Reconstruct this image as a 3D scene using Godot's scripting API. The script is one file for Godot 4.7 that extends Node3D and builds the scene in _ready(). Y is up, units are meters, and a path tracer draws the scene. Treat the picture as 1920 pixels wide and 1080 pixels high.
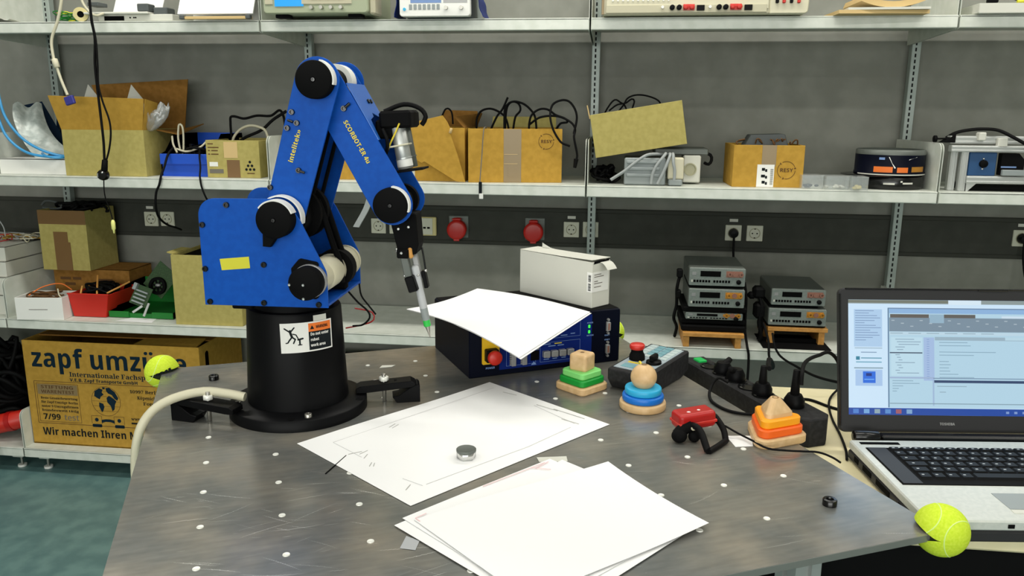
extends Node3D
# A robotics lab bench: a blue desktop robot arm on a drilled steel plate, in front of a loaded wall shelf.

var M := {}
var used := {}
var rng := RandomNumberGenerator.new()

const TY := 1.0333      # top of the steel plate
const SHELF := [1.872, 1.2875, 0.6922, 0.1128]   # tops of the four shelf levels, front lip at z = 0

func _ready() -> void:
	rng.seed = 7
	set_camera_and_light()
	make_materials()
	dull()
	build_room()
	build_lights()
	build_shelves()
	build_plate()
	build_desk()
	build_robot()
	build_table_things()
	build_laptop()
	build_sockets()
	build_top_shelf()
	build_mid_shelf()
	build_lower_shelf()
	build_bottom_shelf()
	build_cords()

func set_camera_and_light() -> void:
	var cam := Camera3D.new()
	cam.name = "camera"
	cam.fov = 39.473
	cam.near = 0.05
	cam.far = 40.0
	var right := Vector3(0.9919, 0.0065, -0.1267).normalized()
	var fwd := Vector3(-0.1223, -0.2148, -0.969).normalized()
	var up := right.cross(fwd).normalized()
	right = fwd.cross(up).normalized()
	cam.transform = Transform3D(Basis(right, up, -fwd), Vector3(0, 1.55, 2.952))
	add_child(cam)
	cam.current = true
	var we := WorldEnvironment.new()
	we.name = "environment"
	var e := Environment.new()
	e.background_mode = Environment.BG_COLOR
	e.background_color = Color(0.02, 0.02, 0.02)
	e.tonemap_mode = Environment.TONE_MAPPER_LINEAR
	e.tonemap_exposure = 1.08
	e.sdfgi_enabled = true
	e.ssao_enabled = true
	e.ssil_enabled = true
	we.environment = e
	add_child(we)

# [z, light energy, where] of the rows of ceiling luminaires
const ROWS := [[0.45, 1.7, "shelf wall"], [2.0, 1.05, "steel bench"], [3.7, 0.7, "room's middle"], [5.4, 0.6, "room's far half"]]
const WINDOW_ENERGY := 4.8
const CEIL := 2.95

func build_lights() -> void:
	for k in ROWS.size() * 3:
		var l: Array = ROWS[k / 3]
		var t = thing("ceiling_light", "white ceiling batten light above the %s, %s of its row" % [l[2], ["leftmost", "middle one", "rightmost"][k % 3]], "light", Vector3([-1.75, 0.05, 1.85][k % 3], CEIL, l[0]), 0.0, "ceiling battens")
		var g := Geo.new()
		g.box(Vector3(0, -0.03, 0), Vector3(1.5, 0.058, 0.2), 0.004)
		part("housing", g, M.white_metal, t)
		var d := Geo.new()
		d.box(Vector3(0, -0.063, 0), Vector3(1.44, 0.006, 0.15))
		part("lamp_diffuser", d, M.lamp, t)
		var a := AreaLight3D.new()
		a.name = "lamp_light"
		a.area_size = Vector2(1.42, 0.14)
		a.area_normalize_energy = true
		a.light_color = Color(1.0, 0.985, 0.95)
		a.light_energy = l[1]
		a.area_range = 9.0
		a.shadow_enabled = true
		a.transform = Transform3D(Basis(Vector3(1, 0, 0), Vector3(0, 0, -1), Vector3(0, 1, 0)), Vector3(0, -0.07, 0))
		t.add_child(a, true)
	for k in 3:
		var w := AreaLight3D.new()
		w.name = "window_light"
		w.area_size = Vector2(1.9, 1.5)
		w.light_color = Color(1.0, 1.0, 0.97)
		w.light_energy = WINDOW_ENERGY
		w.area_range = 14.0
		w.shadow_enabled = true
		w.position = Vector3([-2.55, -0.4, 1.75][k], 1.75, 7.44)
		add_child(w, true)

# ------------------------------------------------------------------ geometry
class Geo:
	var v := PackedVector3Array()
	var n := PackedVector3Array()
	var t := PackedVector2Array()
	var x := Transform3D.IDENTITY
	var cuts := []

	func mark() -> void:
		if cuts.is_empty() or cuts[-1] != v.size(): cuts.append(v.size())

	func slices() -> Array:
		var out := []
		for i in cuts.size():
			var b: int = cuts[i + 1] if i + 1 < cuts.size() else v.size()
			if b <= cuts[i]: continue
			var g := Geo.new()
			g.v = v.slice(cuts[i], b)
			g.n = n.slice(cuts[i], b)
			g.t = t.slice(cuts[i], b)
			out.append(g)
		return out

	func tri(a: Vector3, b: Vector3, c: Vector3, na: Vector3, nb: Vector3, nc: Vector3, ua := Vector2.ZERO, ub := Vector2.ZERO, uc := Vector2.ZERO) -> void:
		var f := (b - a).cross(c - a)
		if f.length_squared() < 1e-18:
			return
		if f.dot(na + nb + nc) > 0:
			var s = b; b = c; c = s
			s = nb; nb = nc; nc = s
			var q = ub; ub = uc; uc = q
		for p in [a, b, c]: v.append(x * p)
		for p in [na, nb, nc]: n.append((x.basis * p).normalized())
		for p in [ua, ub, uc]: t.append(p)

	func quad(a: Vector3, b: Vector3, c: Vector3, d: Vector3, towards := Vector3.ZERO) -> void:
		# a, b, c, d round the face; uv runs (0,1) (1,1) (1,0) (0,0), so a is the picture's lower left
		var f := (b - a).cross(d - a)
		if f.length_squared() < 1e-18: f = (c - b).cross(d - c)
		f = f.normalized()
		if towards != Vector3.ZERO and f.dot(towards) < 0: f = -f
		tri(a, b, c, f, f, f, Vector2(0, 1), Vector2(1, 1), Vector2(1, 0))
		tri(a, c, d, f, f, f, Vector2(0, 1), Vector2(1, 0), Vector2(0, 0))

	func smooth_quad(a, b, c, d, na, nb, nc, nd) -> void:
		tri(a, b, c, na, nb, nc)
		tri(a, c, d, na, nc, nd)

	func box(c: Vector3, s: Vector3, r := 0.0, y := Transform3D.IDENTITY) -> void:
		mark()
		var old := x
		x = x * y
		var h := s / 2.0
		r = minf(r, minf(h.x, minf(h.y, h.z)) * 0.98)
		for ax in 3:
			var b := (ax + 1) % 3
			var d := (ax + 2) % 3
			for sg in [-1.0, 1.0]:
				var nn := Vector3.ZERO
				nn[ax] = sg
				var pts := []
				for q in [[-1, -1], [1, -1], [1, 1], [-1, 1]]:
					var p := Vector3.ZERO
					p[ax] = sg * h[ax]
					p[b] = q[0] * (h[b] - r)
					p[d] = q[1] * (h[d] - r)
					pts.append(c + p)
				quad(pts[0], pts[1], pts[2], pts[3], nn)
			if r > 0:
				for s1 in [-1.0, 1.0]:
					for s2 in [-1.0, 1.0]:
						var e := []
						for q in [[1, 0, -1], [1, 0, 1], [0, 1, 1], [0, 1, -1]]:
							var p := Vector3.ZERO
							p[b] = s1 * (h[b] - (0.0 if q[0] else r))
							p[d] = s2 * (h[d] - (0.0 if q[1] else r))
							p[ax] = q[2] * (h[ax] - r)
							e.append(c + p)
						var nn := Vector3.ZERO
						nn[b] = s1
						nn[d] = s2
						quad(e[0], e[1], e[2], e[3], nn)
		if r > 0:
			for sx in [-1.0, 1.0]:
				for sy in [-1.0, 1.0]:
					for sz in [-1.0, 1.0]:
						var k := Vector3(sx, sy, sz)
						var a1 := c + Vector3(sx * h.x, sy * (h.y - r), sz * (h.z - r))
						var a2 := c + Vector3(sx * (h.x - r), sy * h.y, sz * (h.z - r))
						var a3 := c + Vector3(sx * (h.x - r), sy * (h.y - r), sz * h.z)
						tri(a1, a2, a3, k.normalized(), k.normalized(), k.normalized())
		x = old

	# box with rounded edges and corners
	func rbox(c: Vector3, s: Vector3, r: float, k := 3, y := Transform3D.IDENTITY) -> void:
		mark()
		var old := x
		x = x * y
		var h := s / 2.0 - Vector3(r, r, r)
		var lat := []
		for i in k + 1: lat.append([-PI / 2 + PI / 2 * i / k, -1.0])
		for i in k + 1: lat.append([PI / 2 * i / k, 1.0])
		var lon := []
		var sg := [[1, 1], [-1, 1], [-1, -1], [1, -1]]
		for q in 4:
			for i in k + 1: lon.append([PI / 2 * q + PI / 2 * i / k, sg[q]])
		lon.append(lon[0])
		var grid := []
		for a in lat:
			var row := []
			for o in lon:
				var d := Vector3(cos(a[0]) * cos(o[0]), sin(a[0]), cos(a[0]) * sin(o[0]))
				row.append([c + Vector3(o[1][0] * h.x, a[1] * h.y, o[1][1] * h.z) + d * r, d])
			grid.append(row)
		for i in grid.size() - 1:
			for j in lon.size() - 1:
				var p = [grid[i][j], grid[i][j + 1], grid[i + 1][j + 1], grid[i + 1][j]]
				smooth_quad(p[0][0], p[1][0], p[2][0], p[3][0], p[0][1], p[1][1], p[2][1], p[3][1])
		for e in [0, grid.size() - 1]:
			quad(grid[e][0][0], grid[e][k + 1][0], grid[e][2 * k + 2][0], grid[e][3 * k + 3][0], Vector3(0, -1 if e == 0 else 1, 0))
		x = old

	# profile of Vector2(radius, height), turned round y; a point given twice makes a crease
	func lathe(pr: Array, k := 28, y := Transform3D.IDENTITY, from := 0.0, to := TAU) -> void:
		mark()
		var old := x
		x = x * y
		for i in pr.size() - 1:
			var p: Vector2 = pr[i]
			var q: Vector2 = pr[i + 1]
			if p.distance_to(q) < 1e-7: continue
			var d := (q - p).normalized()
			var m := Vector2(d.y, -d.x)
			var m0 := m
			var m1 := m
			if i > 0 and pr[i - 1].distance_to(p) > 1e-7:
				var d0: Vector2 = (p - pr[i - 1]).normalized()
				if d0.dot(d) > 0.6: m0 = (m + Vector2(d0.y, -d0.x)).normalized()
			if i + 2 < pr.size() and pr[i + 2].distance_to(q) > 1e-7:
				var d1: Vector2 = (pr[i + 2] - q).normalized()
				if d1.dot(d) > 0.6: m1 = (m + Vector2(d1.y, -d1.x)).normalized()
			for j in k:
				var a := from + (to - from) * j / k
				var b := from + (to - from) * (j + 1) / k
				var ca := Vector3(cos(a), 0, sin(a))
				var cb := Vector3(cos(b), 0, sin(b))
				var up := Vector3(0, 1, 0)
				smooth_quad(ca * p.x + up * p.y, cb * p.x + up * p.y, cb * q.x + up * q.y, ca * q.x + up * q.y, ca * m0.x + up * m0.y, cb * m0.x + up * m0.y, cb * m1.x + up * m1.y, ca * m1.x + up * m1.y)
		x = old

	func cyl(a: Vector3, b: Vector3, r0: float, r1 := -1.0, k := 16, bev := 0.0) -> void:
		if r1 < 0: r1 = r0
		var l := a.distance_to(b)
		var y := Transform3D(aim((b - a) / l), a)
		if bev > 0:
			lathe([Vector2(0, 0), Vector2(r0 - bev, 0), Vector2(r0, bev), Vector2(r1, l - bev), Vector2(r1 - bev, l), Vector2(0, l)], k, y)
		else:
			lathe([Vector2(0, 0), Vector2(r0, 0), Vector2(r1, l), Vector2(0, l)], k, y)

	static func aim(d: Vector3) -> Basis:
		var s := Vector3(1, 0, 0) if absf(d.x) < 0.9 else Vector3(0, 0, 1)
		var z := s.cross(d).normalized()
		return Basis(d.cross(z).normalized(), d, z)

	func ball(c: Vector3, r: float, k := 20, sc := Vector3.ONE) -> void:
		mark()
		for i in k:
			for j in k * 2:
				var f := []
				for q in [[i, j], [i, j + 1], [i + 1, j + 1], [i + 1, j]]:
					var la: float = PI * q[0] / k - PI / 2
					var lo: float = PI * q[1] / k
					f.append(Vector3(cos(la) * cos(lo), sin(la), cos(la) * sin(lo)))
				smooth_quad(c + f[0] * sc * r, c + f[1] * sc * r, c + f[2] * sc * r, c + f[3] * sc * r, (f[0] / sc).normalized(), (f[1] / sc).normalized(), (f[2] / sc).normalized(), (f[3] / sc).normalized())

	func tube(pts: Array, r: float, k := 8) -> void:
		mark()
		var cv := Curve3D.new()
		cv.bake_interval = maxf(0.008, r * 2.0)
		for i in pts.size():
			var a: Vector3 = pts[maxi(i - 1, 0)]
			var b: Vector3 = pts[mini(i + 1, pts.size() - 1)]
			var p: Vector3 = pts[i]
			var d := (b - a).normalized() if a.distance_to(b) > 1e-6 else Vector3.ZERO
			cv.add_point(p, -d * p.distance_to(a) * 0.33, d * p.distance_to(b) * 0.33)
		var bk := cv.get_baked_points()
		var ring0 := []
		var u := Vector3.ZERO
		for i in bk.size():
			var d := (bk[mini(i + 1, bk.size() - 1)] - bk[maxi(i - 1, 0)]).normalized()
			if i == 0: u = aim(d).x
			u = (u - d * u.dot(d)).normalized()
			var w := d.cross(u)
			var ring := []
			for j in k + 1:
				var q := u * cos(TAU * j / k) + w * sin(TAU * j / k)
				ring.append([bk[i] + q * r, q])
			if i > 0:
				for j in k:
					smooth_quad(ring0[j][0], ring0[j + 1][0], ring[j + 1][0], ring[j][0], ring0[j][1], ring0[j + 1][1], ring[j + 1][1], ring[j][1])
			if i == 0 or i == bk.size() - 1:
				for j in k:
					tri(bk[i], ring[j][0], ring[j + 1][0], d * (-1.0 if i == 0 else 1.0), d * (-1.0 if i == 0 else 1.0), d * (-1.0 if i == 0 else 1.0))
			ring0 = ring

	# polygon in x, y pushed out along z from z0 to z1, front and back edges bevelled by b
	func prism(poly: PackedVector2Array, z0: float, z1: float, b := 0.0, round := false, y := Transform3D.IDENTITY) -> void:
		mark()
		var old := x
		x = x * y
		if Geometry2D.is_polygon_clockwise(poly): poly.reverse()
		var k := poly.size()
		var nr := []
		for i in k:
			var d := (poly[(i + 1) % k] - poly[i]).normalized()
			nr.append(Vector2(d.y, -d.x))
		var vn := []
		for i in k: vn.append((nr[i] + nr[(i + k - 1) % k]).normalized())
		var ins := PackedVector2Array()
		for i in k:
			var c: float = maxf(0.35, vn[i].dot(nr[i]))
			ins.append(poly[i] - vn[i] * b / c)
		var rings := [[poly, z0], [poly, z1]] if b <= 0 else [[ins, z0], [poly, z0 + b], [poly, z1 - b], [ins, z1]]
		for r in rings.size() - 1:
			for i in k:
				var j := (i + 1) % k
				var p0: Vector2 = rings[r][0][i]
				var p1: Vector2 = rings[r][0][j]
				var q0: Vector2 = rings[r + 1][0][i]
				var q1: Vector2 = rings[r + 1][0][j]
				var tilt := 0.0 if rings.size() == 2 or r == 1 else (-0.8 if r == 0 else 0.8)
				var na := Vector3(vn[i].x, vn[i].y, tilt) if round else Vector3(nr[i].x, nr[i].y, tilt)
				var nb := Vector3(vn[j].x, vn[j].y, tilt) if round else na
				smooth_quad(Vector3(p0.x, p0.y, rings[r][1]), Vector3(p1.x, p1.y, rings[r][1]), Vector3(q1.x, q1.y, rings[r + 1][1]), Vector3(q0.x, q0.y, rings[r + 1][1]), na, nb, nb, na)
		var ix := Geometry2D.triangulate_polygon(ins if b > 0 else poly)
		var cap: PackedVector2Array = ins if b > 0 else poly
		for i in range(0, ix.size(), 3):
			for e in [[z0, -1.0], [z1, 1.0]]:
				var nn := Vector3(0, 0, e[1])
				tri(Vector3(cap[ix[i]].x, cap[ix[i]].y, e[0]), Vector3(cap[ix[i + 1]].x, cap[ix[i + 1]].y, e[0]), Vector3(cap[ix[i + 2]].x, cap[ix[i + 2]].y, e[0]), nn, nn, nn)
		x = old

	# a sheet with thickness: f(u, v) gives points, u and v run 0..1
	func sheet(f: Callable, nu: int, nv: int, th := 0.0004) -> void:
		mark()
		var g := []
		for i in nu + 1:
			var row := []
			for j in nv + 1: row.append(f.call(float(i) / nu, float(j) / nv))
			g.append(row)
		var nn := []
		for i in nu + 1:
			var row := []
			for j in nv + 1:
				var du: Vector3 = g[mini(i + 1, nu)][j] - g[maxi(i - 1, 0)][j]
				var dv: Vector3 = g[i][mini(j + 1, nv)] - g[i][maxi(j - 1, 0)]
				var q := dv.cross(du).normalized()
				row.append(q)
			nn.append(row)
		for s in [1.0, -1.0]:
			for i in nu:
				for j in nv:
					var o := []
					for q in [[i, j], [i + 1, j], [i + 1, j + 1], [i, j + 1]]:
						o.append([g[q[0]][q[1]] + nn[q[0]][q[1]] * th * 0.5 * s, nn[q[0]][q[1]] * s, Vector2(float(q[0]) / nu, 1.0 - float(q[1]) / nv)])
					tri(o[0][0], o[1][0], o[2][0], o[0][1], o[1][1], o[2][1], o[0][2], o[1][2], o[2][2])
					tri(o[0][0], o[2][0], o[3][0], o[0][1], o[2][1], o[3][1], o[0][2], o[2][2], o[3][2])
		var rim := []
		for i in nu: rim.append([i, 0, i + 1, 0])
		for j in nv: rim.append([nu, j, nu, j + 1])
		for i in nu: rim.append([i, nv, i + 1, nv])
		for j in nv: rim.append([0, j, 0, j + 1])
		for e in rim:
			var a: Vector3 = g[e[0]][e[1]]
			var b: Vector3 = g[e[2]][e[3]]
			var na: Vector3 = nn[e[0]][e[1]] * th * 0.5
			var nb: Vector3 = nn[e[2]][e[3]] * th * 0.5
			quad(a - na, b - nb, b + nb, a + na)

	func mesh() -> ArrayMesh:
		var arr := []
		arr.resize(Mesh.ARRAY_MAX)
		arr[Mesh.ARRAY_VERTEX] = v
		arr[Mesh.ARRAY_NORMAL] = n
		arr[Mesh.ARRAY_TEX_UV] = t
		var m := ArrayMesh.new()
		m.add_surface_from_arrays(Mesh.PRIMITIVE_TRIANGLES, arr)
		return m

static func rounded(pts: Array, r: float, k := 5) -> PackedVector2Array:
	# polygon with rounded corners; a corner may be Vector3(x, y, own radius)
	var out := PackedVector2Array()
	var c := pts.size()
	for i in c:
		var p := Vector2(pts[i].x, pts[i].y)
		var a := Vector2(pts[(i + c - 1) % c].x, pts[(i + c - 1) % c].y)
		var b := Vector2(pts[(i + 1) % c].x, pts[(i + 1) % c].y)
		var rr: float = pts[i].z if pts[i] is Vector3 else r
		if rr <= 0:
			out.append(p)
			continue
		var da := (a - p).normalized()
		var db := (b - p).normalized()
		var half := acos(clampf(da.dot(db), -1, 1)) / 2.0
		var l := minf(rr / tan(half), minf(p.distance_to(a), p.distance_to(b)) * 0.5)
		rr = l * tan(half)
		var m := p + (da + db).normalized() * rr / sin(half)
		var s := (p + da * l) - m
		var e := (p + db * l) - m
		var turn := s.angle_to(e)
		for j in k + 1: out.append(m + s.rotated(turn * j / k))
	return out

static func circle(r: float, k := 24, c := Vector2.ZERO) -> PackedVector2Array:
	var out := PackedVector2Array()
	for i in k: out.append(c + Vector2(cos(TAU * i / k), sin(TAU * i / k)) * r)
	return out

static func capsule(a: Vector2, b: Vector2, r0: float, r1: float, k := 12) -> PackedVector2Array:
	var out := PackedVector2Array()
	var d := (b - a).angle()
	for i in k + 1: out.append(b + Vector2.from_angle(d - PI / 2 + PI * i / k) * r1)
	for i in k + 1: out.append(a + Vector2.from_angle(d + PI / 2 + PI * i / k) * r0)
	return out

# ------------------------------------------------------------------ objects
func numbered(called: String) -> String:
	var c: int = used.get(called, 0)
	used[called] = c + 1
	return called if c == 0 else "%s_%03d" % [called, c]

func tag(o: Node, label: String, category := "", group := "") -> Node:
	if label: o.set_meta("label", label)
	if category: o.set_meta("category", category)
	if group: o.set_meta("group", group)
	return o

func thing(called: String, label: String, category: String, at := Vector3.ZERO, turn := 0.0, group := "") -> Node3D:
	var o := Node3D.new()
	o.name = numbered(called)
	add_child(o)
	o.position = at
	o.rotation.y = turn
	tag(o, label, category, group)
	return o

func part(called: String, g: Geo, m: Material, parent: Node) -> MeshInstance3D:
	return mesh_part(called, g.mesh(), m, parent)

func mesh_part(called: String, me: Mesh, m: Material, parent: Node, at := Transform3D.IDENTITY) -> MeshInstance3D:
	var o := MeshInstance3D.new()
	o.name = called
	o.mesh = me
	o.material_override = m
	o.transform = at
	parent.add_child(o, true)
	return o

func solo(called: String, g: Geo, m: Material, label: String, category: String, at := Vector3.ZERO, turn := 0.0, group := "") -> MeshInstance3D:
	var o := part(numbered(called), g, m, self)
	o.position = at
	o.rotation.y = turn
	tag(o, label, category, group)
	return o

func struct(called: String, g: Geo, m: Material, parent: Node = self) -> MeshInstance3D:
	var o := part(called, g, m, parent)
	if parent == self: o.set_meta("kind", "structure")
	return o

# several shapes of one look under one part
func bits(called: String, m: Material, parent: Node, f: Callable) -> MeshInstance3D:
	var g := Geo.new()
	f.call(g)
	return part(called, g, m, parent)

# every shape a part of its own
func bits_each(called: String, m: Material, parent: Node, f: Callable) -> MeshInstance3D:
	var g := Geo.new()
	f.call(g)
	var o: MeshInstance3D
	for s in g.slices(): o = part(called, s, m, parent)
	return o

# many small like pieces that cannot be told apart: one part
func bits_stuff(called: String, m: Material, parent: Node, f: Callable) -> MeshInstance3D:
	var o := bits(called, m, parent, f)
	o.set_meta("kind", "stuff")
	return o

func bx(called: String, c: Vector3, s: Vector3, m: Material, parent: Node, r := 0.0) -> MeshInstance3D:
	var g := Geo.new()
	g.box(c, s, r)
	return part(called, g, m, parent)

func cy(called: String, a: Vector3, b: Vector3, r: float, m: Material, parent: Node, r1 := -1.0, k := 16, bev := 0.0) -> MeshInstance3D:
	var g := Geo.new()
	g.cyl(a, b, r, r1, k, bev)
	return part(called, g, m, parent)

func wire(called: String, pts: Array, r: float, m: Material, parent: Node, k := 7) -> MeshInstance3D:
	var g := Geo.new()
	g.tube(pts, r, k)
	return part(called, g, m, parent)

func cable(called: String, label: String, pts: Array, r: float, m: Material, group := "") -> MeshInstance3D:
	var o: Vector3 = pts[0]
	var q := []
	for p in pts: q.append(p - o)
	var g := Geo.new()
	g.tube(q, r, 7)
	return solo(called, g, m, label, "cable", o, 0.0, group)

static func frame(o: Vector3, xd: Vector3, yd: Vector3) -> Transform3D:
	var a := xd.normalized()
	var b := (yd - a * yd.dot(a)).normalized()
	return Transform3D(Basis(a, b, a.cross(b)), o)

var fonts := {}
func text_mesh(s: String, h: float, weight := 700, family := "Droid Sans", depth := 0.0006, align := HORIZONTAL_ALIGNMENT_LEFT, spacing := 0.0) -> TextMesh:
	var key := family + str(weight)
	if not fonts.has(key):
		var f := SystemFont.new()
		f.font_names = PackedStringArray([family])
		f.font_weight = weight
		fonts[key] = f
	var tm := TextMesh.new()
	tm.font = fonts[key]
	tm.text = s
	tm.font_size = 40
	tm.pixel_size = h / (40.0 * 0.714)
	tm.depth = depth
	tm.curve_step = 2.0 if h < 0.02 else 0.8
	tm.horizontal_alignment = align
	tm.vertical_alignment = VERTICAL_ALIGNMENT_CENTER
	tm.line_spacing = spacing
	return tm

# letters of cap height h, lying on the plane of the frame at its origin (left middle)
func text(s: String, h: float, at: Transform3D, m: Material, parent: Node, weight := 700, family := "Droid Sans", align := HORIZONTAL_ALIGNMENT_LEFT, width := 0.0) -> MeshInstance3D:
	var tm := text_mesh(s, h, weight, family, 0.0006, align)
	var sx := 1.0
	if width > 0: sx = width / maxf(0.0001, tm.get_aabb().size.x)
	return mesh_part("lettering", tm, m, parent, at * Transform3D(Basis.from_scale(Vector3(sx, 1, 1)), Vector3.ZERO))

# the mesh wrapped round a cylinder of radius r about y: x becomes the arc, z the height above the wall
func bent(me: Mesh, r: float, at := Transform3D.IDENTITY) -> ArrayMesh:
	var out := ArrayMesh.new()
	for s in me.get_surface_count():
		var a := me.surface_get_arrays(s)
		var vv: PackedVector3Array = a[Mesh.ARRAY_VERTEX]
		var ix = a[Mesh.ARRAY_INDEX]
		var q := PackedVector3Array()
		if ix != null and ix.size():
			for i in ix: q.append(at * vv[i])
		else:
			for p in vv: q.append(at * p)
		var st := SurfaceTool.new()
		st.begin(Mesh.PRIMITIVE_TRIANGLES)
		st.set_smooth_group(-1)
		for p in q: st.add_vertex(Vector3(sin(p.x / r) * (r + p.z), p.y, cos(p.x / r) * (r + p.z)))
		st.generate_normals()
		st.commit(out)
	return out

# ------------------------------------------------------------------ materials
func mk(c: Color, rough := 0.6, metal := 0.0) -> StandardMaterial3D:
	var m := StandardMaterial3D.new()
	m.albedo_color = c
	m.roughness = rough
	m.metallic = metal
	return m

# two tones mixed by noise, laid on by the object's own axes
func nz(c1: Color, c2: Color, scale: float, rough := 0.7, metal := 0.0, oct := 4, relief := 0.0, seed_ := 1) -> StandardMaterial3D:
	var m := mk(Color.WHITE, rough, metal)
	var f := FastNoiseLite.new()
	f.noise_type = FastNoiseLite.TYPE_SIMPLEX_SMOOTH
	f.fractal_octaves = oct
	f.frequency = 0.02
	f.seed = seed_
	var t := NoiseTexture2D.new()
	t.width = 256
	t.height = 256
	t.seamless = true
	t.noise = f
	var g := Gradient.new()
	g.offsets = PackedFloat32Array([0.25, 0.75])
	g.colors = PackedColorArray([c1, c2])
	t.color_ramp = g
	m.albedo_texture = t
	m.uv1_triplanar = true
	m.uv1_scale = Vector3.ONE * scale
	if relief > 0:
		m.heightmap_enabled = true
		m.heightmap_texture = t
		m.heightmap_scale = relief
	return m

func make_materials() -> void:
	M.wall = nz(Color(0.515, 0.52, 0.49), Color(0.55, 0.555, 0.525), 1.2, 0.85)
	M.wall_white = nz(Color(0.56, 0.565, 0.54), Color(0.60, 0.605, 0.58), 1.0, 0.9)
	M.ceiling = mk(Color(0.74, 0.74, 0.73), 0.95)
	M.shelf = nz(Color(0.80, 0.82, 0.78), Color(0.84, 0.855, 0.82), 3.0, 0.45)
	M.upright = mk(Color(0.62, 0.66, 0.64), 0.45, 0.2)
	M.slot = mk(Color(0.03, 0.04, 0.04), 0.9)
	M.trunk = nz(Color(0.235, 0.24, 0.22), Color(0.255, 0.26, 0.24), 2.0, 0.6)
	M.trunk_lid = mk(Color(0.235, 0.24, 0.22), 0.6)
	M.white_metal = mk(Color(0.85, 0.85, 0.84), 0.5)
	M.lamp = mk(Color(0.9, 0.9, 0.88), 0.5)
	M.lamp.emission_enabled = true
	M.lamp.emission = Color(1.0, 0.985, 0.95)
	M.lamp.emission_energy_multiplier = 1.5
	M.daylight = mk(Color(0.9, 0.92, 0.95), 0.4)
	M.daylight.emission_enabled = true
	M.daylight.emission = Color(0.95, 0.97, 1.0)
	M.daylight.emission_energy_multiplier = 0.8
	M.floor = nz(Color(0.34, 0.47, 0.47), Color(0.41, 0.54, 0.53), 1.6, 0.42, 0.0, 6)
	M.plate = plate_material()
	M.plate_edge = mk(Color(0.62, 0.62, 0.6), 0.35, 0.7)
	M.hole = mk(Color(0.93, 0.93, 0.9), 0.35, 0.15)
	M.alu = mk(Color(0.74, 0.75, 0.74), 0.38, 0.6)
	M.steel = mk(Color(0.68, 0.67, 0.64), 0.3, 0.85)
	M.chrome = mk(Color(0.85, 0.85, 0.84), 0.2, 0.9)
	M.blue = nz(Color(0.06, 0.30, 0.66), Color(0.07, 0.32, 0.69), 12.0, 0.42)
	M.blue_light = mk(Color(0.12, 0.37, 0.72), 0.4)
	M.black = mk(Color(0.045, 0.046, 0.052), 0.42)
	M.black_matte = mk(Color(0.035, 0.035, 0.038), 0.75)
	M.black_gloss = mk(Color(0.03, 0.03, 0.034), 0.22)
	M.rubber = mk(Color(0.05, 0.05, 0.052), 0.6)
	M.anthracite = nz(Color(0.15, 0.15, 0.155), Color(0.19, 0.19, 0.195), 14.0, 0.55)
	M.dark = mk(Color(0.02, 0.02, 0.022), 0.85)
	M.white = mk(Color(0.9, 0.9, 0.88), 0.55)
	M.offwhite = mk(Color(0.80, 0.80, 0.76), 0.6)
	M.paper = mk(Color(0.93, 0.93, 0.93), 0.8)
	M.paper_line = mk(Color(0.80, 0.80, 0.80), 0.85)
	M.paper_red = mk(Color(0.90, 0.76, 0.77), 0.85)
	M.ivory = mk(Color(0.80, 0.78, 0.68), 0.5)
	M.beige_plastic = mk(Color(0.72, 0.70, 0.60), 0.5)
	M.grey_plastic = mk(Color(0.55, 0.58, 0.58), 0.5)
	M.grey_dark = mk(Color(0.30, 0.32, 0.32), 0.6)
	M.grey_cable = mk(Color(0.60, 0.62, 0.62), 0.5)
	M.yellow = mk(Color(0.82, 0.80, 0.18), 0.6)
	M.yellow_plate = mk(Color(0.88, 0.70, 0.06), 0.5)
	M.yellow_print = mk(Color(0.90, 0.80, 0.20), 0.55)
	M.orange_print = mk(Color(0.90, 0.45, 0.14), 0.55)
	M.red = mk(Color(0.76, 0.15, 0.10), 0.4)
	M.red_dark = mk(Color(0.66, 0.08, 0.07), 0.35)
	M.card = nz(Color(0.685, 0.535, 0.225), Color(0.725, 0.57, 0.25), 6.0, 0.85, 0.0, 5)
	M.card_beige = nz(Color(0.655, 0.61, 0.36), Color(0.69, 0.64, 0.39), 6.0, 0.85, 0.0, 5, 0.0, 3)
	M.card_brown_shade = nz(Color(0.52, 0.37, 0.17), Color(0.57, 0.41, 0.20), 6.0, 0.85, 0.0, 5, 0.0, 4)  # brown card, and the shade painted into flaps of open cartons
	M.card_edge = mk(Color(0.80, 0.69, 0.48), 0.9)
	M.tape_brown = mk(Color(0.46, 0.34, 0.19), 0.35)
	M.tape_clear = mk(Color(0.53, 0.45, 0.31), 0.3)
	M.print_dark = mk(Color(0.10, 0.12, 0.13), 0.8)
	M.print_blue = mk(Color(0.07, 0.15, 0.20), 0.8)
	M.print_brown = mk(Color(0.36, 0.24, 0.10), 0.85)
	M.print_grey = mk(Color(0.42, 0.40, 0.36), 0.8)
	M.wood = nz(Color(0.80, 0.66, 0.47), Color(0.86, 0.73, 0.55), 9.0, 0.45, 0.0, 3)
	M.pine = nz(Color(0.74, 0.52, 0.24), Color(0.80, 0.58, 0.29), 9.0, 0.55, 0.0, 3, 0.0, 6)
	M.green = mk(Color(0.06, 0.58, 0.20), 0.4)
	M.green_light = mk(Color(0.50, 0.84, 0.46), 0.4)
	M.cyan = mk(Color(0.16, 0.66, 0.84), 0.38)
	M.toy_blue = mk(Color(0.04, 0.43, 0.80), 0.38)
	M.orange = mk(Color(0.95, 0.40, 0.10), 0.38)
	M.amber = mk(Color(0.98, 0.64, 0.08), 0.38)
	M.tennis = nz(Color(0.76, 0.86, 0.20), Color(0.82, 0.90, 0.30), 40.0, 0.95, 0.0, 3, 0.08)
	M.tennis_seam = mk(Color(0.84, 0.94, 0.55), 0.85)
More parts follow.
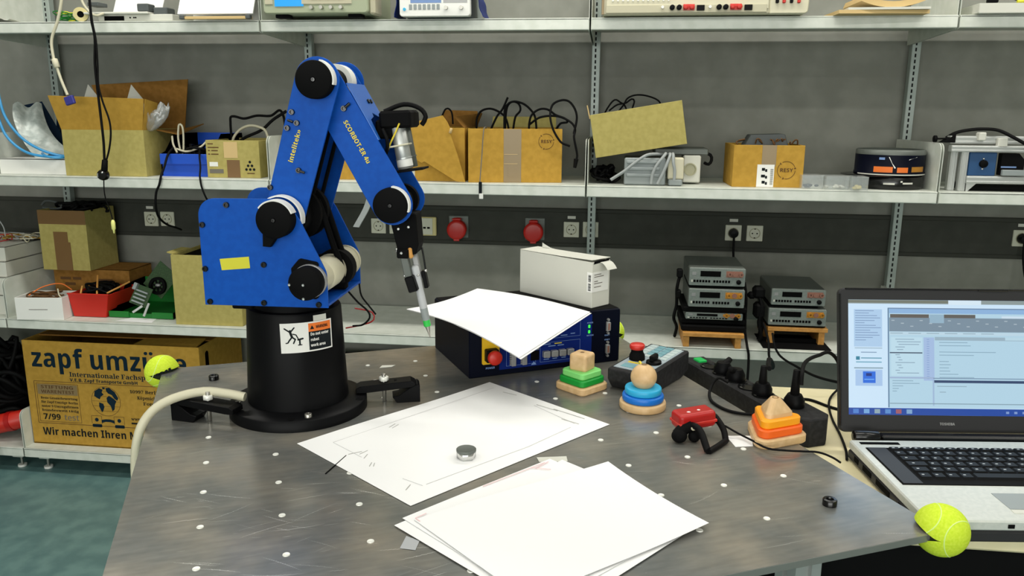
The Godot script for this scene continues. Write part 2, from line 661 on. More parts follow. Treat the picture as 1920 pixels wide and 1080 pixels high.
	M.ball_inside = mk(Color(0.10, 0.15, 0.04), 0.9)
	M.cream = nz(Color(0.86, 0.82, 0.66), Color(0.88, 0.84, 0.69), 4.0, 0.5)
	M.silver = nz(Color(0.76, 0.775, 0.75), Color(0.79, 0.80, 0.775), 20.0, 0.45, 0.1)
	M.key = mk(Color(0.07, 0.075, 0.08), 0.45)
	M.key_print = mk(Color(0.70, 0.72, 0.74), 0.6)
	M.bezel = mk(Color(0.20, 0.20, 0.205), 0.4)
	M.navy = mk(Color(0.06, 0.14, 0.42), 0.4)
	M.navy_dark = mk(Color(0.025, 0.04, 0.10), 0.45)
	M.panel_print = mk(Color(0.45, 0.56, 0.75), 0.6)
	M.connector = mk(Color(0.62, 0.62, 0.62), 0.4, 0.4)
	M.pin = mk(Color(0.60, 0.42, 0.36), 0.4, 0.3)
	M.led = mk(Color(0.2, 0.9, 0.2), 0.4)
	M.led.emission_enabled = true
	M.led.emission = Color(0.25, 1.0, 0.25)
	M.led.emission_energy_multiplier = 0.9
	M.key_teal = mk(Color(0.42, 0.60, 0.64), 0.5)
	M.key_pale = mk(Color(0.70, 0.76, 0.76), 0.5)
	M.panel_pale = mk(Color(0.60, 0.65, 0.68), 0.5)
	M.switch_green = mk(Color(0.10, 0.60, 0.30), 0.35)
	M.switch_green.emission_enabled = true
	M.switch_green.emission = Color(0.05, 0.7, 0.25)
	M.switch_green.emission_energy_multiplier = 0.25
	M.bin_blue = mk(Color(0.08, 0.30, 0.74), 0.4)
	M.bin_green = mk(Color(0.05, 0.45, 0.14), 0.45)
	M.tube_blue = mk(Color(0.25, 0.60, 0.82), 0.35)
	M.tube_dark = mk(Color(0.07, 0.15, 0.24), 0.45)
	M.connector_violet = mk(Color(0.20, 0.20, 0.52), 0.45)
	M.film = mk(Color(0.85, 0.87, 0.87, 0.16), 0.2)
	M.film.transparency = BaseMaterial3D.TRANSPARENCY_ALPHA
	M.clear_box = mk(Color(0.85, 0.88, 0.88, 0.14), 0.12)
	M.clear_box.transparency = BaseMaterial3D.TRANSPARENCY_ALPHA
	M.foil = nz(Color(0.70, 0.74, 0.72), Color(0.90, 0.92, 0.90), 5.0, 0.35, 0.2, 3, 1.0)
	M.pcb = nz(Color(0.14, 0.24, 0.12), Color(0.22, 0.34, 0.18), 30.0, 0.6, 0.0, 2)
	M.screen_blue = mk(Color(0.1, 0.5, 0.75), 0.3)
	M.screen_blue.emission_enabled = true
	M.screen_blue.emission = Color(0.08, 0.55, 0.85)
	M.screen_blue.emission_energy_multiplier = 0.6
	M.scope_body = mk(Color(0.62, 0.65, 0.54), 0.5)
	M.socket_cream = mk(Color(0.80, 0.75, 0.52), 0.45)
	M.socket_white = mk(Color(0.78, 0.78, 0.71), 0.4)
	M.socket_inner = mk(Color(0.62, 0.61, 0.50), 0.45)
	M.cee_red = mk(Color(0.72, 0.09, 0.05), 0.35)
	M.gunmetal = mk(Color(0.38, 0.40, 0.38), 0.45, 0.3)
	M.meter_face = nz(Color(0.46, 0.50, 0.48), Color(0.50, 0.53, 0.51), 20.0, 0.5)
	M.gold = mk(Color(0.80, 0.55, 0.20), 0.35, 0.5)
	M.motor_blue = mk(Color(0.10, 0.28, 0.46), 0.45)
	M.tag_yellow = mk(Color(0.92, 0.92, 0.55), 0.4)
	M.paper_mark = mk(Color(0.66, 0.66, 0.64), 0.85)
	M.tape_grey = mk(Color(0.66, 0.67, 0.68), 0.6)
	M.pen_grey = mk(Color(0.72, 0.73, 0.74), 0.35)
	M.pen_green = mk(Color(0.20, 0.75, 0.30), 0.4)

# less gloss than plain plastic: matt black paint, powder coat, felt
func dull() -> void:
	for k in ["black", "black_matte", "rubber", "anthracite", "dark", "navy_dark", "blue", "tennis", "trunk", "trunk_lid", "card", "card_beige", "card_brown_shade", "wall", "bezel", "navy", "key", "print_dark", "print_blue", "tube_dark"]:
		M[k].metallic_specular = 0.22

# worn sheet steel: clouds, rubbed patches and scratches, 1.0 m square
func plate_material() -> StandardMaterial3D:
	var m := mk(Color.WHITE, 1.0, 0.45)
	var s := 1024
	var f := FastNoiseLite.new()
	f.noise_type = FastNoiseLite.TYPE_SIMPLEX_SMOOTH
	f.fractal_octaves = 5
	f.frequency = 0.006
	f.seed = 11
	var f2 := FastNoiseLite.new()
	f2.noise_type = FastNoiseLite.TYPE_SIMPLEX_SMOOTH
	f2.fractal_octaves = 3
	f2.frequency = 0.05
	f2.seed = 5
	var im := Image.create(s, s, false, Image.FORMAT_RGB8)
	var ro := Image.create(s, s, false, Image.FORMAT_RGB8)
	for y in s:
		for x in s:
			var a := f.get_noise_2d(x, y)
			var b := f2.get_noise_2d(x * 0.25, y * 1.6)
			var g := 0.525 + a * 0.10 + b * 0.03
			im.set_pixel(x, y, Color(g * (1.0 + a * 0.06), g * 0.99, g * (0.945 - a * 0.06)))
			var r := 0.23 + b * 0.03 + absf(a) * 0.05
			ro.set_pixel(x, y, Color(r, r, r))
	var rg := RandomNumberGenerator.new()
	rg.seed = 3
	for k in 210:
		# most scratches sit in the left front and right front
		var c := Vector2(rg.randf() * s, rg.randf() * s)
		if k % 2: c = Vector2(rg.randf_range(60, 420), rg.randf_range(620, 960))
		elif k % 5 == 0: c = Vector2(rg.randf_range(720, 1010), rg.randf_range(560, 980))
		var d := Vector2.from_angle(rg.randf_range(-0.5, 0.75)) * (1.0 if rg.randf() < 0.5 else -1.0)
		var l := rg.randf_range(8, 85)
		var bend := rg.randf_range(-0.006, 0.006)
		var br := rg.randf_range(0.03, 0.30) * (1.0 if k % 2 else 0.55)
		for i in int(l):
			d = d.rotated(bend)
			c += d
			var fade := br * sin(PI * i / l)
			if c.x < 1 or c.y < 1 or c.x > s - 2 or c.y > s - 2: continue
			var p := im.get_pixel(int(c.x), int(c.y))
			im.set_pixel(int(c.x), int(c.y), Color(minf(1, p.r + fade), minf(1, p.g + fade), minf(1, p.b + fade)))
	m.albedo_texture = ImageTexture.create_from_image(im)
	m.roughness_texture = ImageTexture.create_from_image(ro)
	m.metallic_specular = 0.5
	return m

# ------------------------------------------------------------------ room
func build_room() -> void:
	var g := Geo.new()
	g.box(Vector3(-0.4, 1.475, -0.55), Vector3(7.4, 2.95, 0.1))
	struct("wall_back", g, M.wall)
	g = Geo.new()
	g.box(Vector3(-4.05, 1.475, 3.5), Vector3(0.1, 2.95, 8.0))
	struct("wall_left", g, M.wall_white)
	g = Geo.new()
	g.box(Vector3(3.25, 1.475, 3.5), Vector3(0.1, 2.95, 8.0))
	struct("wall_right", g, M.wall_white)
	g = Geo.new()
	g.box(Vector3(-0.4, 0.475, 7.55), Vector3(7.4, 0.95, 0.1))
	g.box(Vector3(-0.4, 2.75, 7.55), Vector3(7.4, 0.4, 0.1))
	for x in [-3.85, -1.475, 0.675, 3.0]: g.box(Vector3(x, 1.75, 7.55), Vector3(0.25 if absf(x) < 2 else 0.5, 1.6, 0.1))
	struct("wall_front", g, M.wall_white)
	for k in 3:
		var wx: float = [-2.55, -0.4, 1.75][k]
		g = Geo.new()
		g.box(Vector3(wx, 1.75, 7.53), Vector3(1.96, 1.58, 0.02))
		var wn := struct("window_%d" % (k + 1), g, M.daylight)
		g = Geo.new()
		for q in [[wx, 0.985, 2.0, 0.05], [wx, 2.515, 2.0, 0.05], [wx - 0.975, 1.75, 0.05, 1.5], [wx + 0.975, 1.75, 0.05, 1.5], [wx, 1.75, 0.05, 1.5]]: g.box(Vector3(q[0], q[1], 7.51), Vector3(q[2], q[3], 0.06), 0.005)
		part("window_frame", g, M.white, wn)
	g = Geo.new()
	g.box(Vector3(-0.4, -0.05, 3.5), Vector3(7.4, 0.1, 8.2))
	struct("floor", g, M.floor)
	g = Geo.new()
	g.box(Vector3(-0.4, 3.0, 3.5), Vector3(7.4, 0.1, 8.2))
	struct("ceiling", g, M.ceiling)
	# the cable duct along the wall between the middle and lower shelf
	g = Geo.new()
	g.box(Vector3(-0.4, 1.063, -0.488), Vector3(7.2, 0.164, 0.024), 0.002)
	var duct := struct("trim_1", g, M.trunk)
	for y in [1.137, 0.989]:
		g = Geo.new()
		g.box(Vector3(-0.4, y, -0.4765), Vector3(7.2, 0.018, 0.009), 0.003)
		part("duct_lip", g, M.trunk_lid, duct)
	g = Geo.new()
	g.box(Vector3(-0.4, 0.945, -0.498), Vector3(7.2, 0.07, 0.004))
	struct("trim_2", g, M.wall)

const SEAMS := [-3.71, -2.502, -1.316, -0.103, 1.115, 2.32]

func build_shelves() -> void:
	var levels := ["top", "middle", "lower", "bottom"]
	var bays := ["far left", "left", "centre", "right centre", "right"]
	for l in 4:
		for b in 5:
			if (l < 2 and b == 0) or (l == 3 and b > 2): continue
			var x0: float = SEAMS[b] + 0.003
			var x1: float = SEAMS[b + 1] - 0.003
			var t := thing("shelf_board", "pale grey sheet steel %s shelf board of the %s wall bay" % [levels[l], bays[b]], "shelf", Vector3(x0, SHELF[l], 0), 0.0, "")
			var w := x1 - x0
			bits("deck", M.shelf, t, func(g):
				g.box(Vector3(w / 2, -0.004, -0.232), Vector3(w, 0.008, 0.464), 0.0015))
			bits("front_lip", M.shelf, t, func(g):
				g.box(Vector3(w / 2, -0.0205, -0.004), Vector3(w, 0.041, 0.008), 0.0025)
				g.box(Vector3(w / 2, -0.040, -0.014), Vector3(w, 0.002, 0.02)))
			for e in [0.0012, w - 0.0012]:
				# side plate: bracket below, bookend above
				var o := rounded([Vector3(-0.468, -0.062, 0.004), Vector3(-0.012, -0.044, 0.003), Vector3(-0.008, 0.165, 0.028), Vector3(-0.468, 0.165, 0.006)], 0.01)
				bits("side_plate", M.shelf, t, func(g):
					g.prism(o, -0.001, 0.001, 0.0, false, Transform3D(Basis(Vector3(0, 0, 1), Vector3(0, 1, 0), Vector3(-1, 0, 0)), Vector3(e, 0, 0))))
			if l == 3:
				for e in [0.06, w - 0.06]:
					cy("foot", Vector3(e, -0.1128, -0.06), Vector3(e, -0.045, -0.06), 0.006, M.steel, t)
					cy("foot_pad", Vector3(e, -0.1128, -0.06), Vector3(e, -0.104, -0.06), 0.018, M.white, t)
					bx("foot_bracket", Vector3(e, -0.052, -0.06), Vector3(0.05, 0.022, 0.05), M.shelf, t, 0.003)
	var n := ["far left", "left", "centre", "right"]
	for k in 4:
		var px: float = [-2.483, -1.303, -0.0915, 1.137][k]
		var t := thing("shelf_upright", "slotted pale grey steel upright on the wall behind the %s shelf seam" % n[k], "upright", Vector3(px, 0, -0.453))
		bits("rail", M.upright, t, func(g):
			g.box(Vector3(0, 1.3, 0), Vector3(0.034, 2.6, 0.034), 0.002))
		var s := bits("slots", M.slot, t, func(g):
			for i in 98:
				g.box(Vector3(-0.002, 0.35 + i * 0.0222, 0.0171), Vector3(0.006, 0.0135, 0.0008)))
		s.set_meta("kind", "stuff")

func lat(i: float, j: float, h := 0.0) -> Vector3:
	return Vector3(-0.6357, TY + h, 1.8107) + Vector3(0.09016, 0, -0.04325) * i + Vector3(0.04325, 0, 0.09016) * j

const PLATE_TURN := 0.44729

func build_plate() -> void:
	var t := thing("steel_bench", "square bench with a worn drilled steel plate top carrying the robot arm", "bench", Vector3(-0.6357, TY, 1.8107), PLATE_TURN)
	var g := Geo.new()
	var x0 := -0.1; var x1 := 0.896; var z0 := -0.4; var z1 := 0.597
	g.quad(Vector3(x0, 0, z1), Vector3(x1, 0, z1), Vector3(x1, 0, z0), Vector3(x0, 0, z0), Vector3.UP)
	part("plate_top", g, M.plate, t)
	g = Geo.new()
	g.box(Vector3((x0 + x1) / 2, -0.0053, (z0 + z1) / 2), Vector3(x1 - x0, 0.0104, z1 - z0), 0.0008)
	part("plate_edge", g, M.plate_edge, t)
	# threaded holes: a bright countersunk rim round a shallow bottom
	var h := Geo.new()
	h.lathe([Vector2(0, 0.0002), Vector2(0.0022, 0.0002), Vector2(0.0037, 0.0008), Vector2(0.0043, 0.0008), Vector2(0.0046, 0.0)], 14)
	var hm := h.mesh()
	for i in 9:
		for j in range(-3, 6):
			if (i == 0 or i == 8) and (j == -3 or j == 5): continue
			if i == 0 and j < 0: continue
			mesh_part("hole", hm, M.hole, t, Transform3D(Basis.IDENTITY, Vector3(i * 0.1, 0, j * 0.1)))
	for c in [Vector2(0, -0.3), Vector2(0.804, 0.494), Vector2(0.8, -0.3), Vector2(0, 0.5)]:
		bits("bolt", M.black_gloss, t, func(b):
			b.lathe([Vector2(0, 0.006), Vector2(0.004, 0.006), Vector2(0.005, 0.009), Vector2(0.0085, 0.009), Vector2(0.0095, 0.008), Vector2(0.0095, 0.0), Vector2(0, 0)], 20, Transform3D(Basis.IDENTITY, Vector3(c.x, 0, c.y))))
	for c in [Vector2(-0.02, -0.32), Vector2(0.74, -0.32), Vector2(-0.02, 0.52), Vector2(0.74, 0.52)]:
		bits("leg", M.alu, t, func(b):
			var o := rounded([Vector2(-0.02, -0.02), Vector2(-0.005, -0.02), Vector2(-0.005, -0.013), Vector2(0.005, -0.013), Vector2(0.005, -0.02), Vector2(0.02, -0.02), Vector2(0.02, -0.005), Vector2(0.013, -0.005), Vector2(0.013, 0.005), Vector2(0.02, 0.005), Vector2(0.02, 0.02), Vector2(0.005, 0.02), Vector2(0.005, 0.013), Vector2(-0.005, 0.013), Vector2(-0.005, 0.02), Vector2(-0.02, 0.02), Vector2(-0.02, 0.005), Vector2(-0.013, 0.005), Vector2(-0.013, -0.005), Vector2(-0.02, -0.005)], 0.0)
			b.prism(o, -TY, -0.0106, 0.0, false, Transform3D(Basis(Vector3(1, 0, 0), Vector3(0, 0, -1), Vector3(0, 1, 0)), Vector3(c.x, 0, c.y))))
	for z in [-0.32, 0.52]:
		bx("rail", Vector3(0.36, -0.5, z), Vector3(0.72, 0.04, 0.04), M.alu, t, 0.002)
	# tennis balls, cut open and pushed over the sharp corners
	tennis_ball("tennis ball with dark print on the back left plate corner before the moving box", lat(-1.02, -3.97, -0.004), PLATE_TURN + PI * 0.75, true)
	tennis_ball("slit tennis ball on the front right plate corner beside the laptop", lat(9.01, 5.87, -0.004), PLATE_TURN - PI * 0.25, false)
	tennis_ball("tennis ball peeping out behind the blue controller box on the far plate corner", lat(9.0, -4.0, -0.004), PLATE_TURN + PI * 0.25, false)

func tennis_ball(label: String, at: Vector3, turn: float, print: bool) -> void:
	# local x points from the plate outwards; a wedge-shaped mouth at the back takes the corner
	var t := thing("tennis_ball", label, "tennis ball", at, turn, "")
	var g := Geo.new()
	var r := 0.0335
	var k := 22
	for i in k * 2:
		for j in k:
			var f := []
			for q in [[i, j], [i + 1, j], [i + 1, j + 1], [i, j + 1]]:
				# longitude round y, latitude folded so that the mouth opens near -x
				var lo: float = PI * q[0] / k
				var s: float = float(q[1]) / k
				var gap: float = 0.30 * smoothstep(0.0, 1.0, -cos(lo))
				var half: float = s * 2.0 - 1.0
				var la: float = half * PI / 2.0
				f.append([lo, la, gap])
			for up in [1.0, -1.0]:
				var p := []
				for e in f:
					var la2: float = e[2] + (PI / 2 - e[2]) * ((e[1] / (PI / 2)) * 0.5 + 0.5)
					p.append(Vector3(cos(la2) * cos(e[0]), up * sin(la2), cos(la2) * sin(e[0])))
				g.smooth_quad(p[0] * r, p[1] * r, p[2] * r, p[3] * r, p[0], p[1], p[2], p[3])
	part("felt", g, M.tennis, t)
	bits("inside", M.ball_inside, t, func(b): b.ball(Vector3(0.002, 0, 0), 0.0312, 14, Vector3(1, 0.9, 1)))
	# the seam, a curve on the sphere
	var pts := []
	for i in 41:
		var a := TAU * i / 40.0
		var c := 0.40
		var v := Vector3((1 - c) * cos(a) + c * cos(3 * a), 2.0 * sqrt(c * (1 - c)) * sin(2 * a), (1 - c) * sin(a) - c * sin(3 * a)).normalized()
		v = Basis.from_euler(Vector3(0.9, 0.6, 0.5)) * v
		if v.x > -0.55 or absf(v.y) > 0.35: pts.append(v * 0.0332)
		elif pts.size() > 1:
			var w := Geo.new()
			w.tube(pts, 0.0009, 6)
			part("seam", w, M.tennis_seam, t)
			pts = []
	if pts.size() > 1: wire("seam", pts, 0.0009, M.tennis_seam, t)
	if print:
		# blurred printed marks on the felt, towards the room
		var pg := Geo.new()
		for q in [[-0.012, 0.006, 0.005], [-0.003, 0.005, 0.006], [0.006, 0.005, 0.0055], [0.013, 0.005, 0.006]]: pg.box(Vector3(q[0], 0, 0.0002), Vector3(q[1], q[2], 0.0008))
		mesh_part("print", bent(pg.mesh(), 0.0333), M.print_dark, t, Transform3D(Basis(Vector3.UP, -PLATE_TURN - PI * 0.75 + 0.62) * Basis(Vector3(0, 0, 1), 0.30), Vector3(0, 0.0075, 0)))

func build_desk() -> void:
	var t := thing("desk", "cream topped desk with black steel frame under the laptop", "desk", Vector3(0.10, 0, 1.33))
	bx("desktop", Vector3(0.77, 0.9905, 0.2875), Vector3(1.54, 0.025, 0.575), M.cream, t, 0.004)
	bx("apron", Vector3(0.77, 0.92, 0.545), Vector3(1.46, 0.115, 0.03), M.black_matte, t, 0.002)
	bx("apron", Vector3(0.77, 0.92, 0.04), Vector3(1.46, 0.115, 0.03), M.black_matte, t, 0.002)
	for c in [Vector2(0.325, 0.525), Vector2(1.48, 0.525), Vector2(0.06, 0.05), Vector2(1.48, 0.05)]:
		bx("leg", Vector3(c.x, 0.488, c.y), Vector3(0.05, 0.976, 0.05), M.black_matte, t, 0.003)
	bits("brace", M.black_matte, t, func(g):
		g.prism(PackedVector2Array([Vector2(0.02, 0.976), Vector2(0.31, 0.976), Vector2(0.31, 0.80)]), 0.515, 0.535))
	bx("shelf_rail", Vector3(0.9, 0.30, 0.53), Vector3(1.12, 0.04, 0.03), M.black_matte, t, 0.002)

# ------------------------------------------------------------------ robot arm
func disc_screw(g: Geo, x: float, y: float, z: float, r := 0.0042, h := 0.003) -> void:
	g.lathe([Vector2(0, h * 0.4), Vector2(r * 0.5, h * 0.4), Vector2(r * 0.55, h), Vector2(r * 0.9, h), Vector2(r, h * 0.7), Vector2(r, 0)], 14, Transform3D(Basis(Vector3(1, 0, 0), Vector3(0, 0, 1), Vector3(0, -1, 0)), Vector3(x, y, z)))

func pulley(called: String, c: Vector2, r: float, z0: float, z1: float, parent: Node, arc0: float, arc1: float) -> void:
	var p := bits(called, M.black_matte, parent, func(g):
		g.lathe([Vector2(0, z1 - 0.0015), Vector2(0.0035, z1 - 0.0015), Vector2(0.004, z1), Vector2(r - 0.002, z1), Vector2(r, z1 - 0.002), Vector2(r, z0), Vector2(0, z0)], 40, Transform3D(Basis(Vector3(1, 0, 0), Vector3(0, 0, 1), Vector3(0, -1, 0)), Vector3(c.x, c.y, 0))))
	bits("hub_screw", M.black_gloss, p, func(g): disc_screw(g, c.x, c.y, z1 - 0.0015, 0.0032, 0.0025))
	# white scale on the rim
	bits("scale_mark", M.white, p, func(g):
		g.lathe([Vector2(r + 0.0002, z0 + 0.0005), Vector2(r + 0.0025, z0 + 0.0005), Vector2(r + 0.0025, z1 - 0.003), Vector2(r + 0.0002, z1 - 0.003)], 20, Transform3D(Basis(Vector3(1, 0, 0), Vector3(0, 0, 1), Vector3(0, -1, 0)), Vector3(c.x, c.y, 0)), -arc1, -arc0))

func build_robot() -> void:
	var t := thing("desktop_robot", "blue desktop robot arm with black round base bolted to the steel plate", "robot arm", Vector3(-0.5425, TY, 1.6606), deg_to_rad(2.0))
	var sh := Vector2(0.018, 0.350)
	var el := Vector2(0.082, 0.562)
	var wr := Vector2(0.1894, 0.3697)
	bits("base_flange", M.black, t, func(g):
		g.lathe([Vector2(0, 0), Vector2(0.1185, 0), Vector2(0.1185, 0.0175), Vector2(0.1165, 0.0195), Vector2(0.100, 0.0205), Vector2(0.092, 0.0235), Vector2(0.086, 0.0235)], 72))
	for k in 3:
		var a := deg_to_rad([62, 150, 270][k])
		var p := Vector3(cos(a) * 0.104, 0.0195, sin(a) * 0.104)
		bits("flange_bolt", M.steel, t, func(g):
			g.lathe([Vector2(0, 0.003), Vector2(0.003, 0.003), Vector2(0.0035, 0.0065), Vector2(0.0055, 0.0065), Vector2(0.006, 0.006), Vector2(0.006, 0), Vector2(0, 0)], 18, Transform3D(Basis.IDENTITY, p)))
	for k in 3:
		var a := deg_to_rad([97, 20, 190][k])
		bits("flange_slot", M.dark, t, func(g):
			g.prism(capsule(Vector2(0.094, 0), Vector2(0.110, 0), 0.0055, 0.0055, 8), 0.0192, 0.0203, 0.0, false, Transform3D(Basis(Vector3(0, 1, 0), -a + 0.35) * Basis(Vector3(1, 0, 0), Vector3(0, 0, -1), Vector3(0, 1, 0)), Vector3.ZERO)))
	bits("base_column", M.black, t, func(g):
		g.lathe([Vector2(0.0865, 0.0225), Vector2(0.0862, 0.03), Vector2(0.0795, 0.185), Vector2(0.0775, 0.189), Vector2(0.068, 0.190), Vector2(0.068, 0.207), Vector2(0, 0.207)], 72))
	warning_label(t)
	# the two blue cheeks of the shoulder
	var cheek := rounded([Vector3(-0.113, 0.380, 0.028), Vector3(0.031, 0.381, 0.020), Vector3(0.0525, 0.347, 0.02), Vector3(0.0915, 0.266, 0.03), Vector3(0.0920, 0.2075, 0.0), Vector3(-0.1124, 0.2075, 0.0)], 0.01, 8)
	for s in [1.0, -1.0]:
		bits("cheek_plate", M.blue, t, func(g): g.prism(cheek, minf(s * 0.095, s * 0.0915), maxf(s * 0.095, s * 0.0915), 0.0005))
	bx("floor_plate", Vector3(-0.0105, 0.2115, 0), Vector3(0.205, 0.004, 0.1826), M.blue, t, 0.0005)
	bits_each("cheek_screw", M.black_gloss, t, func(g):
		for p in [[-0.0651, 0.3703], [-0.1069, 0.3381], [-0.1075, 0.267], [-0.01, 0.2759], [-0.0005, 0.3107], [-0.1034, 0.2133], [-0.0134, 0.2135], [0.077, 0.213]]:
			disc_screw(g, p[0], p[1], 0.095, 0.0048, 0.0035))
	bits("paper_tag", M.yellow, t, func(g):
		g.prism(PackedVector2Array([Vector2(-0.0802, 0.2653), Vector2(-0.0331, 0.2697), Vector2(-0.0339, 0.2883), Vector2(-0.0825, 0.2836)]), 0.0951, 0.0955))
	bx("stop_block", Vector3(-0.058, 0.2025, 0.07), Vector3(0.034, 0.009, 0.02), M.black_matte, t, 0.002)
	# inside the shoulder: gears, belts and the motors
	bits_each("gear_housing", M.black_matte, t, func(g):
		g.box(Vector3(-0.045, 0.275, -0.005), Vector3(0.11, 0.115, 0.10), 0.006)
		g.cyl(Vector3(0.018, 0.350, -0.060), Vector3(0.018, 0.350, 0.060), 0.033, -1, 36)
		g.cyl(Vector3(0.018, 0.350, -0.020), Vector3(0.018, 0.350, -0.008), 0.046, -1, 36)
		g.cyl(Vector3(0.018, 0.350, 0.018), Vector3(0.018, 0.350, 0.028), 0.046, -1, 36))
	bits_each("belt", M.black_matte, t, func(g):
		for z in [-0.022, 0.008]:
			g.tube([Vector3(0.052, 0.372, z), Vector3(0.060, 0.350, z), Vector3(0.078, 0.290, z), Vector3(0.088, 0.262, z), Vector3(0.089, 0.232, z)], 0.0055, 6))
	bits_each("motor_bracket", M.black_matte, t, func(g):
		g.box(Vector3(0.066, 0.245, -0.016), Vector3(0.05, 0.06, 0.014), 0.003)
		g.cyl(Vector3(0.072, 0.252, -0.028), Vector3(0.072, 0.252, -0.006), 0.033, -1, 28))
	bits("shoulder_motor", M.ivory, t, func(g):
		g.cyl(Vector3(0.068, 0.252, -0.0915), Vector3(0.068, 0.252, -0.028), 0.027, -1, 32, 0.002)
		g.cyl(Vector3(0.068, 0.252, -0.085), Vector3(0.068, 0.252, -0.078), 0.0285, -1, 32))
	bits("shoulder_motor", M.ivory, t, func(g):
		g.cyl(Vector3(0.068, 0.252, -0.004), Vector3(0.068, 0.252, 0.058), 0.027, -1, 32, 0.003)
		g.cyl(Vector3(0.068, 0.252, 0.058), Vector3(0.068, 0.252, 0.0915), 0.024, -1, 32))
	bits("motor_cap", M.black_matte, t, func(g): g.cyl(Vector3(0.066, 0.2525, 0.095), Vector3(0.066, 0.2525, 0.128), 0.0262, -1, 36, 0.002))
	bits("motor_band", M.connector, t, func(g): g.cyl(Vector3(0.066, 0.2525, 0.0951), Vector3(0.066, 0.2525, 0.106), 0.0272, -1, 36, 0.001))
	bits("motor_clamp", M.black_matte, t, func(g): g.prism(rounded([Vector2(0.036, 0.272), Vector2(0.050, 0.288), Vector2(0.080, 0.282), Vector2(0.078, 0.222), Vector2(0.050, 0.226), Vector2(0.037, 0.238)], 0.005), 0.0951, 0.100))
	bits_each("motor_screw", M.chrome, t, func(g):
		for p in [[0.0425, 0.2515], [0.0645, 0.2515], [0.064, 0.2295]]: disc_screw(g, p[0], p[1], 0.1275 if p[1] > 0.24 and p[0] > 0.05 else 0.1275, 0.0022, 0.002))
	pulley("shoulder_pulley", sh, 0.0288, 0.095, 0.117, t, 0.35, 2.5)
	bits("pulley_ear", M.black_matte, t, func(g): g.prism(PackedVector2Array([Vector2(-0.005, 0.327), Vector2(0.018, 0.322), Vector2(0.006, 0.306), Vector2(-0.006, 0.307)]), 0.0951, 0.106, 0.001))
	bits("scale_ring", M.white, t, func(g):
		g.lathe([Vector2(0.0335, 0.074), Vector2(0.036, 0.074), Vector2(0.036, 0.090), Vector2(0.0335, 0.090), Vector2(0.0335, 0.074)], 30, Transform3D(Basis(Vector3(1, 0, 0), Vector3(0, 0, 1), Vector3(0, -1, 0)), Vector3(sh.x, sh.y, 0)), -2.1, 0.25))
	# upper arm
	var ua := capsule(sh, el, 0.0325, 0.035, 14)
	for s in [1.0, -1.0]:
		bits("upper_arm_plate", M.blue, t, func(g): g.prism(ua, minf(s * 0.071, s * 0.067), maxf(s * 0.071, s * 0.067), 0.0006))
	var ud := (el - sh).normalized()
	bits("upper_arm_web", M.dark, t, func(g):
		var o := PackedVector2Array()
		var nn := Vector2(-ud.y, ud.x)
		for q in [[0.045, 0.026], [0.045, 0.030], [0.150, 0.030], [0.150, 0.026]]: o.append(sh + ud * q[0] + nn * q[1])
		g.prism(o, -0.066, 0.066))
	bits_each("inner_belt", M.black_matte, t, func(g):
		for z in [-0.035, 0.015]:
			for q in [0.020, -0.020]:
				var nn: Vector2 = Vector2(-ud.y, ud.x) * q
				var a: Vector2 = sh + nn
				var b: Vector2 = el + nn
				g.tube([Vector3(a.x, a.y, z), Vector3(b.x, b.y, z)], 0.0035, 6))
	bits_each("arm_screw", M.black_gloss, t, func(g):
		for p in [[0.0398, 0.5136], [0.0470, 0.4970], [0.0313, 0.4892], [0.0463, 0.4239], [-0.0016, 0.3965]]: disc_screw(g, p[0], p[1], 0.071, 0.0046, 0.004)
		g.cyl(Vector3(0.042, 0.4985, 0.076), Vector3(0.034, 0.5015, 0.076), 0.002)
		g.cyl(Vector3(0.048, 0.4235, 0.076), Vector3(0.057, 0.4205, 0.076), 0.002))
	var tf := frame(Vector3(0.0332, 0.4362, 0.0714), Vector3(0.0164, 0.0501, 0), Vector3(-0.0501, 0.0164, 0))
	text("intelitek\u00bb", 0.0075, tf, M.yellow_print, t, 700, "Droid Sans", HORIZONTAL_ALIGNMENT_LEFT, 0.0525)
	bits_each("elbow_axle", M.black_matte, t, func(g):
		g.cyl(Vector3(el.x, el.y, -0.066), Vector3(el.x, el.y, -0.052), 0.022, -1, 28)
		g.cyl(Vector3(el.x, el.y, 0.052), Vector3(el.x, el.y, 0.066), 0.022, -1, 28)
		g.cyl(Vector3(el.x, el.y, -0.046), Vector3(el.x, el.y, 0.046), 0.012, -1, 20))
	pulley("elbow_pulley", el, 0.0288, 0.071, 0.090, t, -0.25, 1.25)
	# forearm
	var fo := capsule(el, wr, 0.030, 0.033, 14)
	for s in [1.0, -1.0]:
		bits("forearm_plate", M.blue, t, func(g): g.prism(fo, minf(s * 0.050, s * 0.0465), maxf(s * 0.050, s * 0.0465), 0.0006))
	bits("elbow_drum", M.white, t, func(g): g.lathe([Vector2(0.019, -0.046), Vector2(0.029, -0.046), Vector2(0.029, -0.018), Vector2(0.019, -0.018), Vector2(0.019, -0.046)], 40, Transform3D(Basis(Vector3(1, 0, 0), Vector3(0, 0, 1), Vector3(0, -1, 0)), Vector3(el.x, el.y, 0))))
	bits("elbow_gear", M.black_matte, t, func(g): g.cyl(Vector3(el.x, el.y, -0.018), Vector3(el.x, el.y, 0.02), 0.021, -1, 36))
	var d := (wr - el).normalized()
	var nr := Vector2(-d.y, d.x)
	if nr.x < 0: nr = -nr
	var at := func(s: float, q: float, z: float) -> Vector3:
		var p: Vector2 = el + d * s + nr * q
		return Vector3(p.x, p.y, z)
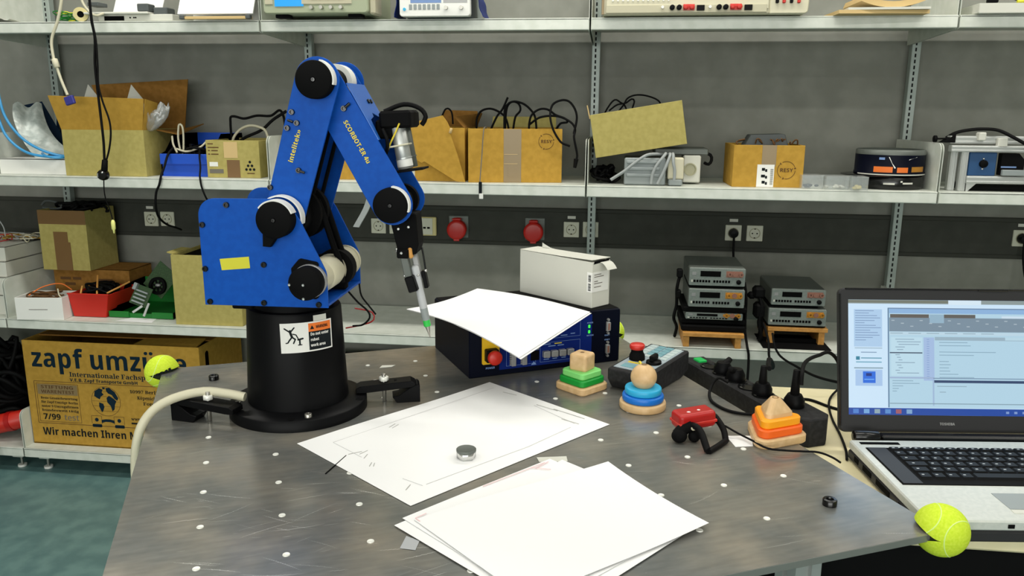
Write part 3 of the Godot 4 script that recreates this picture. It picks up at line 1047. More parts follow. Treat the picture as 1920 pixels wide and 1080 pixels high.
	bits("forearm_cover", M.blue_light, t, func(g):
		var c := [[0.0226, -0.0498], [0.0226, 0.0498], [0.122, 0.0498], [0.122, 0.040], [0.087, 0.030], [0.082, 0.004], [0.075, 0.0], [0.086, -0.040], [0.086, -0.0498]]
		var o := PackedVector2Array()
		for p in c: o.append(Vector2(p[0], -p[1]))
		var b := Basis(Vector3(d.x, d.y, 0), Vector3(0, 0, -1), Vector3(nr.x, nr.y, 0))
		g.prism(o, 0.0315, 0.0338, 0.0004, false, Transform3D(b, Vector3(el.x, el.y, 0))))
	bits_each("cover_screw", M.black_gloss, t, func(g):
		for z in [-0.012, -0.028]:
			g.cyl(at.call(0.0545, 0.0338, z), at.call(0.0545, 0.0365, z), 0.0038))
	bits_each("forearm_screw", M.black_gloss, t, func(g):
		disc_screw(g, 0.1165, 0.5195, 0.05, 0.0048, 0.004)
		g.cyl(Vector3(0.119, 0.521, 0.054), Vector3(0.127, 0.5275, 0.054), 0.0024))
	var sf := frame(Vector3(0.1172, 0.5008, 0.0504), Vector3(d.x, d.y, 0), Vector3(nr.x, nr.y, 0))
	text("SCORBOT-ER 4u", 0.0072, sf, M.yellow_print, t, 700, "Droid Sans", HORIZONTAL_ALIGNMENT_LEFT, 0.074)
	bits("forearm_inside", M.dark, t, func(g):
		g.box(Vector3.ZERO, Vector3(0.008, 0.11, 0.088), 0.0, frame(at.call(0.105, -0.024, 0.0), Vector3(nr.x, nr.y, 0), Vector3(-d.x, -d.y, 0))))
	# wrist motors with their bracket on the forearm
	bits_each("wrist_bracket", M.black_matte, t, func(g):
		g.box(Vector3.ZERO, Vector3(0.052, 0.028, 0.07), 0.004, frame(Vector3(0.190, 0.503, -0.012), Vector3(1, 0.05, 0), Vector3(0, 1, 0)))
		g.box(Vector3(0.172, 0.487, -0.012), Vector3(0.03, 0.03, 0.06), 0.003)
		g.box(Vector3.ZERO, Vector3(0.048, 0.003, 0.05), 0.0, frame(Vector3(0.212, 0.4225, 0.005), Vector3(1, 0.14, 0), Vector3(0, 1, 0))))
	for z in [0.008, -0.028]:
		bits("wrist_motor", M.gunmetal if z < 0 else M.alu, t, func(g):
			g.cyl(Vector3(0.2035, 0.424, z), Vector3(0.1915, 0.492, z), 0.0125, -1, 24, 0.001)
			g.cyl(Vector3(0.2010, 0.440, z), Vector3(0.2005, 0.442, z), 0.0135, -1, 24))
	bits("motor_label", M.white, t, func(g): g.cyl(Vector3(0.2029, 0.428, 0.008), Vector3(0.2009, 0.4395, 0.008), 0.0129, -1, 24))
	bits("cable_tie", M.ivory, t, func(g): g.box(Vector3.ZERO, Vector3(0.036, 0.003, 0.03), 0.001, frame(Vector3(0.194, 0.4615, 0.01), Vector3(1, 0.18, 0), Vector3(0, 1, 0))))
	wire("yellow_wire", [Vector3(0.198, 0.497, 0.024), Vector3(0.192, 0.484, 0.024), Vector3(0.181, 0.462, 0.024), Vector3(0.176, 0.449, 0.022)], 0.0014, M.yellow_print, t)
	wire("black_wire", [Vector3(0.165, 0.515, -0.01), Vector3(0.196, 0.527, -0.02), Vector3(0.222, 0.521, -0.02), Vector3(0.232, 0.507, -0.02), Vector3(0.225, 0.494, -0.02)], 0.004, M.rubber, t)
	wire("black_wire", [Vector3(0.172, 0.488, 0.03), Vector3(0.180, 0.470, 0.034), Vector3(0.178, 0.455, 0.03), Vector3(0.170, 0.440, 0.02)], 0.003, M.rubber, t)
	pulley("wrist_pulley", wr, 0.0282, 0.050, 0.066, t, -0.35, 1.5)
	bits_each("wrist_gear", M.black_matte, t, func(g):
		g.cyl(Vector3(wr.x, wr.y, -0.046), Vector3(wr.x, wr.y, 0.046), 0.020, -1, 28)
		g.cyl(Vector3(wr.x, wr.y, -0.034), Vector3(wr.x, wr.y, -0.022), 0.027, -1, 32)
		g.cyl(Vector3(wr.x, wr.y, 0.018), Vector3(wr.x, wr.y, 0.030), 0.027, -1, 32))
	# gripper: hangs from the wrist, tilted a little outwards
	var gx := Vector3(0.2247, 0.2949, 0) - Vector3(0.2223, 0.351, 0)
	bits("gripper_body", M.black_matte, t, func(g):
		g.prism(rounded([Vector2(0.178, 0.338), Vector2(0.186, 0.352), Vector2(0.221, 0.353), Vector2(0.2245, 0.300), Vector2(0.2200, 0.285), Vector2(0.1995, 0.279), Vector2(0.1905, 0.283)], 0.004), -0.024, 0.020, 0.0015)
		g.box(Vector3(0.198, 0.2855, 0.006), Vector3(0.02, 0.016, 0.036), 0.002))
	bits_each("gripper_screw", M.chrome, t, func(g):
		disc_screw(g, 0.1915, 0.3265, 0.020, 0.0022, 0.0016)
		disc_screw(g, 0.2085, 0.3300, 0.020, 0.0022, 0.0016)
		disc_screw(g, 0.1965, 0.2870, 0.024, 0.0024, 0.0016)
		g.ball(Vector3(0.187, 0.2885, 0.012), 0.0042, 8))
	bits("gripper_bush", M.pine, t, func(g): g.box(Vector3.ZERO, Vector3(0.007, 0.018, 0.012), 0.002, frame(Vector3(0.2105, 0.2865, 0.016), Vector3(1, 0.1, 0), Vector3(0, 1, 0))))
	bits("gripper_link", M.gunmetal, t, func(g):
		g.box(Vector3.ZERO, Vector3(0.0125, 0.042, 0.012), 0.001, frame(Vector3(0.2025, 0.2580, 0.010), Vector3(0.97, -0.22, 0).rotated(Vector3(0, 0, 1), 0.42), Vector3(0.22, 0.97, 0).rotated(Vector3(0, 0, 1), 0.0))))
	bits("gripper_link", M.connector, t, func(g):
		g.box(Vector3.ZERO, Vector3(0.0095, 0.044, 0.010), 0.001, frame(Vector3(0.2165, 0.2600, -0.004), Vector3(1, 0.2, 0), Vector3(-0.2, 1, 0))))
	wire("gripper_rod", [Vector3(0.2235, 0.291, -0.012), Vector3(0.228, 0.262, -0.012), Vector3(0.231, 0.232, -0.012)], 0.0016, M.black_gloss, t)
	bits("gripper_pad", M.black, t, func(g):
		g.box(Vector3.ZERO, Vector3(0.0155, 0.027, 0.020), 0.0015, frame(Vector3(0.2105, 0.2335, 0.012), Vector3(0.956, 0.292, 0).rotated(Vector3(0, 0, 1), 0.0), Vector3(-0.292, 0.956, 0))))
	bits("gripper_pad", M.black, t, func(g):
		g.box(Vector3.ZERO, Vector3(0.007, 0.030, 0.014), 0.001, frame(Vector3(0.2300, 0.2385, -0.004), Vector3(0.98, 0.19, 0), Vector3(-0.19, 0.98, 0))))
	bits_each("pad_screw", M.chrome, t, func(g):
		g.ball(Vector3(0.1985, 0.2465, 0.014), 0.0022, 6)
		g.ball(Vector3(0.2325, 0.2545, 0.004), 0.0024, 6)
		g.ball(Vector3(0.2215, 0.2480, 0.014), 0.0022, 6))
	# loose wires behind the shoulder
	wire("black_wire", [Vector3(0.06, 0.21, -0.08), Vector3(0.085, 0.175, -0.09), Vector3(0.108, 0.150, -0.09), Vector3(0.096, 0.132, -0.09), Vector3(0.075, 0.128, -0.09)], 0.0018, M.rubber, t)
	wire("black_wire", [Vector3(0.09, 0.21, -0.09), Vector3(0.092, 0.185, -0.095), Vector3(0.104, 0.168, -0.095), Vector3(0.118, 0.150, -0.095)], 0.0016, M.rubber, t)
	wire("red_wire", [Vector3(0.06, 0.122, -0.095), Vector3(0.090, 0.128, -0.10), Vector3(0.112, 0.138, -0.10), Vector3(0.110, 0.152, -0.10), Vector3(0.080, 0.162, -0.09)], 0.0014, M.red_dark, t)
	# fixing clamps
	step_clamp("black step clamp holding the left edge of the robot base", Vector3(-0.716, TY, 1.7365), deg_to_rad(-8), 0.104)
	step_clamp("black step clamp holding the right edge of the robot base", Vector3(-0.357, TY, 1.592), deg_to_rad(-163), 0.098)
	# pen in the gripper
	var pen := thing("pen", "grey pen with green ring held tip down in the robot gripper", "pen", Vector3(-0.5425, TY, 1.6606) + Vector3(0.2357, 0.1345, -0.008).rotated(Vector3.UP, deg_to_rad(2.0)), deg_to_rad(2.0))
	var ax := Vector3(0.2145 - 0.2357, 0.258 - 0.1345, 0.012).normalized()
	var y := Transform3D(Geo.aim(ax), Vector3.ZERO)
	bits("tip", M.steel, pen, func(g): g.lathe([Vector2(0, 0), Vector2(0.0008, 0.0), Vector2(0.0012, 0.005), Vector2(0.0045, 0.021)], 20, y))
	bits("ring", M.pen_green, pen, func(g): g.lathe([Vector2(0.0045, 0.021), Vector2(0.0062, 0.022), Vector2(0.0062, 0.033)], 20, y))
	bits("grip", M.grey_plastic, pen, func(g): g.lathe([Vector2(0.0062, 0.033), Vector2(0.0066, 0.037), Vector2(0.0066, 0.055)], 20, y))
	bits("barrel", M.pen_grey, pen, func(g): g.lathe([Vector2(0.0066, 0.055), Vector2(0.0068, 0.062), Vector2(0.0068, 0.128), Vector2(0.004, 0.131), Vector2(0, 0.131)], 20, y))

func step_clamp(label: String, at: Vector3, turn: float, length: float) -> void:
	var t := thing("step_clamp", label, "clamp", at, turn, "")
	bits("heel_block", M.black, t, func(g):
		g.prism(rounded([Vector2(-0.016, 0), Vector2(0.026, 0), Vector2(0.034, 0.012), Vector2(0.022, 0.014), Vector2(0.004, 0.026), Vector2(-0.012, 0.034), Vector2(-0.016, 0.030)], 0.001), -0.016, 0.016, 0.001))
	bits("strap", M.black, t, func(g):
		g.prism(rounded([Vector2(-0.010, 0.034), Vector2(-0.004, 0.028), Vector2(length - 0.016, 0.021), Vector2(length, 0.021), Vector2(length, 0.030), Vector2(length - 0.008, 0.034), Vector2(0.0, 0.040)], 0.002), -0.015, 0.015, 0.001))
	bits("strap_slot", M.dark, t, func(g):
		g.prism(capsule(Vector2(0.030, 0), Vector2(0.066, 0), 0.0055, 0.0055, 8), 0.0, 0.0006, 0.0, false, Transform3D(Basis(Vector3(1, -0.08, 0), Vector3(0, 0, -1), Vector3(0.08, 1, 0)).orthonormalized(), Vector3(0, 0.0398, 0))))
	bits("stud", M.steel, t, func(g):
		g.cyl(Vector3(0.048, 0, 0), Vector3(0.048, 0.052, 0), 0.0038, -1, 14, 0.0006))
	bits("nut", M.hole, t, func(g):
		g.cyl(Vector3(0.048, 0.0385, 0), Vector3(0.048, 0.0465, 0), 0.0085, -1, 6, 0.0006))

func warning_label(t: Node) -> void:
	# wrapped on the column; angles are measured from the robot's own front
	var r := 0.0835
	var w := 0.0895; var h := 0.050
	var base := Geo.new()
	base.sheet(func(u, v): return Vector3((u - 0.5) * w, (v - 0.5) * h, 0.0), 16, 1, 0.0004)
	var turn := Basis(Vector3.UP, deg_to_rad(22.8 + 13.6 - 2.0))
	var at := Transform3D(turn * Basis(Vector3(1, 0, 0), deg_to_rad(-2.4)), Vector3(0, 0.1475, 0))
	var o := mesh_part("warning_label", bent(base.mesh(), r), M.white, t, at)
	o.set_meta("label", "white, orange and black warning sticker on the column")
	var add := func(called: String, g: Geo, m: Material, z: float): mesh_part(called, bent(g.mesh(), r, Transform3D(Basis.IDENTITY, Vector3(0, 0, z))), m, o)
	var g := Geo.new()
	g.sheet(func(u, v): return Vector3(0.001 + u * 0.041, 0.0085 + v * 0.0140, 0), 8, 1, 0.0003)
	add.call("orange_field", g, M.orange_print, 0.0005)
	g = Geo.new()
	g.sheet(func(u, v): return Vector3(0.001 + u * 0.041, -0.0225 + v * 0.031, 0), 8, 1, 0.0003)
	add.call("black_field", g, M.print_dark, 0.0005)
	# the falling figure struck by an arm
	g = Geo.new()
	var c := Vector2(-0.0285, 0.006)
	g.prism(circle(0.0022, 12, c + Vector2(0, 0.006)), 0, 0.0003)
	for s in [[0, 4, -9, 10.5, 1.1], [0, 4, 6.5, 11.5, 1.1], [0, 4, 2.5, -4, 1.9], [2.5, -4, -2.0, -9.5, 1.2], [-2.0, -9.5, -4.5, -13.5, 1.1], [-4.5, -13.5, -7.5, -14, 0.9], [2.5, -4, 7.5, -8.0, 1.2], [7.5, -8.0, 4.5, -14.5, 1.1], [4, 1, 9.0, -0.5, 0.9], [9.0, -0.5, 13.0, -9.0, 0.9], [12.0, -9.0, 19.5, -7.5, 1.4], [14.5, -9.5, 14.5, -17.5, 1.3], [12.0, -17.8, 17.5, -17.8, 0.8]]:
		g.prism(capsule(c + Vector2(s[0], s[1]) * 0.001, c + Vector2(s[2], s[3]) * 0.001, s[4] * 0.001, s[4] * 0.001, 5), 0, 0.0003)
	add.call("pictogram", g, M.print_dark, 0.0004)
	g = Geo.new()
	g.prism(PackedVector2Array([Vector2(0.0035, 0.0125), Vector2(0.0105, 0.0125), Vector2(0.007, 0.0190)]), 0, 0.0003)
	add.call("triangle", g, M.print_dark, 0.0008)
	var words := [["WARNING", 0.0048, 0.0135, 0.0155, 0.022, M.print_dark], ["Do not enter", 0.0050, 0.0035, 0.0042, 0.033, M.white], ["robot", 0.0050, 0.0035, -0.0052, 0.014, M.white], ["work area", 0.0050, 0.0035, -0.0145, 0.026, M.white]]
	for q in words:
		var tm := text_mesh(q[0], q[1], 700, "Droid Sans", 0.0003)
		var sx: float = q[4] / tm.get_aabb().size.x
		mesh_part("lettering", bent(tm, r, Transform3D(Basis.from_scale(Vector3(sx, 1, 1)), Vector3(q[2], q[3], 0.0009))), q[5], o)
	g = Geo.new()
	g.sheet(func(u, v): return Vector3(0.010 + u * 0.024, 0.0255 + v * 0.0095, 0), 6, 1, 0.0003)
	add.call("paper_strip", g, M.offwhite, 0.0004)

# ------------------------------------------------------------------ things on the plate
func build_table_things() -> void:
	build_controller()
	# A3 drawing sheet taped flat on the plate
	var a3 := [lat(1.338, 0.705), lat(2.643, 3.275), lat(6.41, 1.462), lat(5.096, -1.204)]
	var t := thing("drawing_sheet", "large white sheet with faint printed frame lying alone on the plate under the steel nut", "paper", Vector3(a3[0].x, TY, a3[0].z))
	var p := []
	for q in a3: p.append(q - Vector3(a3[0].x, TY, a3[0].z))
	var on := func(u: float, v: float, h: float) -> Vector3: return p[0].lerp(p[3], u).lerp(p[1].lerp(p[2], u), v) + Vector3(0, h, 0)
	bits("sheet", M.paper, t, func(g): g.sheet(func(u, v): return on.call(u, v, 0.0012 + 0.0006 * sin(u * 7.0) * (1.0 - v)), 16, 8, 0.0004))
	bits_stuff("printed_frame", M.paper_line, t, func(g):
		for s in [[0.10, 0.13, 0.96, 0.10], [0.10, 0.13, 0.10, 0.40], [0.13, 0.88, 0.60, 0.905], [0.10, 0.75, 0.115, 0.88], [0.90, 0.86, 0.93, 0.50], [0.60, 0.905, 0.86, 0.88]]:
			var a: Vector3 = on.call(s[0], s[1], 0.0021)
			var b: Vector3 = on.call(s[2], s[3], 0.0021)
			g.box(Vector3.ZERO, Vector3(a.distance_to(b), 0.0003, 0.0007), 0.0, frame((a + b) / 2, b - a, Vector3.UP)))
	bits_stuff("printed_marks", M.paper_mark, t, func(g):
		for s in [[0.34, 0.17, 0.38, 0.15], [0.345, 0.19, 0.385, 0.172], [0.08, 0.32, 0.13, 0.34], [0.11, 0.36, 0.15, 0.35], [0.10, 0.42, 0.13, 0.39], [0.075, 0.52, 0.10, 0.49], [0.085, 0.535, 0.105, 0.505], [0.055, 0.86, 0.09, 0.83], [0.95, 0.20, 0.965, 0.30], [0.945, 0.50, 0.955, 0.66], [0.96, 0.62, 0.97, 0.85], [0.90, 0.76, 0.91, 0.88]]:
			var a: Vector3 = on.call(s[0], s[1], 0.0021)
			var b: Vector3 = on.call(s[2], s[3], 0.0021)
			g.box(Vector3.ZERO, Vector3(a.distance_to(b), 0.0003, 0.0010), 0.0, frame((a + b) / 2, b - a, Vector3.UP)))
	# the nut with a dark cap
	var n := thing("cap_nut", "small bright steel hexagon nut with dark round top on the drawing sheet", "nut", Vector3(-0.2098, TY + 0.0016, 1.8315), 0.35)
	bits("hexagon", M.chrome, n, func(g): g.cyl(Vector3(0, 0, 0), Vector3(0, 0.0105, 0), 0.0148, -1, 6, 0.0008))
	bits("top_disc", M.gunmetal, n, func(g): g.lathe([Vector2(0.0146, 0.0105), Vector2(0.0152, 0.0112), Vector2(0.0152, 0.0142), Vector2(0.0145, 0.0148), Vector2(0.012, 0.0142), Vector2(0, 0.0142)], 28))
	# pile of sheets at the front edge, top one last
	var sheets := [
		[[2.54, 4.25], [2.95, 5.25], [3.9, 6.2], [5.4, 5.3], [4.6, 2.9], "bottom white sheet of the front pile, sticking out at its lower left", 0.0],
		[[2.34, 3.73], [4.88, 2.62], [6.0, 5.0], [3.5, 6.1], null, "white sheet low in the front pile with grey tape at its left corner", 0.0],
		[[2.50, 3.62], [5.15, 2.46], [6.05, 4.6], [3.3, 5.75], null, "white sheet with faint red sketch lines near the top of the front pile", 0.0]]
	# each sheet A4 or A3, slightly curled, lying on the next
	paper_sheet("bottom white sheet of the front pile, back corner under a tape strip", lat(2.55, 3.98), lat(5.12, 2.53), lat(6.13, 4.63), lat(3.72, 6.08), 0.0010, 0.0)
	paper_sheet("white sheet of the front pile with its left corner beside the grey tape", lat(2.34, 3.74), lat(4.73, 2.62), lat(6.02, 4.92), lat(3.55, 6.15), 0.0022, 0.0005)
	var red := paper_sheet("white sheet of the front pile with faint red sketch lines", lat(2.47, 3.61), lat(4.93, 2.50), lat(6.08, 4.80), lat(3.55, 5.95), 0.0034, 0.0008)
	var top := paper_sheet("blank white sheet on top of the front pile, widest to the right", lat(2.60, 3.72), lat(5.70, 2.92), lat(6.13, 5.0), lat(3.4, 5.82), 0.0048, 0.004)
	bits_stuff("red_lines", M.paper_red, red, func(g):
		for s in [[2.62, 3.70, 2.78, 3.62], [2.62, 3.70, 2.66, 3.80], [3.70, 3.10, 4.80, 2.63], [4.60, 2.78, 4.86, 2.62], [4.55, 2.74, 4.80, 2.88]]:
			var a := lat(s[0], s[1], 0.0056) - red.position
			var b := lat(s[2], s[3], 0.0056) - red.position
			g.box(Vector3.ZERO, Vector3(a.distance_to(b), 0.0004, 0.0012), 0.0, frame((a + b) / 2, b - a, Vector3.UP)))
	solo_sheet("tape_piece", "piece of grey adhesive tape at the left corner of the front pile", "tape", [lat(2.31, 4.28, 0.0008), lat(2.44, 4.02, 0.0008), lat(2.57, 4.19, 0.0008), lat(2.48, 4.38, 0.0008)], M.tape_grey)
	solo_sheet("tape_piece", "white tape strip at the back corner of the front paper pile", "tape", [lat(4.76, 2.50, 0.0009), lat(4.78, 2.33, 0.0009), lat(5.23, 2.43, 0.0009), lat(5.18, 2.60, 0.0009)], M.offwhite)
	solo_sheet("paper_scrap", "small white paper scrap half under the orange stacking toy", "paper", [lat(7.92, 2.90, 0.0006), lat(8.025, 2.467, 0.0006), lat(8.436, 2.60, 0.0006), lat(8.2, 2.96, 0.0006)], M.paper)
	solo_sheet("paper_scrap", "tiny pale paper scrap lying behind the right clamp", "paper", [lat(3.20, -2.75, 0.0006), lat(3.28, -2.90, 0.0006), lat(3.55, -2.85, 0.0006), lat(3.45, -2.74, 0.0006)], M.offwhite)
	# thin black rod by the sheet
	var r0 := lat(1.66, 1.94, 0.0012); var r1 := lat(2.02, 1.40, 0.0012)
	cable("pencil_lead", "thin straight black wire lying at the left edge of the drawing sheet", [r0, r0.lerp(r1, 0.5), r1], 0.0010, M.black_matte)
	build_toys()
	build_pendant()
	build_scanner()
	build_power_strip()

func paper_sheet(label: String, a: Vector3, b: Vector3, c: Vector3, d: Vector3, h: float, curl: float) -> Node3D:
	var o := Vector3(a.x, TY, a.z)
	var t := thing("paper_sheet", label, "paper", o, 0.0, "sheets in the front paper pile")
	bits("sheet", M.paper, t, func(g): g.sheet(func(u, v): return a.lerp(b, u).lerp(d.lerp(c, u), v) - o + Vector3(0, h + curl * pow(2.0 * v - 1.0, 2.0) * u + curl * 0.4 * sin(u * 5.0 + v), 0), 14, 10, 0.0004))
	return t

func solo_sheet(called: String, label: String, cat: String, p: Array, m: Material) -> void:
	var o: Vector3 = p[0]
	var g := Geo.new()
	g.sheet(func(u, v): return p[0].lerp(p[1], v).lerp(p[3].lerp(p[2], v), u) - o, 4, 2, 0.0004)
	solo(called, g, m, label, cat, o)

func build_controller() -> void:
	var w := 0.337; var d := 0.232; var h := 0.115
	var t := thing("robot_controller", "black and blue robot controller box with red emergency button at the back of the plate", "controller", Vector3(-0.2714, TY, 1.4652), deg_to_rad(29.5))
	# local x along the front, z towards the room; the front face is at z = 0
	bits("body", M.navy_dark, t, func(g):
		g.prism(rounded([Vector3(0, 0, 0.002), Vector3(w, 0, 0.004), Vector3(w, h, 0.006), Vector3(0, h, 0.006)], 0.004), -d, 0.0, 0.002))
	bits("lid", M.black_matte, t, func(g): g.box(Vector3(w / 2, h - 0.001, -d / 2), Vector3(w - 0.006, 0.0035, d - 0.006), 0.001))
	bits("blue_panel", M.navy, t, func(g): g.box(Vector3(0.166, 0.060, 0.0008), Vector3(0.206, 0.096, 0.0018)))
	bits("yellow_panel", M.yellow_plate, t, func(g): g.prism(rounded([Vector2(0.026, 0.027), Vector2(0.0625, 0.027), Vector2(0.0625, 0.094), Vector2(0.026, 0.094)], 0.003), 0.0005, 0.0035))
	var st := bits("emergency_button", M.red, t, func(g):
		g.lathe([Vector2(0.008, 0.018), Vector2(0.0135, 0.020), Vector2(0.0145, 0.0225), Vector2(0.0145, 0.029), Vector2(0.012, 0.032), Vector2(0, 0.033)], 32, Transform3D(Basis(Vector3(1, 0, 0), Vector3(0, 0, 1), Vector3(0, -1, 0)), Vector3(0.0445, 0.046, 0))))
	bits("button_base", M.black, st, func(g): g.box(Vector3(0.0435, 0.047, 0.0105), Vector3(0.026, 0.026, 0.016), 0.002))
	text("POWER", 0.0040, frame(Vector3(0.034, 0.018, 0.0006), Vector3(1, 0, 0), Vector3.UP), M.panel_print, t)
	var lines := bits_stuff("panel_lines", M.panel_print, t, func(g):
		var fr := func(x0: float, y0: float, x1: float, y1: float):
			for e in [[x0, y0, x1, y0], [x1, y0, x1, y1], [x1, y1, x0, y1], [x0, y1, x0, y0]]:
				g.box(Vector3((e[0] + e[2]) / 2, (e[1] + e[3]) / 2, 0.0018), Vector3(maxf(absf(e[2] - e[0]), 0.0005), maxf(absf(e[3] - e[1]), 0.0005), 0.0003))
		fr.call(0.078, 0.018, 0.142, 0.056)
		fr.call(0.152, 0.018, 0.242, 0.058)
		fr.call(0.078, 0.066, 0.242, 0.100)
		for q in [[0.098, 0.058, 0.02], [0.178, 0.050, 0.016], [0.198, 0.050, 0.014], [0.166, 0.0545, 0.018], [0.166, 0.023, 0.012], [0.185, 0.023, 0.01], [0.205, 0.023, 0.01], [0.205, 0.070, 0.015], [0.225, 0.072, 0.010], [0.115, 0.072, 0.02]]:
			g.box(Vector3(q[0], q[1], 0.0018), Vector3(q[2], 0.0018, 0.0003)))
	bits("yellow_line", M.yellow_print, t, func(g): g.box(Vector3(0.192, 0.0545, 0.0019), Vector3(0.016, 0.0018, 0.0003)))
	for x in [0.092, 0.116]:
		bits_stuff("terminal_block", M.connector, t, func(g):
			g.box(Vector3(x, 0.036, 0.0045), Vector3(0.010, 0.036, 0.008), 0.0008)
			for k in 8: g.box(Vector3(x - 0.006, 0.021 + k * 0.0043, 0.003), Vector3(0.003, 0.003, 0.005)))
	bits("relay_block", M.connector, t, func(g): g.box(Vector3(0.141, 0.055, 0.0045), Vector3(0.012, 0.016, 0.008), 0.0008))
	bits("jack", M.dark, t, func(g): g.box(Vector3(0.140, 0.034, 0.002), Vector3(0.018, 0.020, 0.003)))
	bits("warning_mark", M.panel_print, t, func(g): g.prism(PackedVector2Array([Vector2(0.132, 0.0145), Vector2(0.144, 0.0145), Vector2(0.138, 0.0215)]), 0.0016, 0.002))
	for x in [0.164, 0.182, 0.200, 0.218]:
		bits_each("socket_block", M.connector, t, func(g):
			g.box(Vector3(x, 0.035, 0.006), Vector3(0.0145, 0.013, 0.010), 0.001)
			g.box(Vector3(x + 0.002, 0.031, 0.0115), Vector3(0.006, 0.004, 0.002)))
	for y in [0.083, 0.0715]:
		bits("status_led", M.led, t, func(g): g.box(Vector3(0.2625, y, 0.002), Vector3(0.0042, 0.0065, 0.003), 0.0008))
	text("POWER", 0.0026, frame(Vector3(0.2575, 0.0905, 0.0017), Vector3(1, 0, 0), Vector3.UP), M.panel_print, t)
	text("MOTORS", 0.0026, frame(Vector3(0.2570, 0.0635, 0.0017), Vector3(1, 0, 0), Vector3.UP), M.panel_print, t)
	for y in [0.079, 0.030]:
		var dc := bits_each("serial_port", M.connector, t, func(g):
			g.prism(rounded([Vector2(-0.0045, -0.011), Vector2(0.0045, -0.009), Vector2(0.0045, 0.009), Vector2(-0.0045, 0.011)], 0.002), 0.0, 0.006, 0.0006, false, Transform3D(Basis.IDENTITY, Vector3(0.307, y, 0)))
			for e in [-0.0145, 0.0145]: g.cyl(Vector3(0.307, y + e, 0), Vector3(0.307, y + e, 0.005), 0.0028, -1, 6))
		bits("pins", M.pin, dc, func(g): g.box(Vector3(0.307, y, 0.006), Vector3(0.004, 0.014, 0.001)))
	text("COM 1", 0.0026, frame(Vector3(0.300, 0.0595, 0.0006), Vector3(1, 0, 0), Vector3.UP), M.panel_print, t)
	text("COM 2", 0.0026, frame(Vector3(0.300, 0.0500, 0.0006), Vector3(1, 0, 0), Vector3.UP), M.panel_print, t)
	# paper drooping over its top
	var a := Vector3(-0.4080, TY + h + 0.010, 1.4200); var b := Vector3(-0.302, TY + h + 0.006, 1.190)
	var c := Vector3(-0.0405, TY + h + 0.0045, 1.3650); var e := Vector3(-0.1535, TY + h - 0.016, 1.6290)
	for k in 2:
		var lab: String = ["lower white sheet drooping over the blue controller, its edge just showing", "white sheet hanging over the front of the blue controller, under the pen tip"][k]
		var s := thing("loose_sheet", lab, "paper", Vector3(-0.2714, TY + h, 1.4652))
		bits("sheet", M.paper, s, func(g): g.sheet(func(u, v):
			var q := a.lerp(b, u).lerp(e.lerp(c, u), v)
			var lift: float = 0.012 * sin(PI * v) * (1.0 - 0.5 * u) - 0.006 * sin(PI * u) * (1.0 - v)
			return q + Vector3(0.003 * (1 - k) - 0.0, lift + 0.0012 * k + (0.0 if v < 0.5 else -0.001 * (1 - k)), 0.002 * (1 - k)) - s.position, 16, 16, 0.0005))
	# the carton on top
	var bw := 0.215; var bd := 0.057; var bh := 0.097
	var k := thing("carton", "white folding carton with a barcode label standing on the controller", "box", Vector3(-0.2058, TY + h + 0.0011, 1.1796), deg_to_rad(-39.3))
	bits("body", M.offwhite, k, func(g): g.box(Vector3(bw / 2, bh / 2, -bd / 2), Vector3(bw, bh, bd), 0.0008))
	bits_each("top_flap", M.offwhite, k, func(g):
		g.sheet(func(u, v): return Vector3(bw * u, bh + 0.001 + 0.004 * u * u, -bd * v - 0.0), 6, 2, 0.0008)
		g.sheet(func(u, v): return Vector3(0.022 + 0.03 * u * (1 - v), bh + 0.002 + 0.012 * v * sin(PI * u), -bd + 0.008 * v), 6, 2, 0.0008))
	bits("end_flap", M.offwhite, k, func(g): g.sheet(func(u, v): return Vector3(bw + 0.001 + 0.020 * u, bh - 0.002 - 0.014 * u * u, -bd * 0.42 - 0.030 * v), 4, 2, 0.0008))
	bits("gap", M.dark, k, func(g): g.prism(PackedVector2Array([Vector2(0.004, bh - 0.0045), Vector2(bd - 0.004, bh - 0.001), Vector2(bd - 0.004, bh + 0.003), Vector2(0.006, bh + 0.0015)]), bw, bw + 0.0004, 0.0, false, Transform3D(Basis(Vector3(0, 0, -1), Vector3(0, 1, 0), Vector3(1, 0, 0)), Vector3.ZERO)))
	var lb := bits("label", M.white, k, func(g):
		g.box(Vector3(bw + 0.0004, 0.0545, -0.0255), Vector3(0.0006, 0.042, 0.052))
		g.box(Vector3(bw - 0.0065, 0.0545, 0.0004), Vector3(0.0135, 0.042, 0.0006)))
	bits_stuff("barcode", M.print_dark, lb, func(g):
		for q in 14: g.box(Vector3(bw - 0.006, 0.0375 + q * 0.0022 + (0.003 if q > 6 else 0.0), 0.0008), Vector3(0.0068, 0.0012 if q % 3 else 0.0018, 0.0003)))
	bits_stuff("label_text", M.print_grey, lb, func(g):
		for q in [[0.070, 0.022], [0.0655, 0.030], [0.056, 0.012], [0.0515, 0.026], [0.044, 0.022]]: g.box(Vector3(bw + 0.0008, q[0], -0.006 - q[1] / 2), Vector3(0.0003, 0.0016, q[1])))

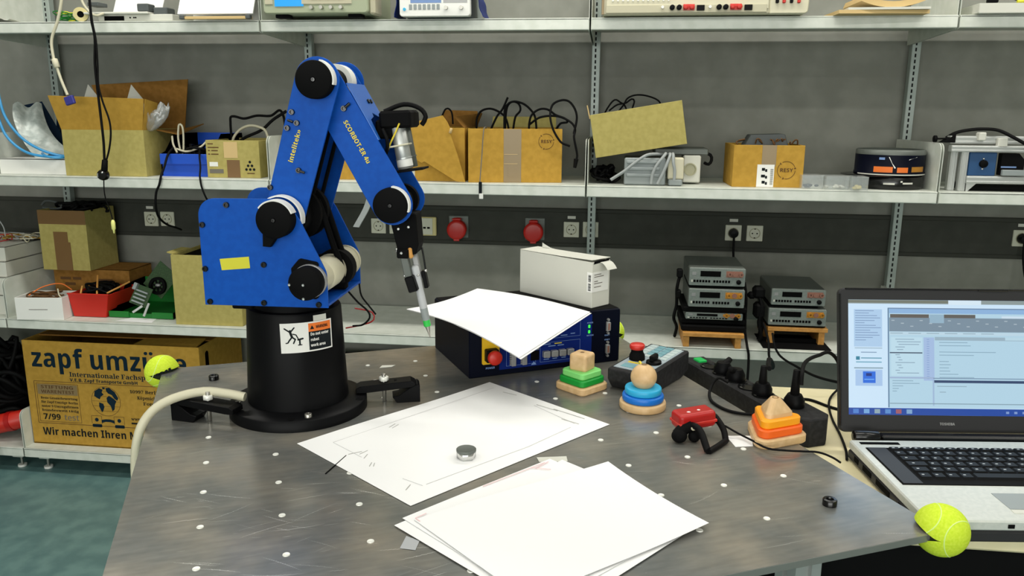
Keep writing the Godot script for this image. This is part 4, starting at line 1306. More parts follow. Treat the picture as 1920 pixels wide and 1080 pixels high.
# ------------------------------------------------------------------ stacking toys
func build_toys() -> void:
	# square tower
	var t := thing("stacking_toy", "square stacking toy with two green rings and a wooden cube on top", "toy", lat(6.685, -0.385), PLATE_TURN + deg_to_rad(24))
	var sq := func(h: float, r: float): return rounded([Vector2(-h, -h), Vector2(h, -h), Vector2(h, h), Vector2(-h, h)], r, 6)
	var flat := func(y0: float): return Transform3D(Basis(Vector3(1, 0, 0), Vector3(0, 0, -1), Vector3(0, 1, 0)), Vector3(0, y0, 0))
	bits("base", M.wood, t, func(g): g.prism(sq.call(0.0375, 0.011), 0, 0.0145, 0.0025, true, flat.call(0.0)))
	bits("ring", M.green, t, func(g): g.prism(sq.call(0.0325, 0.010), 0, 0.0125, 0.002, true, flat.call(0.0146)))
	bits("ring", M.green_light, t, func(g): g.prism(sq.call(0.0285, 0.009), 0, 0.0125, 0.002, true, flat.call(0.0272)))
	bits("cube", M.wood, t, func(g): g.rbox(Vector3(0, 0.0545, 0), Vector3(0.0375, 0.0345, 0.0375), 0.006, 4, Transform3D(Basis(Vector3.UP, deg_to_rad(12)), Vector3.ZERO)))
	bits("peg", M.tape_brown, t, func(g): g.lathe([Vector2(0, 0.0721), Vector2(0.0035, 0.0721), Vector2(0.0042, 0.0717)], 14))
	# round tower
	t = thing("stacking_toy", "round stacking toy with two blue rings and a wooden ball on top", "toy", Vector3(0.0631, TY, 1.5727), 0.3)
	var ring := func(r: float, y0: float, y1: float, b: float): return [Vector2(0, y0), Vector2(r - b, y0), Vector2(r - b * 0.3, y0 + b * 0.3), Vector2(r, y0 + b), Vector2(r, y1 - b), Vector2(r - b * 0.3, y1 - b * 0.3), Vector2(r - b, y1), Vector2(0, y1)]
	bits("base", M.wood, t, func(g): g.lathe(ring.call(0.0412, 0, 0.0145, 0.003), 48))
	bits("ring", M.toy_blue, t, func(g): g.lathe(ring.call(0.0368, 0.0146, 0.0272, 0.003), 48))
	bits("ring", M.cyan, t, func(g): g.lathe(ring.call(0.0325, 0.0273, 0.040, 0.003), 48))
	bits("ball", M.wood, t, func(g): g.ball(Vector3(0, 0.0575, 0), 0.0232, 22))
	bits("peg", M.tape_brown, t, func(g): g.lathe([Vector2(0, 0.0812), Vector2(0.004, 0.0812), Vector2(0.0055, 0.0798)], 14))
	# triangular tower
	t = thing("stacking_toy", "triangular stacking toy with orange and yellow rings and a wooden wedge on top", "toy", lat(8.675, 2.80), PLATE_TURN)
	var tr := func(r: float, rr: float):
		var c := []
		for k in 3: c.append(Vector2.from_angle(deg_to_rad(-150 + 120 * k) - deg_to_rad(-4)) * r)
		return rounded(c, rr, 6)
	bits("base", M.wood, t, func(g): g.prism(tr.call(0.0680, 0.016), 0, 0.0155, 0.0025, true, flat.call(0.0)))
	bits("ring", M.orange, t, func(g): g.prism(tr.call(0.0585, 0.013), 0, 0.014, 0.002, true, flat.call(0.0156)))
	bits("ring", M.amber, t, func(g): g.prism(tr.call(0.0510, 0.010), 0, 0.014, 0.002, true, flat.call(0.0297)))
	bits("wedge", M.wood, t, func(g):
		var lo: PackedVector2Array = tr.call(0.0355, 0.007)
		var hi: PackedVector2Array = tr.call(0.0150, 0.007)
		var md: PackedVector2Array = tr.call(0.0345, 0.007)
		var n := lo.size()
		var lay := [[lo, 0.0438], [md, 0.050], [hi, 0.0715]]
		for l in 2:
			for i in n:
				var j := (i + 1) % n
				var f := func(q: PackedVector2Array, k: int, y: float): return Vector3(q[k].x, y, -q[k].y)
				var a: Vector3 = f.call(lay[l][0], i, lay[l][1]); var b: Vector3 = f.call(lay[l][0], j, lay[l][1])
				var c: Vector3 = f.call(lay[l + 1][0], j, lay[l + 1][1]); var e: Vector3 = f.call(lay[l + 1][0], i, lay[l + 1][1])
				g.quad(a, b, c, e, Vector3(a.x + b.x, 0.02, a.z + b.z))
		var ix := Geometry2D.triangulate_polygon(hi)
		for i in range(0, ix.size(), 3):
			var pp := []
			for k in 3: pp.append(Vector3(hi[ix[i + k]].x, 0.0715, -hi[ix[i + k]].y))
			g.tri(pp[0], pp[1], pp[2], Vector3.UP, Vector3.UP, Vector3.UP))
	bits("peg_hole", M.tape_brown, t, func(g): g.lathe([Vector2(0, 0.0712), Vector2(0.0045, 0.0716), Vector2(0.0052, 0.0719)], 14))

func build_pendant() -> void:
	var t := thing("teach_pendant", "black hand control unit with red mushroom button and pale keypad", "control panel", Vector3(0.0795, TY, 1.4275), deg_to_rad(-29.4))
	# local z towards the room, x to the right; top rises to the back
	var w := 0.086; var l := 0.178
	bits("case", M.anthracite, t, func(g):
		g.prism(rounded([Vector3(l / 2 - 0.016, 0.0, 0.012), Vector3(l / 2, 0.020, 0.010), Vector3(l / 2, 0.043, 0.004), Vector3(-l / 2, 0.050, 0.004), Vector3(-l / 2, 0.010, 0.008), Vector3(-l / 2 + 0.03, 0.0, 0.02)], 0.004), -w / 2, w / 2, 0.0025, false, Transform3D(Basis(Vector3(0, 0, 1), Vector3(0, 1, 0), Vector3(-1, 0, 0)), Vector3.ZERO)))
	var sl := -0.007 / l
	var top := func(x: float, z: float, h: float) -> Transform3D: return frame(Vector3(x, 0.0465 + z * sl + h, z), Vector3(1, 0, 0), Vector3(0, 1, -sl).normalized()) 
	bits("face_plate", M.panel_pale, t, func(g):
		g.box(Vector3.ZERO, Vector3(w - 0.014, 0.0012, l - 0.022), 0.0, top.call(0.0, 0.0, 0.0006)))
	bits("display", M.key_teal, t, func(g): g.box(Vector3.ZERO, Vector3(0.044, 0.0016, 0.020), 0.0, top.call(-0.004, 0.060, 0.0010)))
	bits("yellow_field", M.yellow_print, t, func(g): g.box(Vector3.ZERO, Vector3(0.030, 0.0014, 0.006), 0.0, top.call(-0.010, 0.040, 0.0010)))
	var st := bits("emergency_button", M.red, t, func(g):
		g.lathe([Vector2(0.007, 0.022), Vector2(0.0135, 0.023), Vector2(0.0145, 0.025), Vector2(0.0145, 0.030), Vector2(0.013, 0.032), Vector2(0, 0.0328)], 30, top.call(-0.018, 0.018, 0.0)))
	bits("button_base", M.black_matte, st, func(g): g.cyl(Vector3.ZERO, Vector3(0, 0.024, 0), 0.0145, 0.012, 24, 0.0) if false else g.lathe([Vector2(0.0155, 0), Vector2(0.015, 0.010), Vector2(0.012, 0.016), Vector2(0.011, 0.024), Vector2(0, 0.024)], 24, top.call(-0.018, 0.018, 0.0)))
	bits("selector_knob", M.black, t, func(g):
		g.lathe([Vector2(0.015, 0.0), Vector2(0.0145, 0.006), Vector2(0.010, 0.008), Vector2(0, 0.008)], 24, top.call(0.020, 0.022, 0.0))
		g.box(Vector3(0, 0.013, 0), Vector3(0.009, 0.012, 0.024), 0.002, top.call(0.020, 0.022, 0.0)))
	for r in 5:
		for c in 4:
			bits("key", M.key_pale if (c == 0 or r == 4 or c == 3) else M.key_teal, t, func(g): g.box(Vector3.ZERO, Vector3(0.0145, 0.0022, 0.0128), 0.0006, top.call(-0.0255 + c * 0.0170, -0.0700 + r * 0.0152, 0.0016)))
	wire("yellow_tie", [Vector3(0.005, 0.052, 0.052), Vector3(0.010, 0.057, 0.060), Vector3(0.016, 0.055, 0.066)], 0.0024, M.yellow_print, t)

func build_scanner() -> void:
	var o := Vector3(0.1364, TY, 1.6993)
	var t := thing("web_camera", "small red camera on a bent black clip stand in front of the round toy", "camera", o)
	var b := Transform3D(Basis(Vector3.UP, 0.42) * Basis(Vector3(0, 0, 1), 0.05), Vector3(0.004, 0.031, -0.008))
	bits("shell", M.red_dark, t, func(g): g.rbox(Vector3.ZERO, Vector3(0.066, 0.028, 0.036), 0.007, 4, b))
	bits("shell_band", M.red, t, func(g): g.box(Vector3(0, -0.003, 0.0), Vector3(0.0672, 0.005, 0.0372), 0.001, b))
	bits_each("painted_highlight", M.white, t, func(g):  # white blobs painting the glints of light on the shell
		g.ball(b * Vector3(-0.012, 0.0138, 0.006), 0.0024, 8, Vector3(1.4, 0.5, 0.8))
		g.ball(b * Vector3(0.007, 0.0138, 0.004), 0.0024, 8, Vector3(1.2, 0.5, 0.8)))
	bits("lens_barrel", M.black_matte, t, func(g):
		g.ball(Vector3(-0.020, 0.0115, 0.024), 0.0125, 14, Vector3(1.0, 0.9, 1.0))
		g.tube([Vector3(-0.022, 0.012, 0.022), Vector3(-0.014, 0.020, 0.016), Vector3(-0.002, 0.025, 0.010)], 0.0105, 10)
		g.ball(Vector3(0.004, 0.0095, 0.018), 0.0095, 12))
	bits("clip_arm", M.rubber, t, func(g):
		g.tube([Vector3(-0.008, 0.022, 0.012), Vector3(0.000, 0.027, 0.016), Vector3(0.010, 0.026, 0.028), Vector3(0.016, 0.016, 0.046), Vector3(0.0205, 0.005, 0.060), Vector3(0.0225, 0.005, 0.063)], 0.0055, 10)
		g.tube([Vector3(0.0225, 0.0042, 0.063), Vector3(0.039, 0.0042, 0.040), Vector3(0.054, 0.0050, 0.018)], 0.0048, 10)
		g.tube([Vector3(0.054, 0.0042, 0.018), Vector3(0.052, 0.016, 0.0), Vector3(0.044, 0.026, -0.016), Vector3(0.036, 0.032, -0.024), Vector3(0.028, 0.032, -0.020)], 0.0052, 10))
	bits("pivot", M.beige_plastic, t, func(g): g.cyl(Vector3(0.001, 0.0235, 0.018), Vector3(0.002, 0.0245, 0.0225), 0.0038, -1, 14, 0.0006))
	cable("camera_cable", "thin black cable running from the red camera round the orange toy", [Vector3(0.166, TY + 0.026, 1.688), Vector3(0.186, 1.053, 1.684), Vector3(0.212, 1.042, 1.692), Vector3(0.233, 1.041, 1.720), Vector3(0.250, 1.042, 1.748), Vector3(0.279, 1.042, 1.752), Vector3(0.306, 1.038, 1.742), Vector3(0.329, 1.0360, 1.738), Vector3(0.345, 1.0352, 1.752), Vector3(0.353, 1.0348, 1.769)], 0.0017, M.rubber)

func build_power_strip() -> void:
	# stands on the cream desk along the right edge of the plate
	var o := lat(9.53, 1.75) + Vector3(0, -0.030, 0)
	var t := thing("power_strip", "black multi socket power strip with green switch along the plate edge", "power strip", o, PLATE_TURN)
	var l := 0.285
	bits("body", M.anthracite, t, func(g): g.box(Vector3(0, 0.0225, -l / 2), Vector3(0.052, 0.045, l), 0.003))
	bits("rocker_switch", M.switch_green, t, func(g): g.box(Vector3(0, 0.0465, -l + 0.028), Vector3(0.018, 0.005, 0.024), 0.001))
	for k in 5:
		var z := -l + 0.068 + k * 0.044
		var s := bits("socket", M.black_gloss, t, func(g): g.lathe([Vector2(0.0205, 0.045), Vector2(0.0205, 0.0475), Vector2(0.0175, 0.0475), Vector2(0.0168, 0.0458), Vector2(0, 0.0458)], 28, Transform3D(Basis.IDENTITY, Vector3(0, 0, z))))
		bits_each("earth_clip", M.steel, s, func(g):
			for e in [-0.0172, 0.0172]: g.box(Vector3(e, 0.0468, z), Vector3(0.003, 0.002, 0.005)))
	# plugs
	plug("flat black mains plug in the power strip socket beside the keypad unit", o + Vector3(0, 0.0460, 0) + lat(0, -l * 10 + 1.12) - lat(0, 0), PLATE_TURN, Vector3(0.018, 0.012, -0.004))
	plug("angled black mains plug in the middle of the power strip", o + Vector3(0, 0.0460, 0) + lat(0, -l * 10 + 1.56) - lat(0, 0), PLATE_TURN + 0.4, Vector3(-0.02, 0.012, 0.0))
	plug("upright black plug near the front end of the power strip", o + Vector3(0, 0.0460, 0) + lat(0.0, -0.45) - lat(0, 0), PLATE_TURN + 0.2, Vector3(0.0, 0.040, 0.0))
	# the transformer block at the near end, with a plug on it
	var a := thing("power_adapter", "dark grey adapter block with clipped corners behind the orange toy", "adapter", lat(9.66, 2.33) + Vector3(0, -0.030, 0), PLATE_TURN)
	bits("block", M.anthracite, a, func(g):
		g.prism(rounded([Vector2(-0.033, 0.038), Vector2(0.031, 0.038), Vector2(0.031, -0.022), Vector2(0.016, -0.038), Vector2(-0.018, -0.038), Vector2(-0.033, -0.022)], 0.003), 0, 0.049, 0.002, false, Transform3D(Basis(Vector3(1, 0, 0), Vector3(0, 0, -1), Vector3(0, 1, 0)), Vector3.ZERO)))
	bits_each("foot", M.black_matte, a, func(g): g.cyl(Vector3(-0.032, 0.022, 0.020), Vector3(-0.0345, 0.022, 0.021), 0.003, -1, 10))
	plug("tall black plug standing upright on the adapter block", lat(9.64, 2.06) + Vector3(0, 0.0192, 0), PLATE_TURN + 0.5, Vector3(0.0, 0.052, 0.0))
	cable("black_cable", "black lead arching up from the tall plug to the laptop's hinge", [Vector3(0.327, 1.098, 1.600), Vector3(0.329, 1.115, 1.590), Vector3(0.342, 1.118, 1.545), Vector3(0.368, 1.110, 1.480), Vector3(0.400, 1.098, 1.415), Vector3(0.433, 1.088, 1.360), Vector3(0.452, 1.070, 1.350), Vector3(0.462, 1.030, 1.375), Vector3(0.470, 1.012, 1.40)], 0.0036, M.rubber, "")
	cable("black_cable", "black lead looping on the plate from the power strip behind the orange toy", [Vector3(0.254, 1.037, 1.590), Vector3(0.239, 1.037, 1.590), Vector3(0.215, 1.0365, 1.578), Vector3(0.195, 1.0365, 1.549), Vector3(0.187, 1.038, 1.516), Vector3(0.192, 1.050, 1.490), Vector3(0.205, 1.064, 1.480), Vector3(0.222, 1.060, 1.490)], 0.0028, M.rubber, "")
	cable("black_cable", "thin lead hanging down the desk to the left of the laptop", [Vector3(0.464, 1.012, 1.345), Vector3(0.437, 1.006, 1.387), Vector3(0.420, 1.006, 1.438), Vector3(0.408, 1.006, 1.513), Vector3(0.403, 1.006, 1.584), Vector3(0.395, 1.006, 1.650), Vector3(0.386, 1.006, 1.690)], 0.0022, M.rubber, "")
	cable("black_cable", "black lead lying across the cream desk towards the screen's lower corner", [Vector3(0.330, 1.006, 1.450), Vector3(0.350, 1.0055, 1.420), Vector3(0.373, 1.0055, 1.409), Vector3(0.393, 1.0055, 1.412), Vector3(0.419, 1.0055, 1.444), Vector3(0.445, 1.0055, 1.468), Vector3(0.48, 1.0055, 1.50)], 0.0028, M.rubber, "")

func plug(label: String, at: Vector3, turn: float, lead: Vector3) -> void:
	var t := thing("mains_plug", label, "plug", at, turn, "")
	bits("plug_body", M.black, t, func(g):
		g.lathe([Vector2(0, 0), Vector2(0.0172, 0), Vector2(0.0180, 0.003), Vector2(0.0175, 0.012), Vector2(0.0120, 0.022), Vector2(0, 0.023)], 24))
	var b := Vector3(0, 0.014, 0)
	bits("cord_grip", M.rubber, t, func(g): g.cyl(b, b + lead, 0.0085, 0.0055, 12, 0.0006))

# ------------------------------------------------------------------ laptop
func screen_texture() -> ImageTexture:
	var w := 640; var h := 400
	var im := Image.create(w, h, false, Image.FORMAT_RGB8)
	var R := func(x: float, y: float, ww: float, hh: float, c: Color): im.fill_rect(Rect2i(int(x), int(y), int(ww), int(hh)), c)
	var bg := Color(0.80, 0.90, 0.98); var pane := Color(0.70, 0.83, 0.90); var grey := Color(0.52, 0.62, 0.68); var line := Color(0.50, 0.60, 0.72)
	R.call(0, 0, w, h, bg)
	R.call(0, 0, w, 14, Color(0.55, 0.60, 0.60))
	R.call(0, 2, 320, 9, Color(0.45, 0.47, 0.42))
	R.call(320, 0, 105, 16, Color(0.84, 0.91, 0.96))
	# left help column
	R.call(18, 34, 90, 130, Color(0.68, 0.80, 0.92))
	for k in 13:
		R.call(22, 38 + k * 8.5, [60, 44, 70, 80, 62, 30, 66, 82, 48, 72, 78, 56, 34][k], 2, Color(0.45, 0.55, 0.70))
	R.call(20, 168, 88, 2, grey)
	R.call(40, 182, 50, 3, line)
	R.call(24, 198, 12, 12, Color(0.20, 0.50, 0.60)); R.call(40, 202, 66, 3, Color(0.30, 0.55, 0.65)); R.call(24, 216, 82, 3, Color(0.35, 0.60, 0.70))
	R.call(18, 236, 92, 4, grey)
	R.call(22, 244, 86, 56, Color(0.66, 0.78, 0.92))
	R.call(46, 250, 40, 40, Color(0.16, 0.42, 0.86)); R.call(56, 256, 18, 10, Color(0.06, 0.18, 0.50)); R.call(50, 276, 32, 3, Color(0.45, 0.70, 0.98))
	# programme window
	R.call(128, 28, w - 128, 346, pane)
	R.call(128, 28, w - 128, 3, Color(0.40, 0.50, 0.62)); R.call(126, 28, 4, 346, Color(0.38, 0.50, 0.62))
	R.call(131, 31, w - 131, 16, Color(0.55, 0.70, 0.86))
	R.call(134, 50, 124, 12, Color(0.38, 0.36, 0.34)); R.call(306, 50, 100, 12, Color(0.38, 0.37, 0.36)); R.call(490, 54, 150, 10, Color(0.80, 0.88, 0.94))
	R.call(131, 62, w - 131, 48, Color(0.48, 0.56, 0.62))
	R.call(260, 50, 46, 30, Color(0.58, 0.70, 0.78))
	for k in 16: R.call(138 + k * 30, 70 + (k % 3) * 10, 10, 3, Color(0.68, 0.74, 0.78))
	R.call(131, 112, w - 131, 10, Color(0.74, 0.84, 0.90))
	for k in 6: R.call(134 + k * 58, 115, 40, 2, grey)
	R.call(136, 130, 100, 134, Color(0.74, 0.86, 0.92))
	for k in 14: R.call(150 + (k % 3) * 5, 136 + k * 9, [60, 76, 66, 30, 20, 0, 14, 12, 12, 62, 14, 14, 14, 70][k], 2, Color(0.48, 0.58, 0.66))
	R.call(132, 182, 104, 4, Color(0.28, 0.34, 0.42))
	R.call(240, 130, 34, 150, Color(0.64, 0.74, 0.88))
	for k in 18: R.call(250, 136 + k * 8, 8, 2, Color(0.52, 0.62, 0.80))
	R.call(276, 128, w - 276, 12, Color(0.60, 0.70, 0.76)); R.call(500, 128, 70, 10, Color(0.72, 0.84, 0.90))
	for k in 12:
		R.call(290, 146 + k * 11, [90, 100, 0, 180, 110, 0, 30, 36, 30, 34, 60, 110][k], 2, Color(0.50, 0.62, 0.70))
	R.call(131, 268, 140, 5, Color(0.62, 0.70, 0.82)); R.call(270, 270, w - 270, 3, Color(0.46, 0.56, 0.66)); R.call(270, 278, w - 270, 9, Color(0.20, 0.28, 0.42))
	for k in 5: R.call(140, 280 + k * 9, [66, 86, 34, 20, 14][k], 2, Color(0.50, 0.62, 0.70))
	R.call(282, 298, 94, 2, grey); R.call(290, 318, 20, 2, grey)
	R.call(268, 276, 5, 90, Color(0.62, 0.72, 0.84)); R.call(131, 358, w - 131, 3, grey)
	# task bar
	R.call(0, 376, w, 24, Color(0.12, 0.28, 0.62))
	for k in 6: R.call(14 + k * 34, 380, 18, 15, [Color(0.30, 0.50, 0.80), Color(0.45, 0.65, 0.85), Color(0.55, 0.65, 0.70), Color(0.35, 0.55, 0.80), Color(0.62, 0.35, 0.40), Color(0.50, 0.65, 0.80)][k])
	for k in 5: R.call(500 + k * 26, 384, 10, 8, Color(0.50, 0.60, 0.80))
	# a slight ripple of tone, as on an old panel
	return ImageTexture.create_from_image(im)

func build_laptop() -> void:
	var t := thing("laptop", "open silver laptop with black keys and a lit screen on the cream desk", "laptop", Vector3(0.3893, 1.003, 1.6791), deg_to_rad(6.4))
	var w := 0.362; var d := 0.262; var y1 := 0.033
	# local: x right, z towards the user, hinge line at z = 0
	bits("base", M.bezel, t, func(g): g.box(Vector3(w / 2, 0.0105, d / 2), Vector3(w, 0.017, d), 0.003))
	bits("palm_deck", M.silver, t, func(g):
		g.prism(rounded([Vector3(0, 0.0, 0.004), Vector3(w, 0.0, 0.004), Vector3(w, -d, 0.012), Vector3(0, -d, 0.012)], 0.006), 0.019, y1, 0.002, false, Transform3D(Basis(Vector3(1, 0, 0), Vector3(0, 0, -1), Vector3(0, 1, 0)), Vector3.ZERO)))
	bits_each("speaker_slot", M.dark, t, func(g):
		for x in [0.043, w - 0.043]: g.box(Vector3(x, y1 + 0.0003, 0.0145), Vector3(0.062, 0.0012, 0.008), 0.0003))
	bits_each("side_port", M.dark, t, func(g):
		for q in [[0.035, 0.016], [0.075, 0.03], [0.13, 0.045], [0.19, 0.02]]: g.box(Vector3(-0.0002, 0.0125, q[0]), Vector3(0.001, 0.008, q[1])))
	var kb := bits("keyboard", M.black_matte, t, func(g): g.box(Vector3(w / 2, y1 + 0.0004, 0.0965), Vector3(w - 0.026, 0.0016, 0.128), 0.0006))
	bits("media_panel", M.bezel, kb, func(g): g.box(Vector3(0.029, y1 + 0.0014, 0.0965), Vector3(0.028, 0.0012, 0.124)))
	var rows := [[0.0400, 0.0115, 17], [0.0575, 0.0165, 15], [0.0765, 0.0165, 15], [0.0955, 0.0165, 14], [0.1145, 0.0165, 13], [0.1345, 0.0165, 10]]
	var x0 := 0.0465; var x1 := w - 0.016
	var km := {}
	var pm := {}
	for r in rows.size():
		var n: int = rows[r][2]
		var first: float = [1.0, 1.0, 1.5, 1.75, 1.3, 1.0][r]
		var widths := []
		var tot := 0.0
		for k in n:
			var ww := 1.0
			if k == 0: ww = first
			if k == n - 1: ww = [1.0, 1.8, 1.5, 2.0, 2.3, 1.0][r]
			if r == 5 and k == 4: ww = 6.0
			widths.append(ww)
			tot += ww
		var x := x0
		for k in n:
			var kw: float = (x1 - x0) * widths[k] / tot
			var id := "%d_%d" % [int(kw * 10000), r]
			if not km.has(id):
				var g := Geo.new()
				var a := Vector3(kw / 2 - 0.0009, 0, rows[r][1] / 2)
				var top := Vector3(a.x - 0.0018, 0.0028, a.z - 0.0018)
				g.quad(Vector3(-top.x, top.y, top.z), Vector3(top.x, top.y, top.z), Vector3(top.x, top.y, -top.z), Vector3(-top.x, top.y, -top.z), Vector3.UP)
				for s in [[-1, 1, 1, 1], [1, 1, 1, -1], [1, -1, -1, -1], [-1, -1, -1, 1]]:
					g.quad(Vector3(a.x * s[0], 0, a.z * s[1]), Vector3(a.x * s[2], 0, a.z * s[3]), Vector3(top.x * s[2], top.y, top.z * s[3]), Vector3(top.x * s[0], top.y, top.z * s[1]), Vector3(s[0] + s[2], 0.5, s[1] + s[3]))
				km[id] = g.mesh()
				g = Geo.new()
				g.box(Vector3(-top.x * 0.35, 0.0029, -top.z * 0.1), Vector3(minf(0.0036, top.x), 0.0002, 0.0022))
				pm[id] = g.mesh()
			var at := Transform3D(Basis.IDENTITY, Vector3(x + kw / 2, y1 + 0.0012, rows[r][0]))
			mesh_part("key", km[id], M.key, kb, at)
			if not (r == 5 and k == 4):
				mesh_part("key_print", pm[id], M.key_print, kb, at)
			x += kw
	bits("touchpad", M.grey_plastic, t, func(g): g.box(Vector3(0.165, y1 + 0.0002, 0.2065), Vector3(0.082, 0.0008, 0.046), 0.0003))
	bits("touchpad_buttons", M.offwhite, t, func(g): g.box(Vector3(0.165, y1 + 0.0004, 0.2365), Vector3(0.084, 0.0012, 0.009), 0.0004))
	bits_stuff("front_icons", M.grey_dark, t, func(g):
		for k in 6: g.box(Vector3(0.125 + k * 0.008, 0.0255, d + 0.0001), Vector3(0.003, 0.002, 0.0006)))
	bits("front_latch", M.black_matte, t, func(g): g.box(Vector3(0.107, 0.026, d), Vector3(0.008, 0.005, 0.003)))
	bits_each("hinge", M.black_gloss, t, func(g):
		for x in [[0.012, 0.052], [w - 0.052, w - 0.012]]: g.cyl(Vector3(x[0], 0.034, -0.012), Vector3(x[1], 0.034, -0.012), 0.0095, -1, 18, 0.001)
		g.box(Vector3(w / 2, 0.030, -0.014), Vector3(w - 0.11, 0.016, 0.018), 0.003))
	# lid, leaning back
	var ln := frame(Vector3(0, 0.030, -0.040), Vector3(1, 0, 0), Vector3(0, 0.231, -0.060))
	var hh := 0.240
	var lid := bits("lid", M.bezel, t, func(g):
		g.x = ln
		g.prism(rounded([Vector2(0, 0.0), Vector2(w, 0.0), Vector2(w, hh), Vector2(0, hh)], 0.010), -0.010, 0.002, 0.002))
	bits_each("lid_rim", M.black_gloss, lid, func(g):
		g.x = ln
		for q in [[0.0015, hh / 2, 0.003, hh - 0.02], [w - 0.0015, hh / 2, 0.003, hh - 0.02], [w / 2, hh - 0.0015, w - 0.02, 0.003]]:
			g.box(Vector3(q[0], q[1], 0.0015), Vector3(q[2], q[3], 0.004), 0.001)
		g.box(Vector3(0.255, hh - 0.002, 0.0015), Vector3(0.05, 0.004, 0.005), 0.001))
	var sx0 := 0.0150; var sx1 := w - 0.015; var sy0 := 0.0290; var sy1 := hh - 0.0195
	var sm := mk(Color(0.02, 0.02, 0.02), 0.3)
	sm.emission_enabled = true
	sm.emission = Color.WHITE
	sm.emission_operator = BaseMaterial3D.EMISSION_OP_MULTIPLY
	sm.emission_texture = screen_texture()
	sm.emission_energy_multiplier = 0.9
	bits("screen", sm, lid, func(g):
		g.x = ln
		g.quad(Vector3(sx0, sy0, 0.0024), Vector3(sx1, sy0, 0.0024), Vector3(sx1, sy1, 0.0024), Vector3(sx0, sy1, 0.0024), Vector3(0, 0, 1)))
	text("TOSHIBA", 0.0042, ln * Transform3D(Basis.IDENTITY, Vector3(w / 2 - 0.016, 0.0150, 0.0022)), M.connector, lid)
	var li := AreaLight3D.new()
	li.name = "screen_light"
	li.area_size = Vector2(sx1 - sx0, sy1 - sy0)
	li.light_color = Color(0.80, 0.90, 1.0)
	li.light_energy = 0.012
	li.area_range = 9.0
	li.shadow_enabled = true
	li.transform = Transform3D(ln.basis * Basis(Vector3.UP, PI), ln * Vector3((sx0 + sx1) / 2, (sy0 + sy1) / 2, 0.004))
	t.add_child(li, true)

